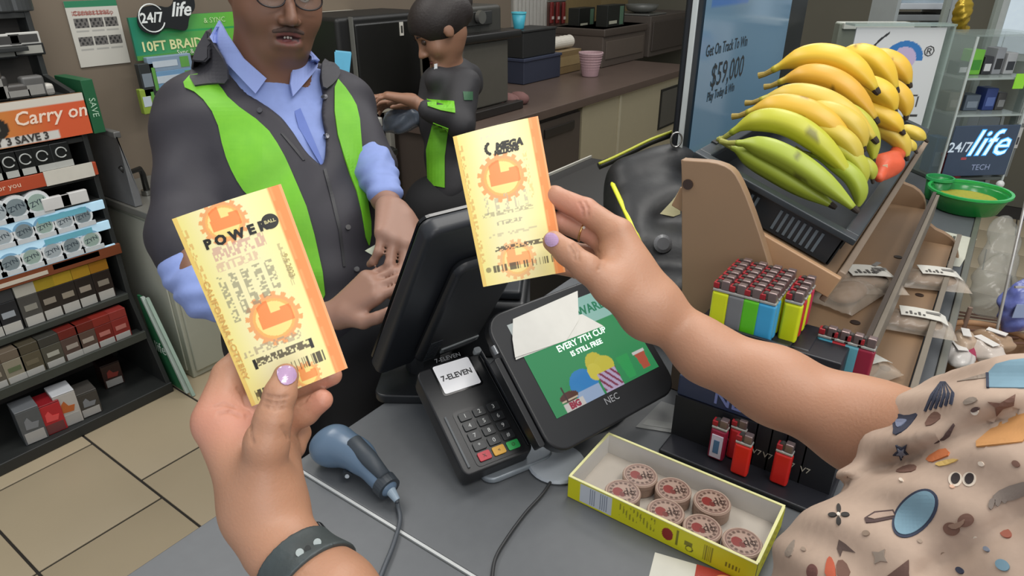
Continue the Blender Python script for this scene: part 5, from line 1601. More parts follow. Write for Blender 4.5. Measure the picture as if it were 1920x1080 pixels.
def advert(u, v):
    a, b = u / QW, v / QH
    C = np.outer(b, lin('#3aa868')) + np.outer(1 - b, lin('#2e9a5a'))
    put(C, b > .70, '#d3dcd8'); put(C, (b > .70) & (a > .5), '#a8dccf')
    def blob(x, y_, rx, ry, col, al=1): put(C, ((a - x) / rx) ** 2 + ((b - y_) / ry) ** 2 < 1, col, al)
    blob(.33, .17, .12, .16, '#2d8fd6'); put(C, rect(a, b, .24, .44, .0, .13), '#a9bfe0')
    blob(.50, .30, .085, .13, '#e0d23c'); blob(.56, .26, .09, .10, '#e2d64a'); blob(.46, .24, .06, .09, '#e9dc50')
    put(C, rect(a, b, .46, .64, .0, .20) & (np.abs(a - .55) < .085), '#c9b8d8')
    put(C, rect(a, b, .46, .64, .02, .2) & (np.sin(a * 120 + b * 60) > .3), '#8a2f4c')
    put(C, rect(a, b, .68, .80, .03, .27) & (np.abs(a - .74) < .035 + b * .09), '#2fae5c')
    put(C, rect(a, b, .84, .96, .05, .25) & (np.abs(a - .90) < .03 + b * .09), '#c4583f'); put(C, rect(a, b, .84, .96, .22, .25), '#e3e0dc')
    put(C, rect(a, b, .10, .27, .0, .08), '#e2dcd6'); blob(.17, .13, .08, .05, '#5a2c24'); put(C, rect(a, b, .10, .24, .095, .11), '#e0cdb0'); put(C, rect(a, b, .14, .150, .1, .24), '#402824')
    return C
ad = panel('screen', QW, QH, 150, 130, advert, M2 @ T((qx0, qy0, .0006)), cd, mat_print(.12, .62, base=0))
MW_, MR_ = mat('#d9ebe0', .4, emit=.5), mat('#7c2437', .4, emit=.2)
Mt = M2 @ T((qx0, qy0, .0009))
text('EVERY 7TH CUP', QH * .092, MW_, ad, Mt @ T((QW * .50, QH * .585, 0)), bold=.0003, wide=1.02)
text('IS STILL FREE', QH * .075, MW_, ad, Mt @ T((QW * .50, QH * .49, 0)), bold=.0003, wide=1.02)
text('REWARDS', QH * .135, mat('#1f6a4c', .4, emit=.1), ad, Mt @ T((QW * .69, QH * .85, 0)), bold=.0005, wide=.98)
text('BIG', QH * .085, MR_, ad, Mt @ T((QW * .185, QH * .04, 0)), bold=.0008)
text('NEC', .0145, mat('#8d8f92', .4), cd, M2 @ T((at2(1147, 748)[0], at2(1147, 748)[1], .0003)))
MB(M2).prism(rp(-.012, -.002, .02, h2 * .72, .003, 3), -.02, -.002).build('card_reader', mat('#1b1c1e', .35), cd, bevel=.001)
P = at2(917, 655)
MB(M2).cyl((-.004, h2 * .80, -.001), (-.004, h2 * .74, -.001), .0035).build('indicator', mat('#7d8083', .3, metal=.5), cd)
# white papers taped on the display
MB(M2).add([(*at2(960, 603), .001), (*at2(1081, 547), .003), (*at2(1083, 592), .002), (*at2(962, 640), .001)], [(0, 3, 2, 1)])
def paperq(pts, z, name_, lab):
    tt = MB(M2)
    q_ = [at2(*p) for p in pts]
    vs = [(x_, y__, z) for x_, y__ in q_] + [(x_, y__, z - .0006) for x_, y__ in q_]
    n = len(q_)
    tt.add(vs, [tuple(range(n)), tuple(range(n, 2 * n))[::-1]] + [(i, n + i, n + (i + 1) % n, (i + 1) % n) for i in range(n)])
    o = tt.build(name_, mat('#d0cfc8', .6), None)
    return tag(o, lab, 'paper')
paperq([(959, 638), (964, 672), (1060, 640), (1083, 602), (1081, 547), (960, 600)], .0035, 'receipt_slip', 'white slip covering the top left of the green display screen')
paperq([(962, 628), (966, 676), (975, 672), (1130, 612), (1090, 590)], .0022, 'receipt_slip', 'second white slip just under the first on the display')
# stand
c_ = np.array(M2 @ Vector((w2_ / 2, h2 * .45, -.045)))
c_ += np.array([.05, .02, 0])
pole = np.array([c_[0], c_[1], .951])
MB().tube([pole + [0, 0, .01], c_], [.035, .030], 20).build('stand_pole', mat('#222325', .4), cd)
MB(T(pole)).lathe([(.085, 0), (.088, .004), (.085, .010), (.03, .014), (0, .014)], 32).build('stand_base', mat('#2a2b2d', .4), cd)
q = G(1030, 885, .953)
MB(T((q[0] + .02, q[1], .951))).lathe([(.040, 0), (.042, .003), (.04, .007), (0, .008)], 28).build('cable_puck', mat('#a4abb2', .35), cd, label='pale grey cable disc')
# cable of terminal
pts = [G(1050, 872, .956), G(1022, 920, .954), G(985, 962, .954), G(950, 1010, .954), G(928, 1050, .954), G(922, 1100, .954)]
def spline(pts, n=8):
    P = [np.array(p) for p in pts]; P = [P[0]] + P + [P[-1]]; out = []
    for i in range(1, len(P) - 2):
        for t in np.linspace(0, 1, n, endpoint=False):
            out.append(.5 * (2 * P[i] + (P[i + 1] - P[i - 1]) * t + (2 * P[i - 1] - 5 * P[i] + 4 * P[i + 1] - P[i + 2]) * t * t + (3 * P[i] - P[i - 1] - 3 * P[i + 1] + P[i + 2]) * t ** 3))
    out.append(P[-2]); return out
tag(MB().tube(spline(pts), .0022, 10).build('terminal_cable', mat('#2c2d2f', .45), smooth=True), 'thin black cable running from the customer display towards the viewer', 'cable')

# ================================================================ BARCODE SCANNER
hc = D(640, 832, .93); hc[2] = .991
e1 = G(722, 908, .975); e0 = G(668, 850, .988)
bs_ = thing('barcode_scanner', 'blue grey handheld barcode scanner lying on the counter', 'scanner', (hc[0], hc[1], .951))
ax_ = e1 - e0; ax_ /= np.linalg.norm(ax_)
h0 = G(632, 835, .985)
pr = [elli(h0, (.024, .030, .026), k=.01), cone((h0 + ax_ * .0, .026), (e0 + ax_ * .005, .019), .015), cone((e0, .0175), (e1, .0155), .02), elli(h0 + np.array([-.010, .012, -.006]), (.022, .026, .022), k=.012)]
organic('housing', pr, np.minimum(h0, e1) - .06, np.maximum(h0, e1) + .06, .0022, mat('#5d7288', .32, scale=8), bs_)
MB().tube([h0 + ax_ * .03 + [0, 0, .019], e0 + ax_ * .0 + [0, 0, .0175], (e0 + e1) / 2 + [0, 0, .0165], e1 + [0, 0, .0135]], [.008, .012, .012, .009], 12).build('top_grip', mat('#3c434a', .5), bs_, smooth=True)
MB().cyl(e1 - ax_ * .004, e1 + ax_ * .010, .0175, .0165, n=24).build('end_collar', mat('#33393f', .4), bs_, smooth=False)
MB().cyl(e1 + ax_ * .010, e1 + ax_ * .026 - [0, 0, .006], .0075, .0045).build('strain_relief', mat('#8fa0ae', .4), bs_)
tg_ = h0 + ax_ * .028 + np.array([-.012, -.010, -.012])
MB().cyl(tg_, tg_ + np.array([-.006, -.006, 0]), .007).build('trigger', mat('#23272c', .4), bs_)
MB().cyl(tg_ + np.array([-.006, -.006, 0]), tg_ + np.array([-.007, -.007, 0]), .003).build('trigger_mark', mat('#b5bcc2', .4), bs_)
MB().tube([h0 + [-.012, .024, .018], h0 + [-.012, .026, .040]], [.003, .0006], 8).build('light_fin', mat('#b5b09a', .5), bs_) if False else None
c0 = e1 + ax_ * .026 - np.array([0, 0, .006])
pts = [c0, G(745, 945, .957), G(750, 975, .955), G(738, 1020, .955), G(722, 1060, .955), G(706, 1100, .955)]
MB().tube(spline(pts), .0030, 10).build('cord', mat('#474c52', .4), bs_, smooth=True, label='grey scanner cord')

# ================================================================ CASHIER'S TOUCH MONITOR (seen from behind) AND TILL
M3, w3, h3 = qframe((705, 708), (880, 640), (806, 440), .985)
print('pos', w3, h3, M3.translation, M3.col[2])
pm = thing('cashier_monitor', 'big black cashier monitor seen from behind, between the two hands', 'monitor', M3 @ T((w3 / 2, 0, -.02)))
MB(M3).prism(rp(0, w3, 0, h3, .018, 5), -.028, 0).build('rear_housing', mat('#22252a', .45), pm, bevel=.008, seg=3)
MB(M3).prism(rp(w3 * .30, w3 * .97, .03, h3 * .80, .02, 5), 0, .020).build('rear_bulge', mat('#1b1d21', .45), pm, bevel=.012, seg=3)
MB(M3).prism(rp(.004, w3 - .004, .004, h3 - .004, .014, 5), -.033, -.0285).build('screen_glass', mat('#0c0d0f', .15), pm)
MB(M3).box(w3 * .52, w3 * .92, .050, .062, .020, .0225).build('label', mat('#8f9496', .4), pm, label='silver label strip')
MB(M3).box(w3 * .55, w3 * .89, .053, .059, .0225, .0230).build('print', mat('#3c4044', .4), pm)
for k in range(12):
    MB(M3).box(w3 * .36, w3 * .48, .04 + k * .005, .0418 + k * .005, .020, .0212).build('vent', mat('#2c3035', .5), pm)
P = np.array(M3 @ Vector((w3 * .5, .02, -.02)))
MB(T((P[0], P[1], .951), rz=.6)).prism(rp(-.09, .09, -.06, .07, .02), 0, .016).build('stand_foot', mat('#1c1e21', .4), pm, bevel=.003)
MB().tube([(P[0], P[1], .965), P + [0, 0, .015]], [.03, .03], 16).build('stand_neck', mat('#1c1e21', .4), pm)
# printer beside it
P = D(918, 560, 1.22)
t = thing('receipt_printer', 'black receipt printer body between cashier monitor and customer display', 'printer', (P[0], P[1], .951))
Mr = T((P[0] + .02, P[1], .951), rz=.55)
MB(Mr).box(-.07, .08, -.06, .08, 0, .115).build('housing', mat('#191b1e', .4), t, bevel=.012, seg=3)
MB(Mr).box(-.06, .07, -.05, .02, .1155, .135).build('lid', mat('#222529', .35), t, bevel=.006)
MB(Mr).box(-.05, .06, .022, .026, .116, .13).build('paper_slot', mat('#0c0d0e', .4), t)
P = G(1085, 470, 1.07)
# black cash area behind the right ticket
P = D(1010, 430, 1.45)
t = thing('cash_drawer', 'black till cabinet with thin white edge lines behind the held ticket', 'till', (1.6, .85, 0))
q = [PL(px, py, 2, 1.02) for px, py in ((1035, 328), (1120, 298), (1190, 420), (1040, 520))]
Mk = axes(((q[0] + q[1]) / 2) * [1, 1, 0] + [0, 0, .951], (1, 0, 0), (0, 1, 0))
zt_ = .105
a_ = G(1035, 326, 1.045); b_ = G(1112, 296, 1.045)
MB().box((a_[0] - .25), b_[0], .70, a_[1], 0, 1.045).build('housing', mat('#1a1918', .4), t, bevel=.004)
MB().box((a_[0] - .25), b_[0], a_[1] - .006, a_[1] + .0, 1.045, 1.052).build('edge_strip', mat('#bab8ae', .4), t)
a2, b2 = G(1045, 348, 1.03), G(1115, 318, 1.03)
MB().box((a_[0] - .25), b_[0], a_[1] - .065, a_[1] - .058, 1.045, 1.050).build('edge_strip', mat('#bab8ae', .4), t)
MB().box((a_[0] - .25) + .02, b_[0] - .02, .71, a_[1] - .07, 1.045, 1.060).build('coin_tray', mat('#22211f', .4), t, bevel=.003)

# black bag with yellow piping
bgt = thing('black_bag', 'glossy black bag with yellow piping and a key ring beside the rack', 'bag', G(1225, 500, .951))
pb = [cone((D(1180, 335, 1.50), .052), (D(1262, 312, 1.52), .055), .06), cone((D(1188, 400, 1.44), .060), (D(1262, 390, 1.44), .065), .08), cone((D(1205, 480, 1.35), .060), (D(1270, 480, 1.34), .055), .08), cone((D(1230, 560, 1.26), .05), (D(1265, 560, 1.25), .045), .06),
      ('&', 'f', lambda P: -(P[:, 2] - .952), .01)]
organic('bag_body', pb, D(1210, 430, 1.4) - [.32, .32, .45], D(1210, 430, 1.4) + [.32, .32, .3], .006, mat('#111214', .5, bump=.5, scale=40), bgt, post=lambda P, d: crumple(P, d, 28, .006))
pbs = pb[:4]
def hit(px, py, prims=pbs, off=.003, d0=.4):
    r = ray(px, py); t_ = d0; ln = np.linalg.norm(r)
    for _ in range(200):
        e = float(sdf(prims, (CP + r * t_)[None])[0]); t_ += min(max(e, -.05), .1) / ln * .8
        if t_ > 3: return None
    return CP + r * (t_ - off)
pts = [hit(px, py) for px, py in ((1147, 342), (1158, 365), (1172, 395), (1186, 425), (1198, 452), (1206, 475), (1212, 488))]
pts = [p for p in pts if p is not None]
MB().tube(spline(pts, 4), [.002] + [.0055] * (len(spline(pts, 4)) - 2) + [.002], 10, flat=(1, .7)).build('piping', mat('#d6d92a', .4), bgt, smooth=True, label='bright yellow piping')
hp = [D(px, py, 1.55) for px, py in ((1122, 312), (1150, 300), (1185, 283), (1220, 266), (1258, 252))]
MB().tube(spline(hp, 4), .008, 10).build('strap', mat('#26261f', .4), bgt, smooth=True)
MB().tube(spline([p + np.array([0, 0, .005]) - FW * .006 for p in hp], 4), .0034, 8).build('piping', mat('#b9bd3c', .4), bgt, smooth=True)
rc = D(1268, 262, 1.46)
MB().tube([rc + RT * .012 * math.cos(a) + np.array([0, 0, .016]) * math.sin(a) for a in np.linspace(0, 2 * math.pi, 21)[:-1]], .0022, 8, closed=True).build('key_ring', mat('#b5b5b2', .25, metal=.9), bgt, smooth=True)
dd = drape('badge', [(1208, 300), (1212, 286), (1228, 279), (1240, 284), (1232, 298), (1218, 305)], pbs, mat('#5f5f62', .25), bgt, .002, 4)
P = hit(1243, 457, off=.004)
if P is not None: 
    Mh = axes(P, RT, UP)
    MB(Mh).lathe([(.016, -.004), (.018, 0), (.012, .003), (0, .003)], 20).build('button', mat('#77787a', .3), bgt)
t = drape('yellow_card', [(1208, 385), (1272, 362), (1275, 368), (1275, 402), (1262, 407), (1238, 402)], pbs, mat('#a09a72', .5), bgt, .002, 6, it=0)
if t: t['label'] = 'cream paper flap on the bag'

# ================================================================ PEOPLE
def unit(v):
    v = np.array(v, float); return v / np.linalg.norm(v)


ZUP = np.array([0, 0, 1.0])


def proj(P):
    v = P - CP; d = v @ FW
    return 960 + FPX * (v @ RT) / d, 540 - FPX * (v @ UP) / d, d


def headprims(E, f, u, s=1.0, fat=1.0, mouth=True):
    """E: point between the eyes; f: facing; u: up"""
    f = unit(f); u = unit(u - f * (u @ f)); sd = np.cross(f, u)
    R = np.c_[sd, f, u]
    C = E - f * .088 * s
    L = lambda a, b, c: C + R @ (np.array([a, b, c]) * s)
    e = lambda c, r, k=.015, op='+': elli(L(*c), np.array(r) * s, R=R, k=k * s, op=op)
    pr = [e((0, -.008, .035), (.077, .098, .084)), e((0, .020, -.030), (.066 * fat, .072, .082), .03),
          e((0, .052, -.098), (.036 * fat, .034, .026), .03), e((.036, .055, -.042), (.028, .026, .030), .02), e((-.036, .055, -.042), (.028, .026, .030), .02),
          cone((L(-.034, .078, .020), .010 * s), (L(.034, .078, .020), .010 * s), .015 * s),
          cone((L(0, .088, .000), .007 * s), (L(0, .110, -.036), .0115 * s), .012 * s), e((.012, .098, -.042), (.009, .010, .007), .008), e((-.012, .098, -.042), (.009, .010, .007), .008),
          e((.030, .088, .000), (.015, .012, .011), .008, '-'), e((-.030, .088, .000), (.015, .012, .011), .008, '-'),
          cone((L(-.020, .086, -.066), .007 * s), (L(.020, .086, -.066), .007 * s), .010 * s), cone((L(-.018, .084, -.084), .008 * s), (L(.018, .084, -.084), .008 * s), .010 * s),
          e((.078, -.006, -.008), (.009, .020, .031), .006), e((-.078, -.006, -.008), (.009, .020, .031), .006)]
    if mouth: pr.append(e((0, .098, -.075), (.027, .020, .0095), .005, '-'))
    return pr, L, R, C


def handprims(Wp, d, back, side=1, s=1.0, curl=(.5, .6, .7, .8), thumb=(.6, .5)):
    d = unit(d); back = unit(back - d * (back @ d)); th = np.cross(d, back) * side     # th: towards the thumb
    pr = []
    base = [(.030, .088, .0085), (.010, .092, .0090), (-.010, .087, .0085), (-.028, .078, .0075)]
    ln = [(.040, .024, .018), (.044, .028, .019), (.040, .026, .018), (.031, .019, .016)]
    for (o, L_, r), l3, c in zip(base, ln, curl):
        a = Wp + th * o * .45 * s; b = Wp + d * L_ * s + th * o * s
        pr.append(cone((a, .016 * s), (b, .0125 * s), .014 * s))
        ang = 0; p = b; dd = d
        for i, l in enumerate(l3):
            ang += c * (.8, 1.0, .7)[i]
            dd = d * math.cos(ang) - back * math.sin(ang)
            q = p + dd * l * s
            pr.append(cone((p, (r + .0005) * s * (1 - .06 * i)), (q, r * s * (.93 - .09 * i)), .004 * s))
            p = q
    t0 = Wp + d * .02 * s + th * .02 * s
    t1 = t0 + unit(d * .65 + th * .75 - back * thumb[0] * .6) * .042 * s
    t2 = t1 + unit(d * .9 + th * .35 - back * thumb[0]) * .030 * s
    t3 = t2 + unit(d * .95 + th * (.3 - thumb[1]) - back * thumb[0]) * .024 * s
    pr += [cone((t0, .017 * s), (t1, .0125 * s), .014 * s), cone((t1, .0118 * s), (t2, .0105 * s), .005 * s), cone((t2, .0105 * s), (t3, .0085 * s), .004 * s)]
    return pr


def infl(prims, r):
    out = []
    for op, ty, a, k in prims:
        if ty == 'c': out.append((op, ty, (a[0], a[1], a[2] + r, a[3] + r), k))
        elif ty == 'e': out.append((op, ty, (a[0], a[1] + r, a[2]), k))
        else: out.append((op, ty, a, k))
    return out


def bounds(prims, pad):
    P = []
    for op, ty, a, k in prims:
        if op != '+': continue
        if ty == 'c': P += [a[0] - a[2], a[0] + a[2], a[1] - a[3], a[1] + a[3]]
        elif ty == 'e': P += [a[0] - a[1].max(), a[0] + a[1].max()]
    P = np.array(P); return P.min(0) - pad, P.max(0) + pad


def wedge(poly, dlim, soft=.004):
    """solid opening cut through the front of a garment"""
    P = smooth_poly(poly, 1)
    def f(X):
        x, y, d = proj(X)
        N = np.roll(P, -1, 0); m = np.full(len(X), 1e9)
        for a, b in zip(P, N):
            ab = b - a; t = np.clip(((x - a[0]) * ab[0] + (y - a[1]) * ab[1]) / (ab @ ab), 0, 1)
            m = np.minimum(m, np.hypot(x - a[0] - t * ab[0], y - a[1] - t * ab[1]))
        s = np.where(inpoly(x, y, P.tolist()), -1, 1) * m * d / FPX
        return np.maximum(s, d - dlim)
    return f


# ---------------------------------------------------------------- the shopkeeper
E = D(541, -8, 1.235)
mf = unit(-HF * .84 + RT * .50 - ZUP * .16)
mh, L, R, HC = headprims(E, mf, ZUP + RT * .13, 1.04, 1.2)
skin_m = '#7a5643'
nb = S(503, 165, 70, 1.40)
torso = [cone(S(425, 262, 112, 1.44), S(590, 245, 100, 1.50), .06), cone(S(500, 330, 135, 1.44), S(560, 330, 125, 1.46), .06), cone(S(520, 450, 128, 1.42), S(590, 445, 122, 1.42), .06), cone(S(570, 560, 120, 1.42), S(625, 560, 112, 1.42), .06),
         cone(S(385, 222, 62, 1.40), S(505, 170, 60, 1.42), .04), cone(S(505, 170, 60, 1.42), S(628, 195, 52, 1.50), .04)]
armsL = [cone(S(370, 228, 66, 1.39), S(348, 440, 56, 1.28), .03), cone(S(348, 440, 56, 1.28), S(352, 472, 54, 1.25), .03)]
foreL = [cone(S(348, 440, 50, 1.27), S(375, 520, 42, 1.20), .03), cone(S(375, 520, 42, 1.20), S(625, 592, 29, 1.16), .02)]
armsR = [cone(S(636, 205, 52, 1.49), S(698, 308, 42, 1.42), .03)]
foreR = [cone(S(698, 308, 36, 1.41), S(722, 372, 30, 1.32), .02), cone(S(722, 372, 28, 1.32), S(738, 398, 25, 1.25), .02)]
WL, WR = D(632, 590, 1.155), D(736, 392, 1.235)
hl = handprims(WL, D(705, 530, 1.13) - WL, -FW * .7 + UP * .6, side=1, s=1.0, curl=(.45, .5, .5, .5), thumb=(.1, .2))
hr = handprims(WR, D(748, 450, 1.17) - WR, -FW * .8 + RT * .5, side=-1, s=1.12, curl=(.5, .65, .75, .85), thumb=(.3, .4))
HIP = D(600, 620, 1.42)
hipw = RT * .085
footz = np.array([HIP[0], HIP[1], 0]) + HF * .02
def leg(sgn):
    h = HIP + hipw * sgn; kn = np.array([h[0], h[1], .48]) - HF * .02; ft = np.array([h[0], h[1], .09]) + HF * .02
    return [cone((h, .095), (kn, .062), .05), cone((kn, .060), (ft, .042), .02)]
def foot(sgn):
    h = HIP + hipw * sgn; a = np.array([h[0], h[1], .045]) + HF * .05
    return [cone((a, .042), (a - HF * .19 + RT * .02 * sgn, .036), .02), ('&', 'f', lambda P: .002 - P[:, 2], .008)]
man = thing('person', 'bald shopkeeper in glasses, dark jacket with lime panels over blue shirt, behind the counter', 'person', footz)
neck = [cone((HC - R[:, 2] * .03 - R[:, 1] * .012, .066), nb, .03), cone((HC - R[:, 2] * .085 + R[:, 1] * .030, .042), (nb[0] + ZUP * .02, .050), .04)]
bodyp = mh + neck + infl(torso, -.012) + infl(armsL, -.014) + infl(foreL, -.010) + infl(armsR, -.012) + infl(foreR, -.006) + hl + hr + leg(1) + leg(-1)


def mskin(P):
    c = np.tile(np.array(lin(skin_m)), (len(P), 1))
    q = (P - HC) @ R
    beard = np.exp(-(((q[:, 0]) / .045) ** 2 + ((q[:, 2] + .075) / .035) ** 2 + ((q[:, 1] - .09) / .05) ** 2))
    c = c * (1 - .38 * beard[:, None])
    lips = (np.abs(q[:, 0]) < .024) & (np.abs(q[:, 2] + .075) < .0135 * (1 - (q[:, 0] / .03) ** 2)) & (q[:, 1] > .08)
    c[lips] = lin('#7d4a44')
    m = (np.abs(q[:, 0]) < .022) & (np.abs(q[:, 2] + .075) < .006) & (q[:, 1] > .07) & (q[:, 1] < .094); c[m] = lin('#33181a')
    hand = ((np.linalg.norm(P - WL, axis=1) < .2) | (np.linalg.norm(P - WR, axis=1) < .17)) & (P[:, 2] < 1.3)
    c[hand] = lin('#94705f')
    return c


lo, hi = bounds(bodyp, .03)
organic('body', bodyp, lo, hi, .0042, mat_print(.5, sss=.08), man, mskin)
shirt = infl(torso, .0)
shirtp = shirt + [cone((nb[0] + np.array([0, 0, -.02]), nb[1] + .012), (nb[0] + ZUP * .022, nb[1] + .004), .02)]
lo, hi = bounds(shirtp, .03)
BLUE = '#8496cd'
organic('shirt', shirtp, lo, hi, .007, mat(BLUE, .7, bump=.15, scale=60), man, post=lambda P, d: crumple(P, d, 34, .003))
for nm, pr in (('shirt_cuff', [cone(S(350, 462, 46, 1.262), S(352, 505, 46, 1.24), .02), cone(S(352, 505, 45, 1.24), S(385, 545, 45, 1.19), .02), cone(S(385, 545, 45, 1.19), S(425, 562, 40, 1.18), .03)]), ('shirt_cuff', [cone(S(694, 300, 36, 1.42), S(700, 318, 38, 1.405), .02), cone(S(697, 312, 38, 1.41), S(708, 336, 35, 1.38), .02), cone(S(708, 336, 34, 1.38), S(722, 362, 31, 1.32), .02)])):
    lo, hi = bounds(pr, .02)
    organic(nm, pr, lo, hi, .005, mat(BLUE, .7, bump=.15, scale=60), man, post=lambda P, d: crumple(P, d, 75, .004))
jk = infl(torso, .014) + infl(armsL, .006) + infl(armsR, .004)
V = [(398, 30), (395, 75), (426, 128), (482, 186), (540, 236), (582, 288), (609, 322), (606, 250), (600, 160), (600, 95), (575, 70), (500, 20)]
jfull = jk + [('-', 'f', wedge(V, 1.47), .004)]
lo, hi = bounds(jk, .03)
CH = '#2d2b32'
organic('jacket', jfull, lo, hi, .006, mat(CH, .65, bump=.2, scale=40), man, post=lambda P, d: crumple(P, d, 26, .005))
M_LIME = mat('#74bd22', .6, bump=.15, scale=50, mix='#62ad1c')
ju = [('+', 'f', lambda P: crumple(P, sdf(jfull, P), 26, .005) - .001, .01)]
for pl in ([(362, 136), (339, 161), (373, 176), (406, 220), (420, 284), (439, 330), (462, 366), (505, 400), (540, 470), (575, 545), (600, 575), (613, 545), (582, 405), (553, 335), (527, 280), (497, 235), (432, 190), (412, 160), (398, 150)],
           [(627, 141), (654, 172), (673, 207), (679, 274), (685, 333), (688, 374), (697, 430), (690, 470), (674, 372), (651, 315), (627, 232)]):
    drape('lime_panel', pl, ju, M_LIME, man, .0022, 7, d0=.6, it=1, label='bright lime green jacket panel')
jc = infl(jk, .004)
neckp = [cone((nb[0] - ZUP * .02, .106), (nb[0] + ZUP * .085, .094), .03)]
drape('jacket_collar', [(398, 46), (366, 98), (354, 164), (402, 157), (430, 158), (428, 122), (396, 72)], jc + neckp, mat('#343338', .65), man, .004, 7, d0=.6)
drape('jacket_collar', [(604, 112), (600, 140), (606, 172), (630, 154), (640, 134), (622, 116)], jc + neckp, mat('#343338', .65), man, .004, 7, d0=.6)
sc_ = infl(torso, .006) + [cone((nb[0] - ZUP * .03, .098), (nb[0] + ZUP * .08, .086), .03)]
MBL = mat('#92a2da', .7)
drape('shirt_collar', [(414, 40), (397, 70), (426, 116), (480, 176), (500, 147), (458, 110), (428, 66)], sc_, MBL, man, .004, 6, d0=.6, it=0)
drape('shirt_collar', [(573, 88), (597, 114), (593, 128), (548, 181), (543, 157), (548, 122), (563, 98)], sc_, MBL, man, .004, 6, d0=.6, it=0)
drape('placket', [(545, 182), (553, 180), (575, 232), (606, 306), (602, 312), (560, 240)], infl(torso, .001), mat('#6276b8', .7), man, .002, 6, d0=.6, it=0)
drape('zipper', [(606, 318), (611, 316), (626, 370), (640, 430), (648, 500), (643, 500), (634, 430), (620, 372)], ju, mat('#1e1e22', .5), man, .0015, 6, d0=.6, it=0)
drape('jacket_seam', [(526, 250), (530, 250), (556, 278), (572, 300), (568, 301), (550, 279)], ju, mat('#232328', .5), man, .001, 5, d0=.6, it=0)
for (px, py) in ((487, 208), (609, 183), (612, 256), (652, 426), (668, 505)):
    drape('snap_button', [(px + 5 * math.cos(a), py + 5 * math.sin(a)) for a in np.linspace(0, 6.28, 9)[:-1]], ju, mat('#8a8a8c' if py > 300 else '#55555a', .3, metal=.6), man, .003, 4, d0=.6)
trs = [p for s_ in (1, -1) for p in infl(leg(s_), .012)] + [cone((HIP + hipw, .10), (HIP - hipw, .10), .05)]
lo, hi = bounds(trs, .03)
organic('trousers', trs, lo, hi, .009, mat('#17171a', .8), man, post=lambda P, d: crumple(P, d, 24, .005))
for s_ in (1, -1):
    fp = foot(s_); lo, hi = bounds(fp, .02); organic('shoe', fp, lo, hi, .006, mat('#1a1a1a', .4), man)
# face details
for s_ in (1, -1):
    lid = [cone((L(.016 * s_, .0845, .006), .006), (L(.030 * s_, .0880, .0085), .0065), .004), cone((L(.030 * s_, .0880, .0085), .0065), (L(.045 * s_, .079, .005), .006), .004)]
    lo, hi = bounds(lid, .01); organic('eyelid', lid, lo, hi, .0018, mat('#76523f', .5), man)
    ey = MB().ell(L(.030 * s_, .078, .0), .0115, 18).build('eye', mat('#c9c2ba', .2), man, smooth=True)
    MB().ell(L(.030 * s_ + .001, .0865, -.001), .0048, 14).build('iris', mat('#1c120e', .15), ey, smooth=True)
    MB().tube([L(.014 * s_, .093, .023), L(.030 * s_, .093, .028), L(.046 * s_, .082, .022)], [.0035, .0045, .002], 8).build('eyebrow', mat('#2a1e18', .9), man, smooth=True)
teeth = MB()
for k in range(-3, 4):
    teeth.ell(L(k * .0056, .0855 - abs(k) * .0012, -.0715), (.0030, .003, .0042), 8)
teeth.build('teeth', mat('#c5bdb2', .3), man, smooth=True)
MB().ell(L(0, .078, -.080), (.016, .012, .005), 12).build('tongue', mat('#6d3a3c', .5), man, smooth=True)
ms = [cone((L(-.026, .090, -.062), .0035), (L(-.006, .099, -.055), .0045), .004), cone((L(-.006, .099, -.055), .0045), (L(.006, .099, -.055), .0045), .004), cone((L(.006, .099, -.055), .0045), (L(.026, .090, -.062), .0035), .004)]
lo, hi = bounds(ms, .01)
organic('moustache', ms, lo, hi, .0018, mat('#4c3a32', .9), man)
hcap = [elli(L(0, -.014, .040), (.079, .096, .083), R=R), ('-', 'e', (L(0, .080, .060), np.array([.085, .085, .09]), R), .01), ('&', 'f', lambda P: -(((P - HC) @ R)[:, 2] - .0), .01)]
lo, hi = bounds(hcap, .02)
organic('hair', hcap, lo, hi, .005, mat('#1c1714', .9, bump=.6, scale=150), man)
gl = thing('eyeglasses', 'thin dark framed glasses on the shopkeeper face', 'glasses', L(0, .10, 0))
for s_ in (1, -1):
    ring = [L(s_ * (.0325 + .025 * math.cos(a) * (1 if abs(math.cos(a)) < .8 else 1)), .101 - .004 * abs(math.cos(a)), -.004 + .018 * math.sin(a) * (1 + .15 * math.sin(a))) for a in np.linspace(0, 2 * math.pi, 29)[:-1]]
    MB().tube(ring, .0016, 8, closed=True).build('rim', mat('#241c1c', .3), gl, smooth=True)
    c_ = L(s_ * .0325, .098, -.004)
    MB().add(ring + [c_], [(i, (i + 1) % 28, 28) for i in range(28)]).build('lens', mat('#9a9288', .05, alpha=.18), gl, fix=False)
    MB().tube([L(s_ * .0575, .097, .004), L(s_ * .078, .06, .004), L(s_ * .082, -.01, .002)], .0016, 8).build('temple', mat('#241c1c', .3), gl, smooth=True)
MB().tube([L(-.009, .101, .004), L(0, .108, .007), L(.009, .101, .004)], .0014, 8).build('bridge', mat('#241c1c', .3), gl, smooth=True)
# banknote in his hand
q = [D(684, 470, 1.165), D(708, 484, 1.16), D(745, 466, 1.16), D(722, 448, 1.17)]
t = thing('banknote', 'pale banknote between the shopkeeper hands', 'money', q[0])
MB().quadslab(q, .0006).build('note', mat('#a9b09c', .6), t)
e1, e2 = q[1] - q[0], q[3] - q[0]; nn = unit(np.cross(e1, e2))
MB().quadslab([q[0] + e1 * .2 + e2 * .15 + nn * .0006, q[0] + e1 * .8 + e2 * .15 + nn * .0006, q[0] + e1 * .8 + e2 * .85 + nn * .0006, q[0] + e1 * .2 + e2 * .85 + nn * .0006], .0004).build('print', mat('#7c8674', .6), t)

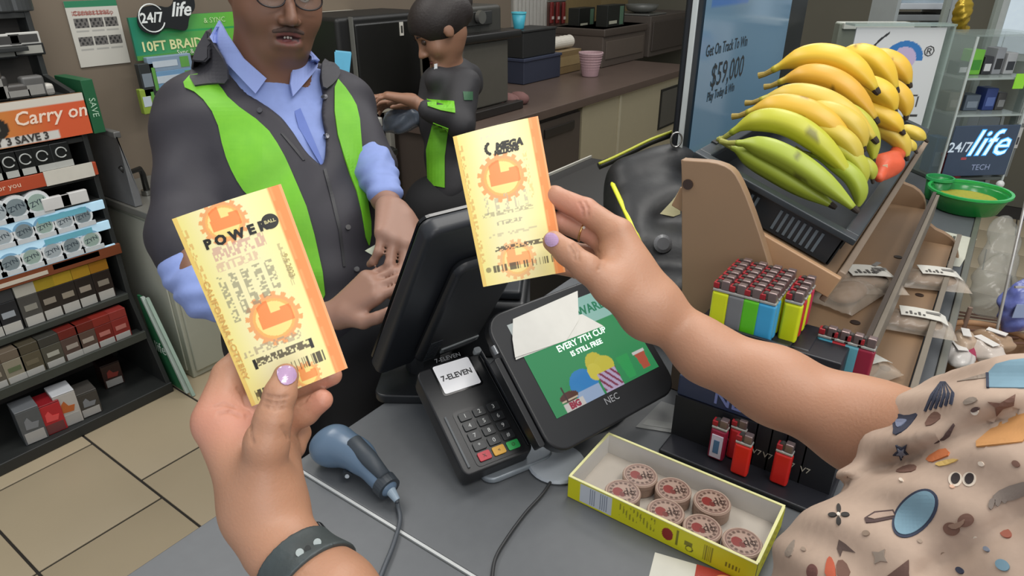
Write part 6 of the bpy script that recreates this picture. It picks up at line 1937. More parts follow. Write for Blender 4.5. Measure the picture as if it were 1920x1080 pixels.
# ---------------------------------------------------------------- the colleague bending over the back stand
dw = 2.34
E = D(789, 82, 2.20)
wf = unit(-RT * .78 - HF * .30 - ZUP * .50)
wh, L2, R2, HC2 = headprims(E, wf, ZUP * .9 - RT * .35, .93, .92, mouth=False)
wn = S(832, 118, 24, 2.30)
wt_ = [cone(S(850, 150, 42, 2.32), S(838, 215, 44, 2.32), .05), cone(S(838, 215, 44, 2.32), S(848, 350, 44, 2.34), .05), cone(S(822, 150, 22, 2.24), S(874, 152, 30, 2.40), .04)]
wa = [cone(S(868, 160, 30, 2.24), S(862, 232, 24, 2.18), .03), cone(S(862, 232, 23, 2.18), S(800, 205, 17, 2.12), .02)]
wfo = [cone(S(800, 205, 13, 2.12), S(772, 187, 11, 2.12), .01)]
wa2 = [cone(S(818, 158, 26, 2.36), S(800, 215, 22, 2.36), .03), cone(S(800, 215, 20, 2.36), S(775, 200, 14, 2.30), .02)]
WW = D(773, 188, 2.12)
wha = handprims(WW, D(742, 182, 2.12) - WW, UP * .9 - FW * .3, side=1, s=.92, curl=(.35, .4, .45, .5), thumb=(.4, .3))
WW2 = D(776, 200, 2.30)
whb = handprims(WW2, D(748, 196, 2.28) - WW2, UP, side=-1, s=.92, curl=(.3, .4, .5, .5), thumb=(.4, .3))
HW = D(850, 385, 2.36)
def wleg(sgn):
    h = HW + RT * .07 * sgn; kn = np.array([h[0], h[1], .46]); ft = np.array([h[0], h[1], .08])
    return [cone((h, .085), (kn, .06), .04), cone((kn, .058), (ft, .04), .02)]
wb = wh + [cone((HC2 - R2[:, 2] * .03 - R2[:, 1] * .03, .045), wn, .03)] + infl(wt_, -.012) + infl(wa, -.01) + wfo + infl(wa2, -.01) + wha + whb + wleg(1) + wleg(-1)
wm = thing('person', 'dark haired colleague in charcoal and lime uniform bending over the back stand', 'person', (HW[0], HW[1], 0))
lo, hi = bounds(wb, .03)
organic('body', wb, lo, hi, .006, mat('#8c6650', .5, sss=.06), wm)
uni = infl(wt_, .004) + infl(wa, .004) + infl(wa2, .004)
lo, hi = bounds(uni, .03)
organic('uniform_top', uni, lo, hi, .008, mat('#2b2a2d', .7, bump=.2, scale=40), wm, post=lambda P, d: crumple(P, d, 26, .005))
uu = [('+', 'f', lambda P: crumple(P, sdf(uni, P), 26, .005) - .001, .01)]
drape('lime_panel', [(812, 230), (841, 241), (834, 293), (834, 352), (803, 346), (800, 281)], uu, M_LIME, wm, .003, 6, d0=1.2, it=0, label='bright lime green uniform panel')
drape('lime_panel', [(800, 186), (852, 190), (853, 212), (826, 207), (802, 199)], uu, M_LIME, wm, .003, 6, d0=1.2, it=0, label='bright lime green uniform panel')
drape('sleeve_emblem', [(868, 172), (886, 172), (886, 188), (870, 188)], uu, mat('#2f5a3c', .6), wm, .002, 4, d0=1.2, it=0)
trs = [p for s_ in (1, -1) for p in infl(wleg(s_), .012)] + [cone((HW + RT * .06, .09), (HW - RT * .06, .09), .05)]
lo, hi = bounds(trs, .03)
organic('trousers', trs, lo, hi, .01, mat('#1a1a1c', .8), wm)
for s_ in (1, -1):
    h = HW + RT * .07 * s_; a = np.array([h[0], h[1], .04])
    fp = [cone((a, .04), (a - RT * .14, .033), .02), ('&', 'f', lambda P: .002 - P[:, 2], .008)]
    lo, hi = bounds(fp, .02); organic('shoe', fp, lo, hi, .007, mat('#161616', .4), wm)
hp_ = [elli(L2(0, -.010, .034), (.084, .104, .088), R=R2), ('-', 'e', (L2(0, .110, -.045), np.array([.070, .060, .078]), R2), .015), ('-', 'e', (L2(0, .06, -.10), np.array([.10, .085, .06]), R2), .015), cone((L2(0, -.09, .03), .04), (D(862, 6, 2.36), .038), .02), elli(D(868, 2, 2.38), (.034, .034, .036), k=.02), cone((L2(.0, -.10, .0), .03), (D(846, 70, 2.38), .02), .03)]
lo, hi = bounds(hp_, .02)
organic('hair', hp_, lo, hi, .005, mat('#1e1613', .6, bump=.5, scale=120), wm)
for s_ in (1, -1):
    MB().ell(L2(.030 * s_, .079, .0), .0105, 12).build('eye', mat('#3a2a22', .3), wm, smooth=True)  # eyes coloured as dark as shaded skin
    MB().tube([L2(.014 * s_, .092, .021), L2(.030 * s_, .092, .026), L2(.044 * s_, .083, .020)], [.002, .003, .0015], 6).build('eyebrow', mat('#1e1613', .9), wm, smooth=True)
MB().tube([L2(-.018, .090, -.075), L2(0, .095, -.073), L2(.018, .090, -.075)], [.002, .005, .002], 8).build('lips', mat('#75443c', .5), wm, smooth=True)
P = D(816, 128, 2.19)
MB().quadslab([D(814, 120, 2.2), D(814, 132, 2.2), D(820, 130, 2.2), D(820, 119, 2.2)], .004).build('name_tag', mat('#b9bdbf', .4), wm)

# ---------------------------------------------------------------- the customer whose arms reach in
RS = D(1960, 900, .42)
LS = np.array([.14, -.20, 1.30])
WRr, WRl = S(1232, 582, 44, .62), S(496, 965, 54, .485)
rarm = [cone(S(1232, 582, 45, .622), S(1325, 662, 46, .612), .02), cone(S(1325, 662, 46, .612), S(1450, 722, 61, .592), .03), cone(S(1450, 722, 61, .592), S(1620, 800, 78, .56), .03), cone(S(1620, 800, 78, .56), (RS, .05), .03)]
LEl = np.array([.155, .08, 1.11])
larm = [cone(S(494, 965, 55, .485), S(524, 1018, 58, .477), .015), cone(S(524, 1018, 58, .477), S(622, 1130, 74, .445), .02), cone(S(622, 1130, 74, .445), (LEl, .042), .03), cone((LEl, .042), (LS, .055), .03)]
rh = [ # palm
    cone(S(1222, 572, 43, .622), S(1160, 440, 30, .632), .02), cone(S(1220, 575, 43, .622), S(1150, 478, 28, .640), .02), cone(S(1212, 575, 40, .630), S(1150, 505, 26, .655), .02), cone(S(1210, 580, 36, .640), S(1155, 530, 22, .668), .02),
    # index
    cone(S(1158, 438, 27, .634), S(1098, 394, 23, .645), .006), cone(S(1098, 394, 22.5, .645), S(1040, 369, 20, .658), .003), cone(S(1040, 369, 20, .658), S(990, 372, 17, .668), .003),
    # middle with the ring
    cone(S(1150, 474, 23, .642), S(1112, 440, 20, .655), .005), cone(S(1112, 440, 20, .655), S(1048, 416, 18.5, .664), .003), cone(S(1048, 416, 18.5, .664), S(1000, 420, 16, .672), .003),
    # third and little finger folded behind the ticket
    cone(S(1148, 505, 22, .658), S(1100, 478, 19, .672), .005), cone(S(1100, 478, 19, .672), S(1040, 462, 18, .678), .003), cone(S(1040, 462, 18, .678), S(1000, 470, 15, .682), .003),
    cone(S(1152, 528, 20, .670), S(1108, 515, 17, .684), .005), cone(S(1108, 515, 17, .684), S(1060, 500, 16, .690), .003), cone(S(1060, 500, 16, .690), S(1030, 500, 14, .692), .003),
    # thumb
    cone(S(1215, 590, 38, .612), S(1146, 540, 32, .603), .02), cone(S(1146, 540, 32, .603), S(1100, 503, 26, .600), .008), cone(S(1100, 503, 26, .600), S(1064, 474, 23.5, .603), .005), cone(S(1064, 474, 23.5, .603), S(1038, 453, 20.5, .610), .004),
    elli(D(1165, 520, .622), (.022, .022, .022), k=.02)]
lh = [
    # palm
    cone(S(492, 945, 46, .487), S(412, 800, 42, .505), .025), cone(S(490, 945, 48, .49), S(450, 805, 40, .515), .025), cone(S(496, 945, 46, .495), S(490, 820, 36, .525), .025), cone(S(500, 945, 43, .50), S(525, 845, 30, .530), .025),
    # index finger rising behind the ticket
    cone(S(405, 785, 42, .507), S(432, 705, 33, .524), .008), cone(S(432, 705, 32, .524), S(478, 650, 27, .532), .004), cone(S(478, 650, 26, .532), S(520, 615, 22, .534), .004),
    # middle finger, tip shows right of the ticket
    cone(S(452, 800, 36, .518), S(500, 742, 29, .536), .006), cone(S(500, 742, 28, .536), S(570, 722, 25, .538), .004), cone(S(570, 722, 25, .538), S(622, 704, 19, .530), .004),
    # third finger, lower tip
    cone(S(490, 830, 34, .522), S(530, 795, 27, .530), .005), cone(S(530, 795, 27, .530), S(572, 772, 25, .528), .004), cone(S(572, 772, 25, .528), S(604, 750, 20, .522), .004),
    # little finger folded into the palm
    cone(S(520, 855, 30, .530), S(550, 838, 21, .540), .005), cone(S(550, 838, 21, .540), S(562, 812, 19, .545), .004), cone(S(562, 812, 19, .545), S(560, 795, 16, .545), .004),
    # thumb
    cone(S(496, 905, 40, .478), S(500, 830, 38, .470), .02), cone(S(500, 830, 37, .470), S(512, 785, 33, .468), .008), cone(S(512, 785, 32, .468), S(525, 740, 29, .470), .005), cone(S(525, 740, 29, .470), S(536, 705, 23.5, .478), .004)]
CH_ = D(1760, 1180, .45)
PEL = np.array([.34, -.36, .98])
nk = np.array([.285, -.19, 1.33])
ctor = [cone((CH_ + [.0, -.03, .0], .095), (PEL, .12), .06), cone((RS, .055), (nk - [0, 0, .05], .06), .04), cone((LS, .05), (nk - [0, 0, .05], .06), .04), cone((nk - [0.02, 0.02, .13], .10), (PEL + [-.05, -.0, 0], .12), .06), cone((nk + [.02, .02, -.12], .10), (PEL + [.05, 0, 0], .12), .06)]
cf = unit(np.array([.45, .86, -.25]))
ce = np.array([.285, -.19, 1.54]) + cf * .06
ch_p, L3, R3, HC3 = headprims(ce, cf, ZUP, .92, .93, mouth=False)
def cleg(sg):
    h = PEL + np.array([.08 * sg, -.0, -.03]); return [cone((h, .085), (np.array([h[0], h[1] + .03, .47]), .06), .05), cone((np.array([h[0], h[1] + .03, .47]), .058), (np.array([h[0], h[1], .08]), .04), .02)]
cb_ = rarm + rh + larm + lh + infl(ctor, -.012) + ch_p + [cone((HC3 - [0, 0, .03], .045), (nk - [0, 0, .04], .05), .03)] + cleg(1) + cleg(-1)
cu_ = thing('person', 'customer seen from her own side, bare arms holding two tickets, printed beige blouse', 'person', (PEL[0], PEL[1], 0))


def cskin(P):
    base = np.array(lin('#ab7e63')); base2 = np.array(lin('#b07a5e'))
    x = P @ RT
    w = np.clip((P @ FW - .50) / .1, 0, 1)[:, None] * 0
    c = np.tile(base, (len(P), 1))
    m = (np.sin(P[:, 0] * 60) * np.sin(P[:, 1] * 55 + 1) * np.sin(P[:, 2] * 65))[:, None]
    c = c * (1 + .05 * m)
    # rosier knuckles, finger tips and palm edge
    pink = np.array(lin('#cf8a78'))
    for (px, py, d, r) in ((395, 790, .50, .022), (620, 704, .53, .012), (604, 750, .52, .012), (1046, 400, .65, .02), (1090, 395, .64, .012), (470, 790, .50, .02), (1110, 445, .65, .012)):
        g = np.exp(-((P - D(px, py, d)) ** 2).sum(1) / (r * r))[:, None] * .6
        c = c * (1 - g) + pink * g
    return c


arm_r = rarm[:3] + rh; arm_l = larm[:2] + lh
# whole body as one mesh: coarse grid far from the hands would waste detail, so one fine grid throughout at 2.6 mm
lo, hi = bounds(cb_, .03)
handp = arm_r + arm_l


def hitp(px, py, prims, d0=.3):
    r = ray(px, py); t_ = d0; ln = np.linalg.norm(r)
    for _ in range(90):
        e = float(sdf(prims, (CP + r * t_)[None])[0]); t_ += min(max(e, -.02), .05) / ln * .9
    return (CP + r * t_) if t_ < .9 else None


CR = []
for pl, prm, w_ in (([(402, 762), (420, 757), (440, 764)], arm_l, .0011), ([(446, 728), (456, 742), (462, 760)], arm_l, .0012), ([(410, 776), (432, 772), (450, 780)], arm_l, .0009), ([(498, 752), (515, 757), (534, 755)], arm_l, .0008), ([(496, 762), (512, 766), (532, 765)], arm_l, .0008), ([(500, 742), (518, 746), (538, 744)], arm_l, .0006),
                    ([(462, 780), (470, 800), (474, 830)], arm_l, .0010), ([(530, 800), (540, 818), (545, 835)], arm_l, .0012), ([(560, 760), (572, 752), (580, 742)], arm_l, .0008),
                    ([(1086, 380), (1092, 392), (1094, 405)], arm_r, .0008), ([(1096, 378), (1102, 390), (1103, 404)], arm_r, .0008), ([(1112, 436), (1120, 446), (1122, 456)], arm_r, .0008), ([(1068, 462), (1076, 474), (1078, 486)], arm_r, .0007), ([(1076, 458), (1084, 472), (1085, 488)], arm_r, .0006),
                    ([(1120, 470), (1126, 486), (1122, 505)], arm_r, .0010)):
    q = [hitp(*p, prm) for p in pl]
    q = [p for p in q if p is not None]
    for a_, b_ in zip(q[:-1], q[1:]): CR.append((a_, b_, w_))
body_cut = cb_ + [('-', 'c', (a_, b_, w_ * .7, w_ * .7), .0024) for a_, b_, w_ in CR]


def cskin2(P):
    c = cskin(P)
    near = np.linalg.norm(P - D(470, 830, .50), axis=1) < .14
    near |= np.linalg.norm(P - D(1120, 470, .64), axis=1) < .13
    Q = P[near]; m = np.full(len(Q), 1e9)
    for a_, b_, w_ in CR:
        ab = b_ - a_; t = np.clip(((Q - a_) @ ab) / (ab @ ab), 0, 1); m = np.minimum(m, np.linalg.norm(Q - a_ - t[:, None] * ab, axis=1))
    c[near] *= (1 - .15 * np.exp(-(m / .0014) ** 2))[:, None]  # shade of the crease grooves painted into the skin colour
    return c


v_, f_ = skin_mesh(cb_, lo, hi, .0026)
import bmesh
me_ = bpy.data.meshes.new('body')
me_.from_pydata(v_.tolist(), [], f_.tolist())
bm = bmesh.new(); bm.from_mesh(me_)
n0 = len(v_)
cn = v_[f_].mean(1)
dl = np.linalg.norm(cn - D(470, 830, .50), axis=1) < .095
dl |= np.linalg.norm(cn - D(1110, 470, .64), axis=1) < .085
bm.faces.ensure_lookup_table()
es = {e for i in np.nonzero(dl)[0] for e in bm.faces[int(i)].edges}
bmesh.ops.subdivide_edges(bm, edges=list(es), cuts=1, use_grid_fill=True)
bm.to_mesh(me_); bm.free()
V = np.empty(len(me_.vertices) * 3); me_.vertices.foreach_get('co', V); V = V.reshape(-1, 3)
fs_ = [tuple(p.vertices) for p in me_.polygons]
bpy.data.meshes.remove(me_)
nr = (np.linalg.norm(V - D(470, 830, .50), axis=1) < .10) | (np.linalg.norm(V - D(1110, 470, .64), axis=1) < .09)
Q = V[nr]
for _ in range(2):
    e = sdf(body_cut, Q)
    g = np.stack([sdf(body_cut, Q + dv) - sdf(body_cut, Q - dv) for dv in np.eye(3) * .0006], 1)
    g /= np.linalg.norm(g, axis=1)[:, None] + 1e-9
    Q = Q - g * np.clip(e, -.002, .002)[:, None]
V[nr] = Q
m_skin = mat_print(.5, sss=.10)
nt_ = m_skin.node_tree
tc_ = nt_.nodes.new('ShaderNodeTexCoord'); nz_ = nt_.nodes.new('ShaderNodeTexNoise'); bp_ = nt_.nodes.new('ShaderNodeBump')
nz_.inputs['Scale'].default_value = 420; nz_.inputs['Detail'].default_value = 3
bp_.inputs['Strength'].default_value = .25; bp_.inputs['Distance'].default_value = .0012
nt_.links.new(tc_.outputs['Object'], nz_.inputs['Vector']); nt_.links.new(nz_.outputs['Fac'], bp_.inputs['Height']); nt_.links.new(bp_.outputs[0], nt_.nodes['Principled BSDF'].inputs['Normal'])
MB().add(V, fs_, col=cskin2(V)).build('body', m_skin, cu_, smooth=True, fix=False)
# nails
NA = mat('#ab8cad', .15, coat=.5)
for pl, pr in (([(519, 698), (525, 689), (539, 686), (551, 691), (556, 704), (550, 718), (536, 724), (524, 717)], arm_l), ([(1022, 446), (1027, 438), (1036, 437), (1045, 443), (1049, 453), (1042, 462), (1031, 463), (1023, 456)], arm_r)):
    drape('fingernail', pl, pr, NA, cu_, .0009, 4, d0=.3, it=1, label='lilac painted thumbnail')
for c_ in ((L3(.03, .079, 0)), (L3(-.03, .079, 0))):
    MB().ell(c_, .0105, 12).build('eye', mat('#c9c2ba', .2), cu_, smooth=True)
hq = [elli(L3(0, -.02, .03), (.086, .105, .09), R=R3), ('-', 'e', (L3(0, .12, -.02), np.array([.075, .075, .09]), R3), .015), cone((L3(0, -.07, -.03), .06), (L3(0, -.09, -.12), .045), .03)]
lo, hi = bounds(hq, .02)
organic('hair', hq, lo, hi, .007, mat('#3a281e', .6, bump=.5, scale=100), cu_)
# blouse
sleeve = [cone(S(1752, 832, 92, .545), S(1810, 870, 145, .50), .02), cone(S(1810, 870, 145, .50), S(1985, 905, 235, .43), .04)]
front = [cone(S(1765, 1185, 292, .455), S(1930, 1150, 300, .45), .05), cone(S(1592, 1050, 88, .475), S(1800, 1080, 150, .46), .03)]
blouse = sleeve + front + infl(ctor, .010)
hole = elli(D(1668, 812, .55), (.024, .024, .024), k=.01)
def drapes(P, d):
    a = P @ unit([.6, -.5, .6]); b = P @ unit([.3, .8, .5])
    x, y, dd = proj(P)
    f1 = np.exp(-((y - (905 - .42 * (x - 1600))) / 22) ** 2) * .010      # deep fold under the sleeve
    f2 = np.exp(-((y - (1050 - .62 * (x - 1780))) / 30) ** 2) * .006 * (x > 1720)
    return d + .0022 * np.sin(a * 150 + 3 * np.sin(b * 40)) + f1 + f2
lo, hi = bounds(blouse, .03)
organic('blouse', blouse + [('-', 'c', (D(1560, 770, .57), D(1700, 835, .55), .020, .044), .006)], lo, hi, .0045, mat('#b09a89', .8, bump=.1, scale=120), cu_, post=drapes)
bl2 = blouse + [('-', 'f', lambda P: np.full(len(P), 1.0), .001)]
def dr(poly, col, lift=0., it=1, nm='motif_or_skin', step=7):
    # lay printed motifs and the neckline skin patch on the folded cloth
    def fld(P):
        return drapes(P, sdf(blouse, P))
    pr = [('+', 'f', fld, .01)]
    try:
        return drape(nm, poly, pr, mat(col, .8, var=.1, scale=90), cu_, .0006 + lift, step, d0=.25, dmax=.8, it=it)
    except Exception as ex:
        print('drape', nm, ex)
def ellp(cx, cy, a, b, rot=0, n=22):
    return [(cx + a * math.cos(t) * math.cos(rot) - b * math.sin(t) * math.sin(rot), cy + a * math.cos(t) * math.sin(rot) + b * math.sin(t) * math.cos(rot)) for t in np.linspace(0, 2 * math.pi, n + 1)[:-1]]
def star(cx, cy, r, n=5, q=.45, rot=.3):
    return [(cx + (r if i % 2 == 0 else r * q) * math.cos(rot + i * math.pi / n), cy + (r if i % 2 == 0 else r * q) * math.sin(rot + i * math.pi / n)) for i in range(2 * n)]
NAVY, BLU, BRN, DBR, GRY = '#2e3548', '#6f8f9f', '#6e5044', '#4c3a38', '#8d8074'
dr(ellp(1716, 963, 54, 33, -.85), NAVY); dr(ellp(1716, 963, 49, 28, -.85), BLU, .0005)
dr([(1621, 972), (1640, 960), (1676, 956), (1682, 972), (1640, 980), (1624, 981)], DBR, it=0); dr([(1628, 972), (1642, 964), (1675, 960), (1678, 968), (1640, 975)], '#a58f80', .0005, it=0)
dr([(1852, 701), (1868, 683), (1895, 676), (1932, 672), (1932, 728), (1852, 727)], BLU, it=0); dr([(1850, 700), (1855, 700), (1855, 728), (1850, 728)], NAVY, .0004, it=0); dr([(1795, 716), (1850, 700), (1850, 709)], GRY, it=0)
for k in range(6):
    a0 = (1764 + k * 1.5, 716); b0 = (1733 + k * 9.5, 771 - k * 2.6)
    mid = ((a0[0] + b0[0]) / 2 - 3 + k * 2.4, (a0[1] + b0[1]) / 2 - 3)
    dr([(a0[0], a0[1]), (mid[0], mid[1]), (b0[0], b0[1]), (b0[0] + 4, b0[1] + 1), (mid[0] + 4, mid[1] + 2), (a0[0] + 2, a0[1])], NAVY, it=0, step=5)
dr([(1670, 782), (1684, 775), (1700, 780), (1724, 773), (1712, 792), (1696, 808), (1674, 818), (1676, 800)], NAVY); dr([(1680, 788), (1692, 786), (1704, 788), (1692, 800), (1682, 804)], '#77819a', .0005)
dr([(1732, 800), (1744, 778), (1756, 770), (1768, 781), (1750, 797)], BRN)
dr(star(1690, 848, 17), NAVY, it=0); dr(star(1690, 848, 10), '#7f8799', .0005, it=0)
dr([(1734, 840), (1752, 830), (1768, 820), (1778, 806), (1788, 794), (1790, 798), (1780, 818), (1764, 830), (1742, 842)], DBR, it=0)
dr([(1852, 754), (1875, 756), (1904, 740), (1900, 760), (1880, 766), (1868, 780), (1866, 764)], BRN, it=0)
dr([(1734, 860), (1771, 838), (1784, 852), (1760, 862), (1745, 868)], '#b8683a'); dr([(1750, 870), (1784, 860), (1800, 862), (1765, 876)], '#d6b46a')
dr([(1806, 752), (1822, 744), (1835, 748), (1826, 756), (1808, 760)], GRY)
dr(ellp(1828, 772, 7, 6), '#d9d2c6'); dr(ellp(1829, 768, 8, 4, -.4), DBR, .0004)
dr([(1818, 840), (1870, 796), (1932, 758), (1932, 828), (1872, 834)], '#b9854f', .0002)  # stands in for bare skin at the neckline gap, not a print
dr([(1677, 884), (1700, 872), (1720, 872), (1716, 884), (1690, 887)], BRN)
for x_ in (1792, 1818): dr(ellp(x_, 899, 13, 14, .3), '#d3c6b6'); dr(ellp(x_ + 1, 898, 8, 11, .4), '#2c2424', .0005)
for k in range(5):
    dr([(1858 + k * 13, 934 - k * 5), (1852 + k * 13, 950 - k * 5), (1860 + k * 13, 958 - k * 6), (1868 + k * 13, 936 - k * 5)], '#7b7068')
dr([(1856, 936), (1880, 915), (1932, 900), (1932, 925), (1890, 942)], '#7b7068')
dr(ellp(1784, 992, 15, 12, .3), BRN); dr(ellp(1811, 976, 15, 12, -.4), BRN); dr([(1776, 985), (1800, 980), (1812, 972), (1806, 986), (1790, 994)], '#8a7060', .0004)
for a_ in (0, 1.6, 3.1, 4.7):
    dr(ellp(1573 + 12 * math.cos(a_), 965 + 12 * math.sin(a_), 8, 4, a_), '#33302e', step=4)
dr(ellp(1573, 965, 3, 3), '#d9d2c6', .0004)
dr(star(1650, 1044, 17, 4, .5, .6), GRY, it=0); dr(ellp(1624, 1000, 7, 5), '#8a7868'); dr(ellp(1786, 962 - 50, 5, 4), '#cfa890')
dr([(1662, 1082), (1704, 1050), (1704, 1086)], '#5f463e', it=0)
dr([(1546, 1082), (1550, 1050), (1558, 1042), (1566, 1060), (1568, 1086)], '#b0543a'); dr([(1568, 1052), (1585, 1050), (1598, 1080), (1570, 1086)], BRN)
dr(ellp(1523, 1072, 10, 14), '#6a4640')
dr([(1574, 1012), (1586, 1020), (1604, 1036), (1592, 1034), (1580, 1032), (1576, 1044), (1570, 1030)], '#5a4a44', it=0)
dr([(1470, 1040), (1480, 1022), (1492, 1010), (1490, 1026), (1482, 1046)], GRY)
for (x_, y_, r_, c_) in ((1507, 1030, 5, '#9a8878'), (1725, 1015, 5, '#9a8878'), (1830, 1010, 6, '#d0c4b4'), (1770, 1040, 7, '#8a7464'), (1850, 1030, 6, '#7a8290'), (1690, 900, 4, '#d8cbbb'), (1886, 1000, 12, '#9a5a48'), (1905, 870, 8, BRN), (1840, 870, 6, '#d8cbbb'), (1800, 1070, 8, NAVY), (1880, 1060, 14, BLU)):
    dr(ellp(x_, y_, r_, r_ * .7, .5), c_, step=4)
trs = [p for s_ in (1, -1) for p in infl(cleg(s_), .012)] + [cone((PEL + [.07, 0, 0], .095), (PEL - [.07, 0, 0], .095), .05)]
lo, hi = bounds(trs, .03)
organic('trousers', trs, lo, hi, .012, mat('#2c3446', .8), cu_)
for s_ in (1, -1):
    h = PEL + np.array([.08 * s_, 0, 0]); a = np.array([h[0], h[1], .04])
    fp = [cone((a, .038), (a + [0, .15, 0], .033), .02), ('&', 'f', lambda P: .002 - P[:, 2], .008)]
    lo, hi = bounds(fp, .02); organic('shoe', fp, lo, hi, .008, mat('#2a2a2a', .5), cu_)

# ring
A, B = D(1112, 440, .655), D(1048, 416, .664)
c_ = A + (B - A) * .30; ax_ = unit(B - A); r_ = .0104
u_ = unit(np.cross(ax_, ZUP)); v_ = np.cross(ax_, u_)
t = thing('finger_ring', 'thin gold ring on the customer finger', 'ring', c_)
MB().tube([c_ + (u_ * math.cos(a) + v_ * math.sin(a)) * r_ for a in np.linspace(0, 2 * math.pi, 33)[:-1]], .0011, 8, closed=True).build('band', mat('#c9a066', .2, metal=.9), t, smooth=True)
MB().ell(c_ + unit(-FW + UP * .2) * (r_ + .0008), .0016, 10).build('stone', mat('#e2ddd2', .1), t)
# watch strap
A, B = D(530, 1010, .477), D(622, 1125, .445)
ax_ = unit(B - A)
c_ = A + (B - A) * .50
wt = thing('wrist_watch', 'dark grey green rubber watch strap on the customer left wrist', 'watch', c_)
near_l = larm[:3] + lh[:4]
def slab(w):
    return ('&', 'f', lambda P: np.maximum(np.abs((P - c_) @ ax_) - w / 2, np.linalg.norm(P - c_, axis=1) - .06), .001)
organic('strap', infl(near_l, .0030) + [slab(.026)], c_ - .06, c_ + .06, .0012, mat('#3b4344', .5, bump=.2, scale=200), wt)
for k, (px, py) in enumerate(((562, 1036), (577, 1028), (595, 1017))):
    p = hitp(px, py, infl(near_l, .0030)); n_ = -unit(ray(px, py))
    MB().cyl(p - n_ * .002, p + n_ * .0018, .0020 if k == 1 else .0026, n=14).build('stud' if k != 1 else 'strap_hole', mat('#8f9796' if k != 1 else '#1b1e1e', .3, metal=.4), wt)
p = c_ + unit(FW) * .031
MB(axes(p, ax_, np.cross(FW, ax_))).box(-.017, .017, -.014, .014, -.003, .005).build('watch_case', mat('#1b1c1e', .2), wt, bevel=.003)


# ---------------------------------------------------------------- tickets
def ticket_fn(c4, bulge, wv=0):
    """c4: lower left, lower right, upper right, upper left corners"""
    a, b, c, d = [np.array(p) for p in c4]
    nrm = unit(np.cross(b - a, d - a))
    if nrm @ FW > 0: nrm = -nrm
    w, h = np.linalg.norm(b - a), np.linalg.norm(d - a)
    def f(u, v, z):
        s, t = (u / w)[:, None], (v / h)[:, None]
        P = a * (1 - s) * (1 - t) + b * s * (1 - t) + c * s * t + d * (1 - s) * t
        return P + nrm * (z[:, None] + bulge * 4 * s * (1 - s) + wv * np.sin(t * 3.4 + .4))
    return f, w, h


def cog(C, a, b, cx, cy, r, asp, full=1, tilt=0):
    """orange sun-gear emblem with an inner skyline shape"""
    x, y = (a - cx) / r, (b - cy) * asp / r
    rr = np.hypot(x, y); th = np.arctan2(y, x)
    teeth_ = (rr < 1 + .16 * (np.sin(th * 16) > .0)) & (rr > .86)
    put(C, teeth_, '#e8853a', .75 * full); put(C, rr < .86, '#f3d24e', .55 * full)
    put(C, (rr < .86) & (rr > .74), '#ee9a4e', .7 * full)
    m = (rr < .84) & (((x > -.55) & (x < -.05) & (y > -.25)) | ((y < .25) & (y > -.32) & (x > -.6) & (x < .75)) | ((x > .35) & (x < .8) & (y > -.3) & (y < .38)))
    put(C, m, '#ec7338', .8 * full)


def hashn(a, b, s1, s2):
    v = np.sin(np.floor(a * s1) * 12.9898 + np.floor(b * s2) * 78.233) * 43758.5453
    return v - np.floor(v)


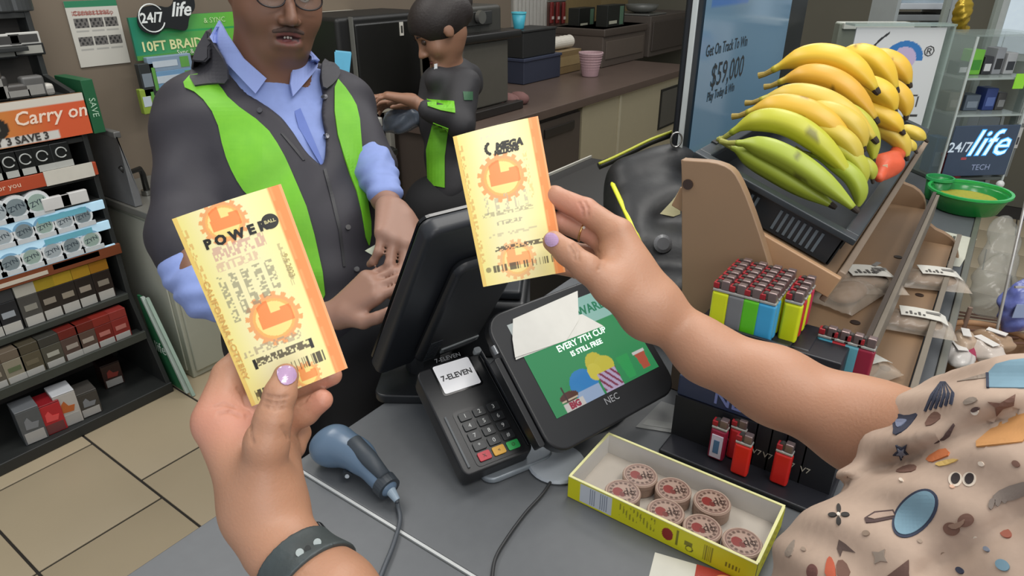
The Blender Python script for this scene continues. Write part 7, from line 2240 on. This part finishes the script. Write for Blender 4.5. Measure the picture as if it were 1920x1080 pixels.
def ticket_art(kind, w, h):
    def f(u, v):
        a, b = u / w, v / h; asp = h / w
        C = paint(u, v, '#eee4b0')
        edge = np.clip(1 - a / .3, 0, 1)[:, None]; C[:] = C * (1 - edge * .8) + np.array(lin('#ecdf72')) * edge * .8
        e2 = np.clip((a - .6) / .3, 0, 1)[:, None]; C[:] = C * (1 - e2 * .6) + np.array(lin('#efe27c')) * e2 * .6
        bo = np.clip(1 - b / .12, 0, 1)[:, None]; C[:] = C * (1 - bo * .5) + np.array(lin('#f0dc8a')) * bo * .5
        put(C, (a < .045), '#e6c065', .8)
        o = np.clip((a - .865) / .02, 0, 1); put(C, o, '#e88c4a'); put(C, (a > .975), '#eaa066')
        put(C, np.clip(1 - np.abs(a - .90) / .02, 0, 1) * (np.sin(b * 40) > -.5), '#f0a868', .6)
        g = rect(a, b, .035, .085, .15, .93) & (hashn(a, b, 60, 70) > .55); put(C, g, '#dcae62', .8)
        if kind == 1:
            cog(C, a, b, .42, .905, .19, asp); cog(C, a, b, .52, .375, .23, asp); cog(C, a, b, .62, .045, .12, asp, .9)
            put(C, rect(a, b, .22, .70, .735, .80) & (hashn(a, b, 60, 60) > .5), '#c9948c', .7)
            put(C, rect(a, b, .20, .60, .68, .725) & (hashn(a, b, 50, 60) > .5), '#cfa38f', .6)
            for k in range(5):
                x0 = .16 + k * .115 + .0
                put(C, rect(a, b, x0, x0 + .07, .42 + .022 * k, .66 - .0 * k) & (hashn(a, b, 38, 110) > .38), '#87826c', .7)
            put(C, rect(a, b, .78, .82, .50, .72) & (hashn(a, b, 80, 70) > .4), '#b7a878', .8)
            put(C, rect(a, b, .12, .70, .235, .275) & (hashn(a, b, 46, 90) > .5), '#a8977c', .7)
            m = rect(a, b, .18, .76, .175, .215); put(C, m & (hashn(a, b, 60, 120) > .32), '#4a3f30', .9); put(C, rect(a, b, .18, .21, .165, .215) | rect(a, b, .745, .775, .165, .215), '#201c16')
            put(C, rect(a, b, .50, .84, .085, .14) & (hashn(a, b * 0, 120, 1) > .42), '#3c3426', .95)
            put(C, rect(a, b, .08, .28, .015, .07) & (hashn(a, b * 0, 80, 1) > .45), '#3c3426', .95)
            put(C, ((a - .11) / .025) ** 2 + ((b - .045) * asp / .028) ** 2 < 1, '#5c4c2c', .9)
        else:
            cog(C, a, b, .46, .665, .25, asp); cog(C, a, b, .45, .135, .20, asp, .75)
            put(C, rect(a, b, .3, .6, .93, .95) & (hashn(a, b, 50, 100) > .6), '#d8cdb4', .6)
            for k in range(5):
                x0 = .20 + k * .115
                put(C, rect(a, b, x0, x0 + .045, .45 + .004 * k, .56) & (hashn(a, b, 60, 70) > .45), '#b5ad96', .7)
            put(C, rect(a, b, .15, .75, .43, .46) & (hashn(a, b, 45, 110) > .45), '#8f8870', .6)
            put(C, rect(a, b, .30, .60, .37, .395) & (hashn(a, b, 50, 110) > .5), '#9a927c', .7)
            put(C, rect(a, b, .10, .75, .30, .32) & (hashn(a, b, 40, 100) > .6), '#b8ad8c', .6)
            put(C, rect(a, b, .74, .79, .50, .80) & (hashn(a, b, 60, 80) > .55), '#d5c77e', .8)
            put(C, rect(a, b, .22, .86, .205, .235) & (hashn(a, b, 55, 110) > .4), '#4c4234', .9)
            put(C, rect(a, b, .16, .88, .075, .12) & (hashn(a, b * 0, 100, 1) > .42), '#4a402e', .9)
            put(C, ((a - .10) / .03) ** 2 + ((b - .10) * asp / .03) ** 2 < 1, '#8f8458', .9)
        return C
    return f


def ticket(c4, kind, lab, bulge, wv):
    fn, w, h = ticket_fn(c4, bulge, wv)
    t = thing('lottery_ticket', lab, 'ticket', c4[0], 'lottery tickets held up')
    nx, ny = 150, 270
    pn = panel('front', w, h, nx, ny, ticket_art(kind, w, h), None, t, mat_print(.45), fn=lambda u, v, z: fn(u, v, z + .0002))
    panel('reverse', w, h, 20, 30, lambda u, v: paint(u, v, '#cfc8b4'), None, t, mat_print(.6), fn=lambda u, v, z: fn(u, v, z - .0001))
    def tx(s_, size, u0, v0, col, bold=.0004, wide=1.0, shear=0, ang=0):
        ca, sa = math.cos(ang), math.sin(ang)
        text(s_, size, mat(col, .5), pn, fn=lambda x, y, z: fn(u0 + x * ca - y * sa, v0 + x * sa + y * ca, z + .0004), bold=bold, wide=wide, shear=shear)
    if kind == 1:
        tx('P O W E R', .0098, w * .475, h * .826, '#1d1a14', .0005, 1.0)
        c0 = (w * .80, h * .838); r0 = .0058
        angs = np.linspace(0, 2 * math.pi, 29)[:-1]
        pts = np.array([[c0[0] + r0 * math.cos(a), c0[1] + r0 * math.sin(a)] for a in angs] + [list(c0)])
        MB().add(fn(pts[:, 0], pts[:, 1], np.full(29, .0005)), [(i, (i + 1) % 28, 28) for i in range(28)]).build('logo_ball', mat('#25221b', .5), pn, fix=False)
        tx('BALL', .0036, c0[0], c0[1], '#c9c08a', .0001)
        tx('9.5.2023', .0055, w * .815, h * .60, '#b5a168', 0, 1, 0, -1.57)
        tx('CALIFORNIA LOTTERY', .0065, w * .055, h * .40, '#d6a85c', 0, 1.2, 0, -1.57)
    else:
        tx('MEGA', .0092, w * .60, h * .862, '#1d1a14', .0006, 1.05, .2)
        tx('MILLIONS', .0054, w * .56, h * .825, '#25211a', .0004, 1.0, .2)
        for k in range(6):
            a = .9 + k * .42
            c0 = (w * .40 + .0055 * math.cos(a + 1.2), h * .862 + .0055 * math.sin(a + 1.2))
            pts = np.array([[c0[0] + .0016 * math.cos(q_), c0[1] + .0016 * math.sin(q_)] for q_ in np.linspace(0, 6.28, 9)[:-1]])
            MB().add(fn(pts[:, 0], pts[:, 1], np.full(8, .0005)), [tuple(range(8))]).build('emblem_star', mat('#2a261c', .5), pn, fix=False)
    return t


ticket([D(472, 762, .505), D(652, 690, .510), D(527, 345, .500), D(323, 411, .490)], 1, 'bright yellow and orange lottery ticket with gear emblems, held by the left hand', .004, -.001)
ticket([D(906, 538, .642), D(1060, 510, .650), D(1009, 217, .655), D(849, 256, .640)], 2, 'second yellow and orange lottery ticket, held further out by the right hand', .004, .002)
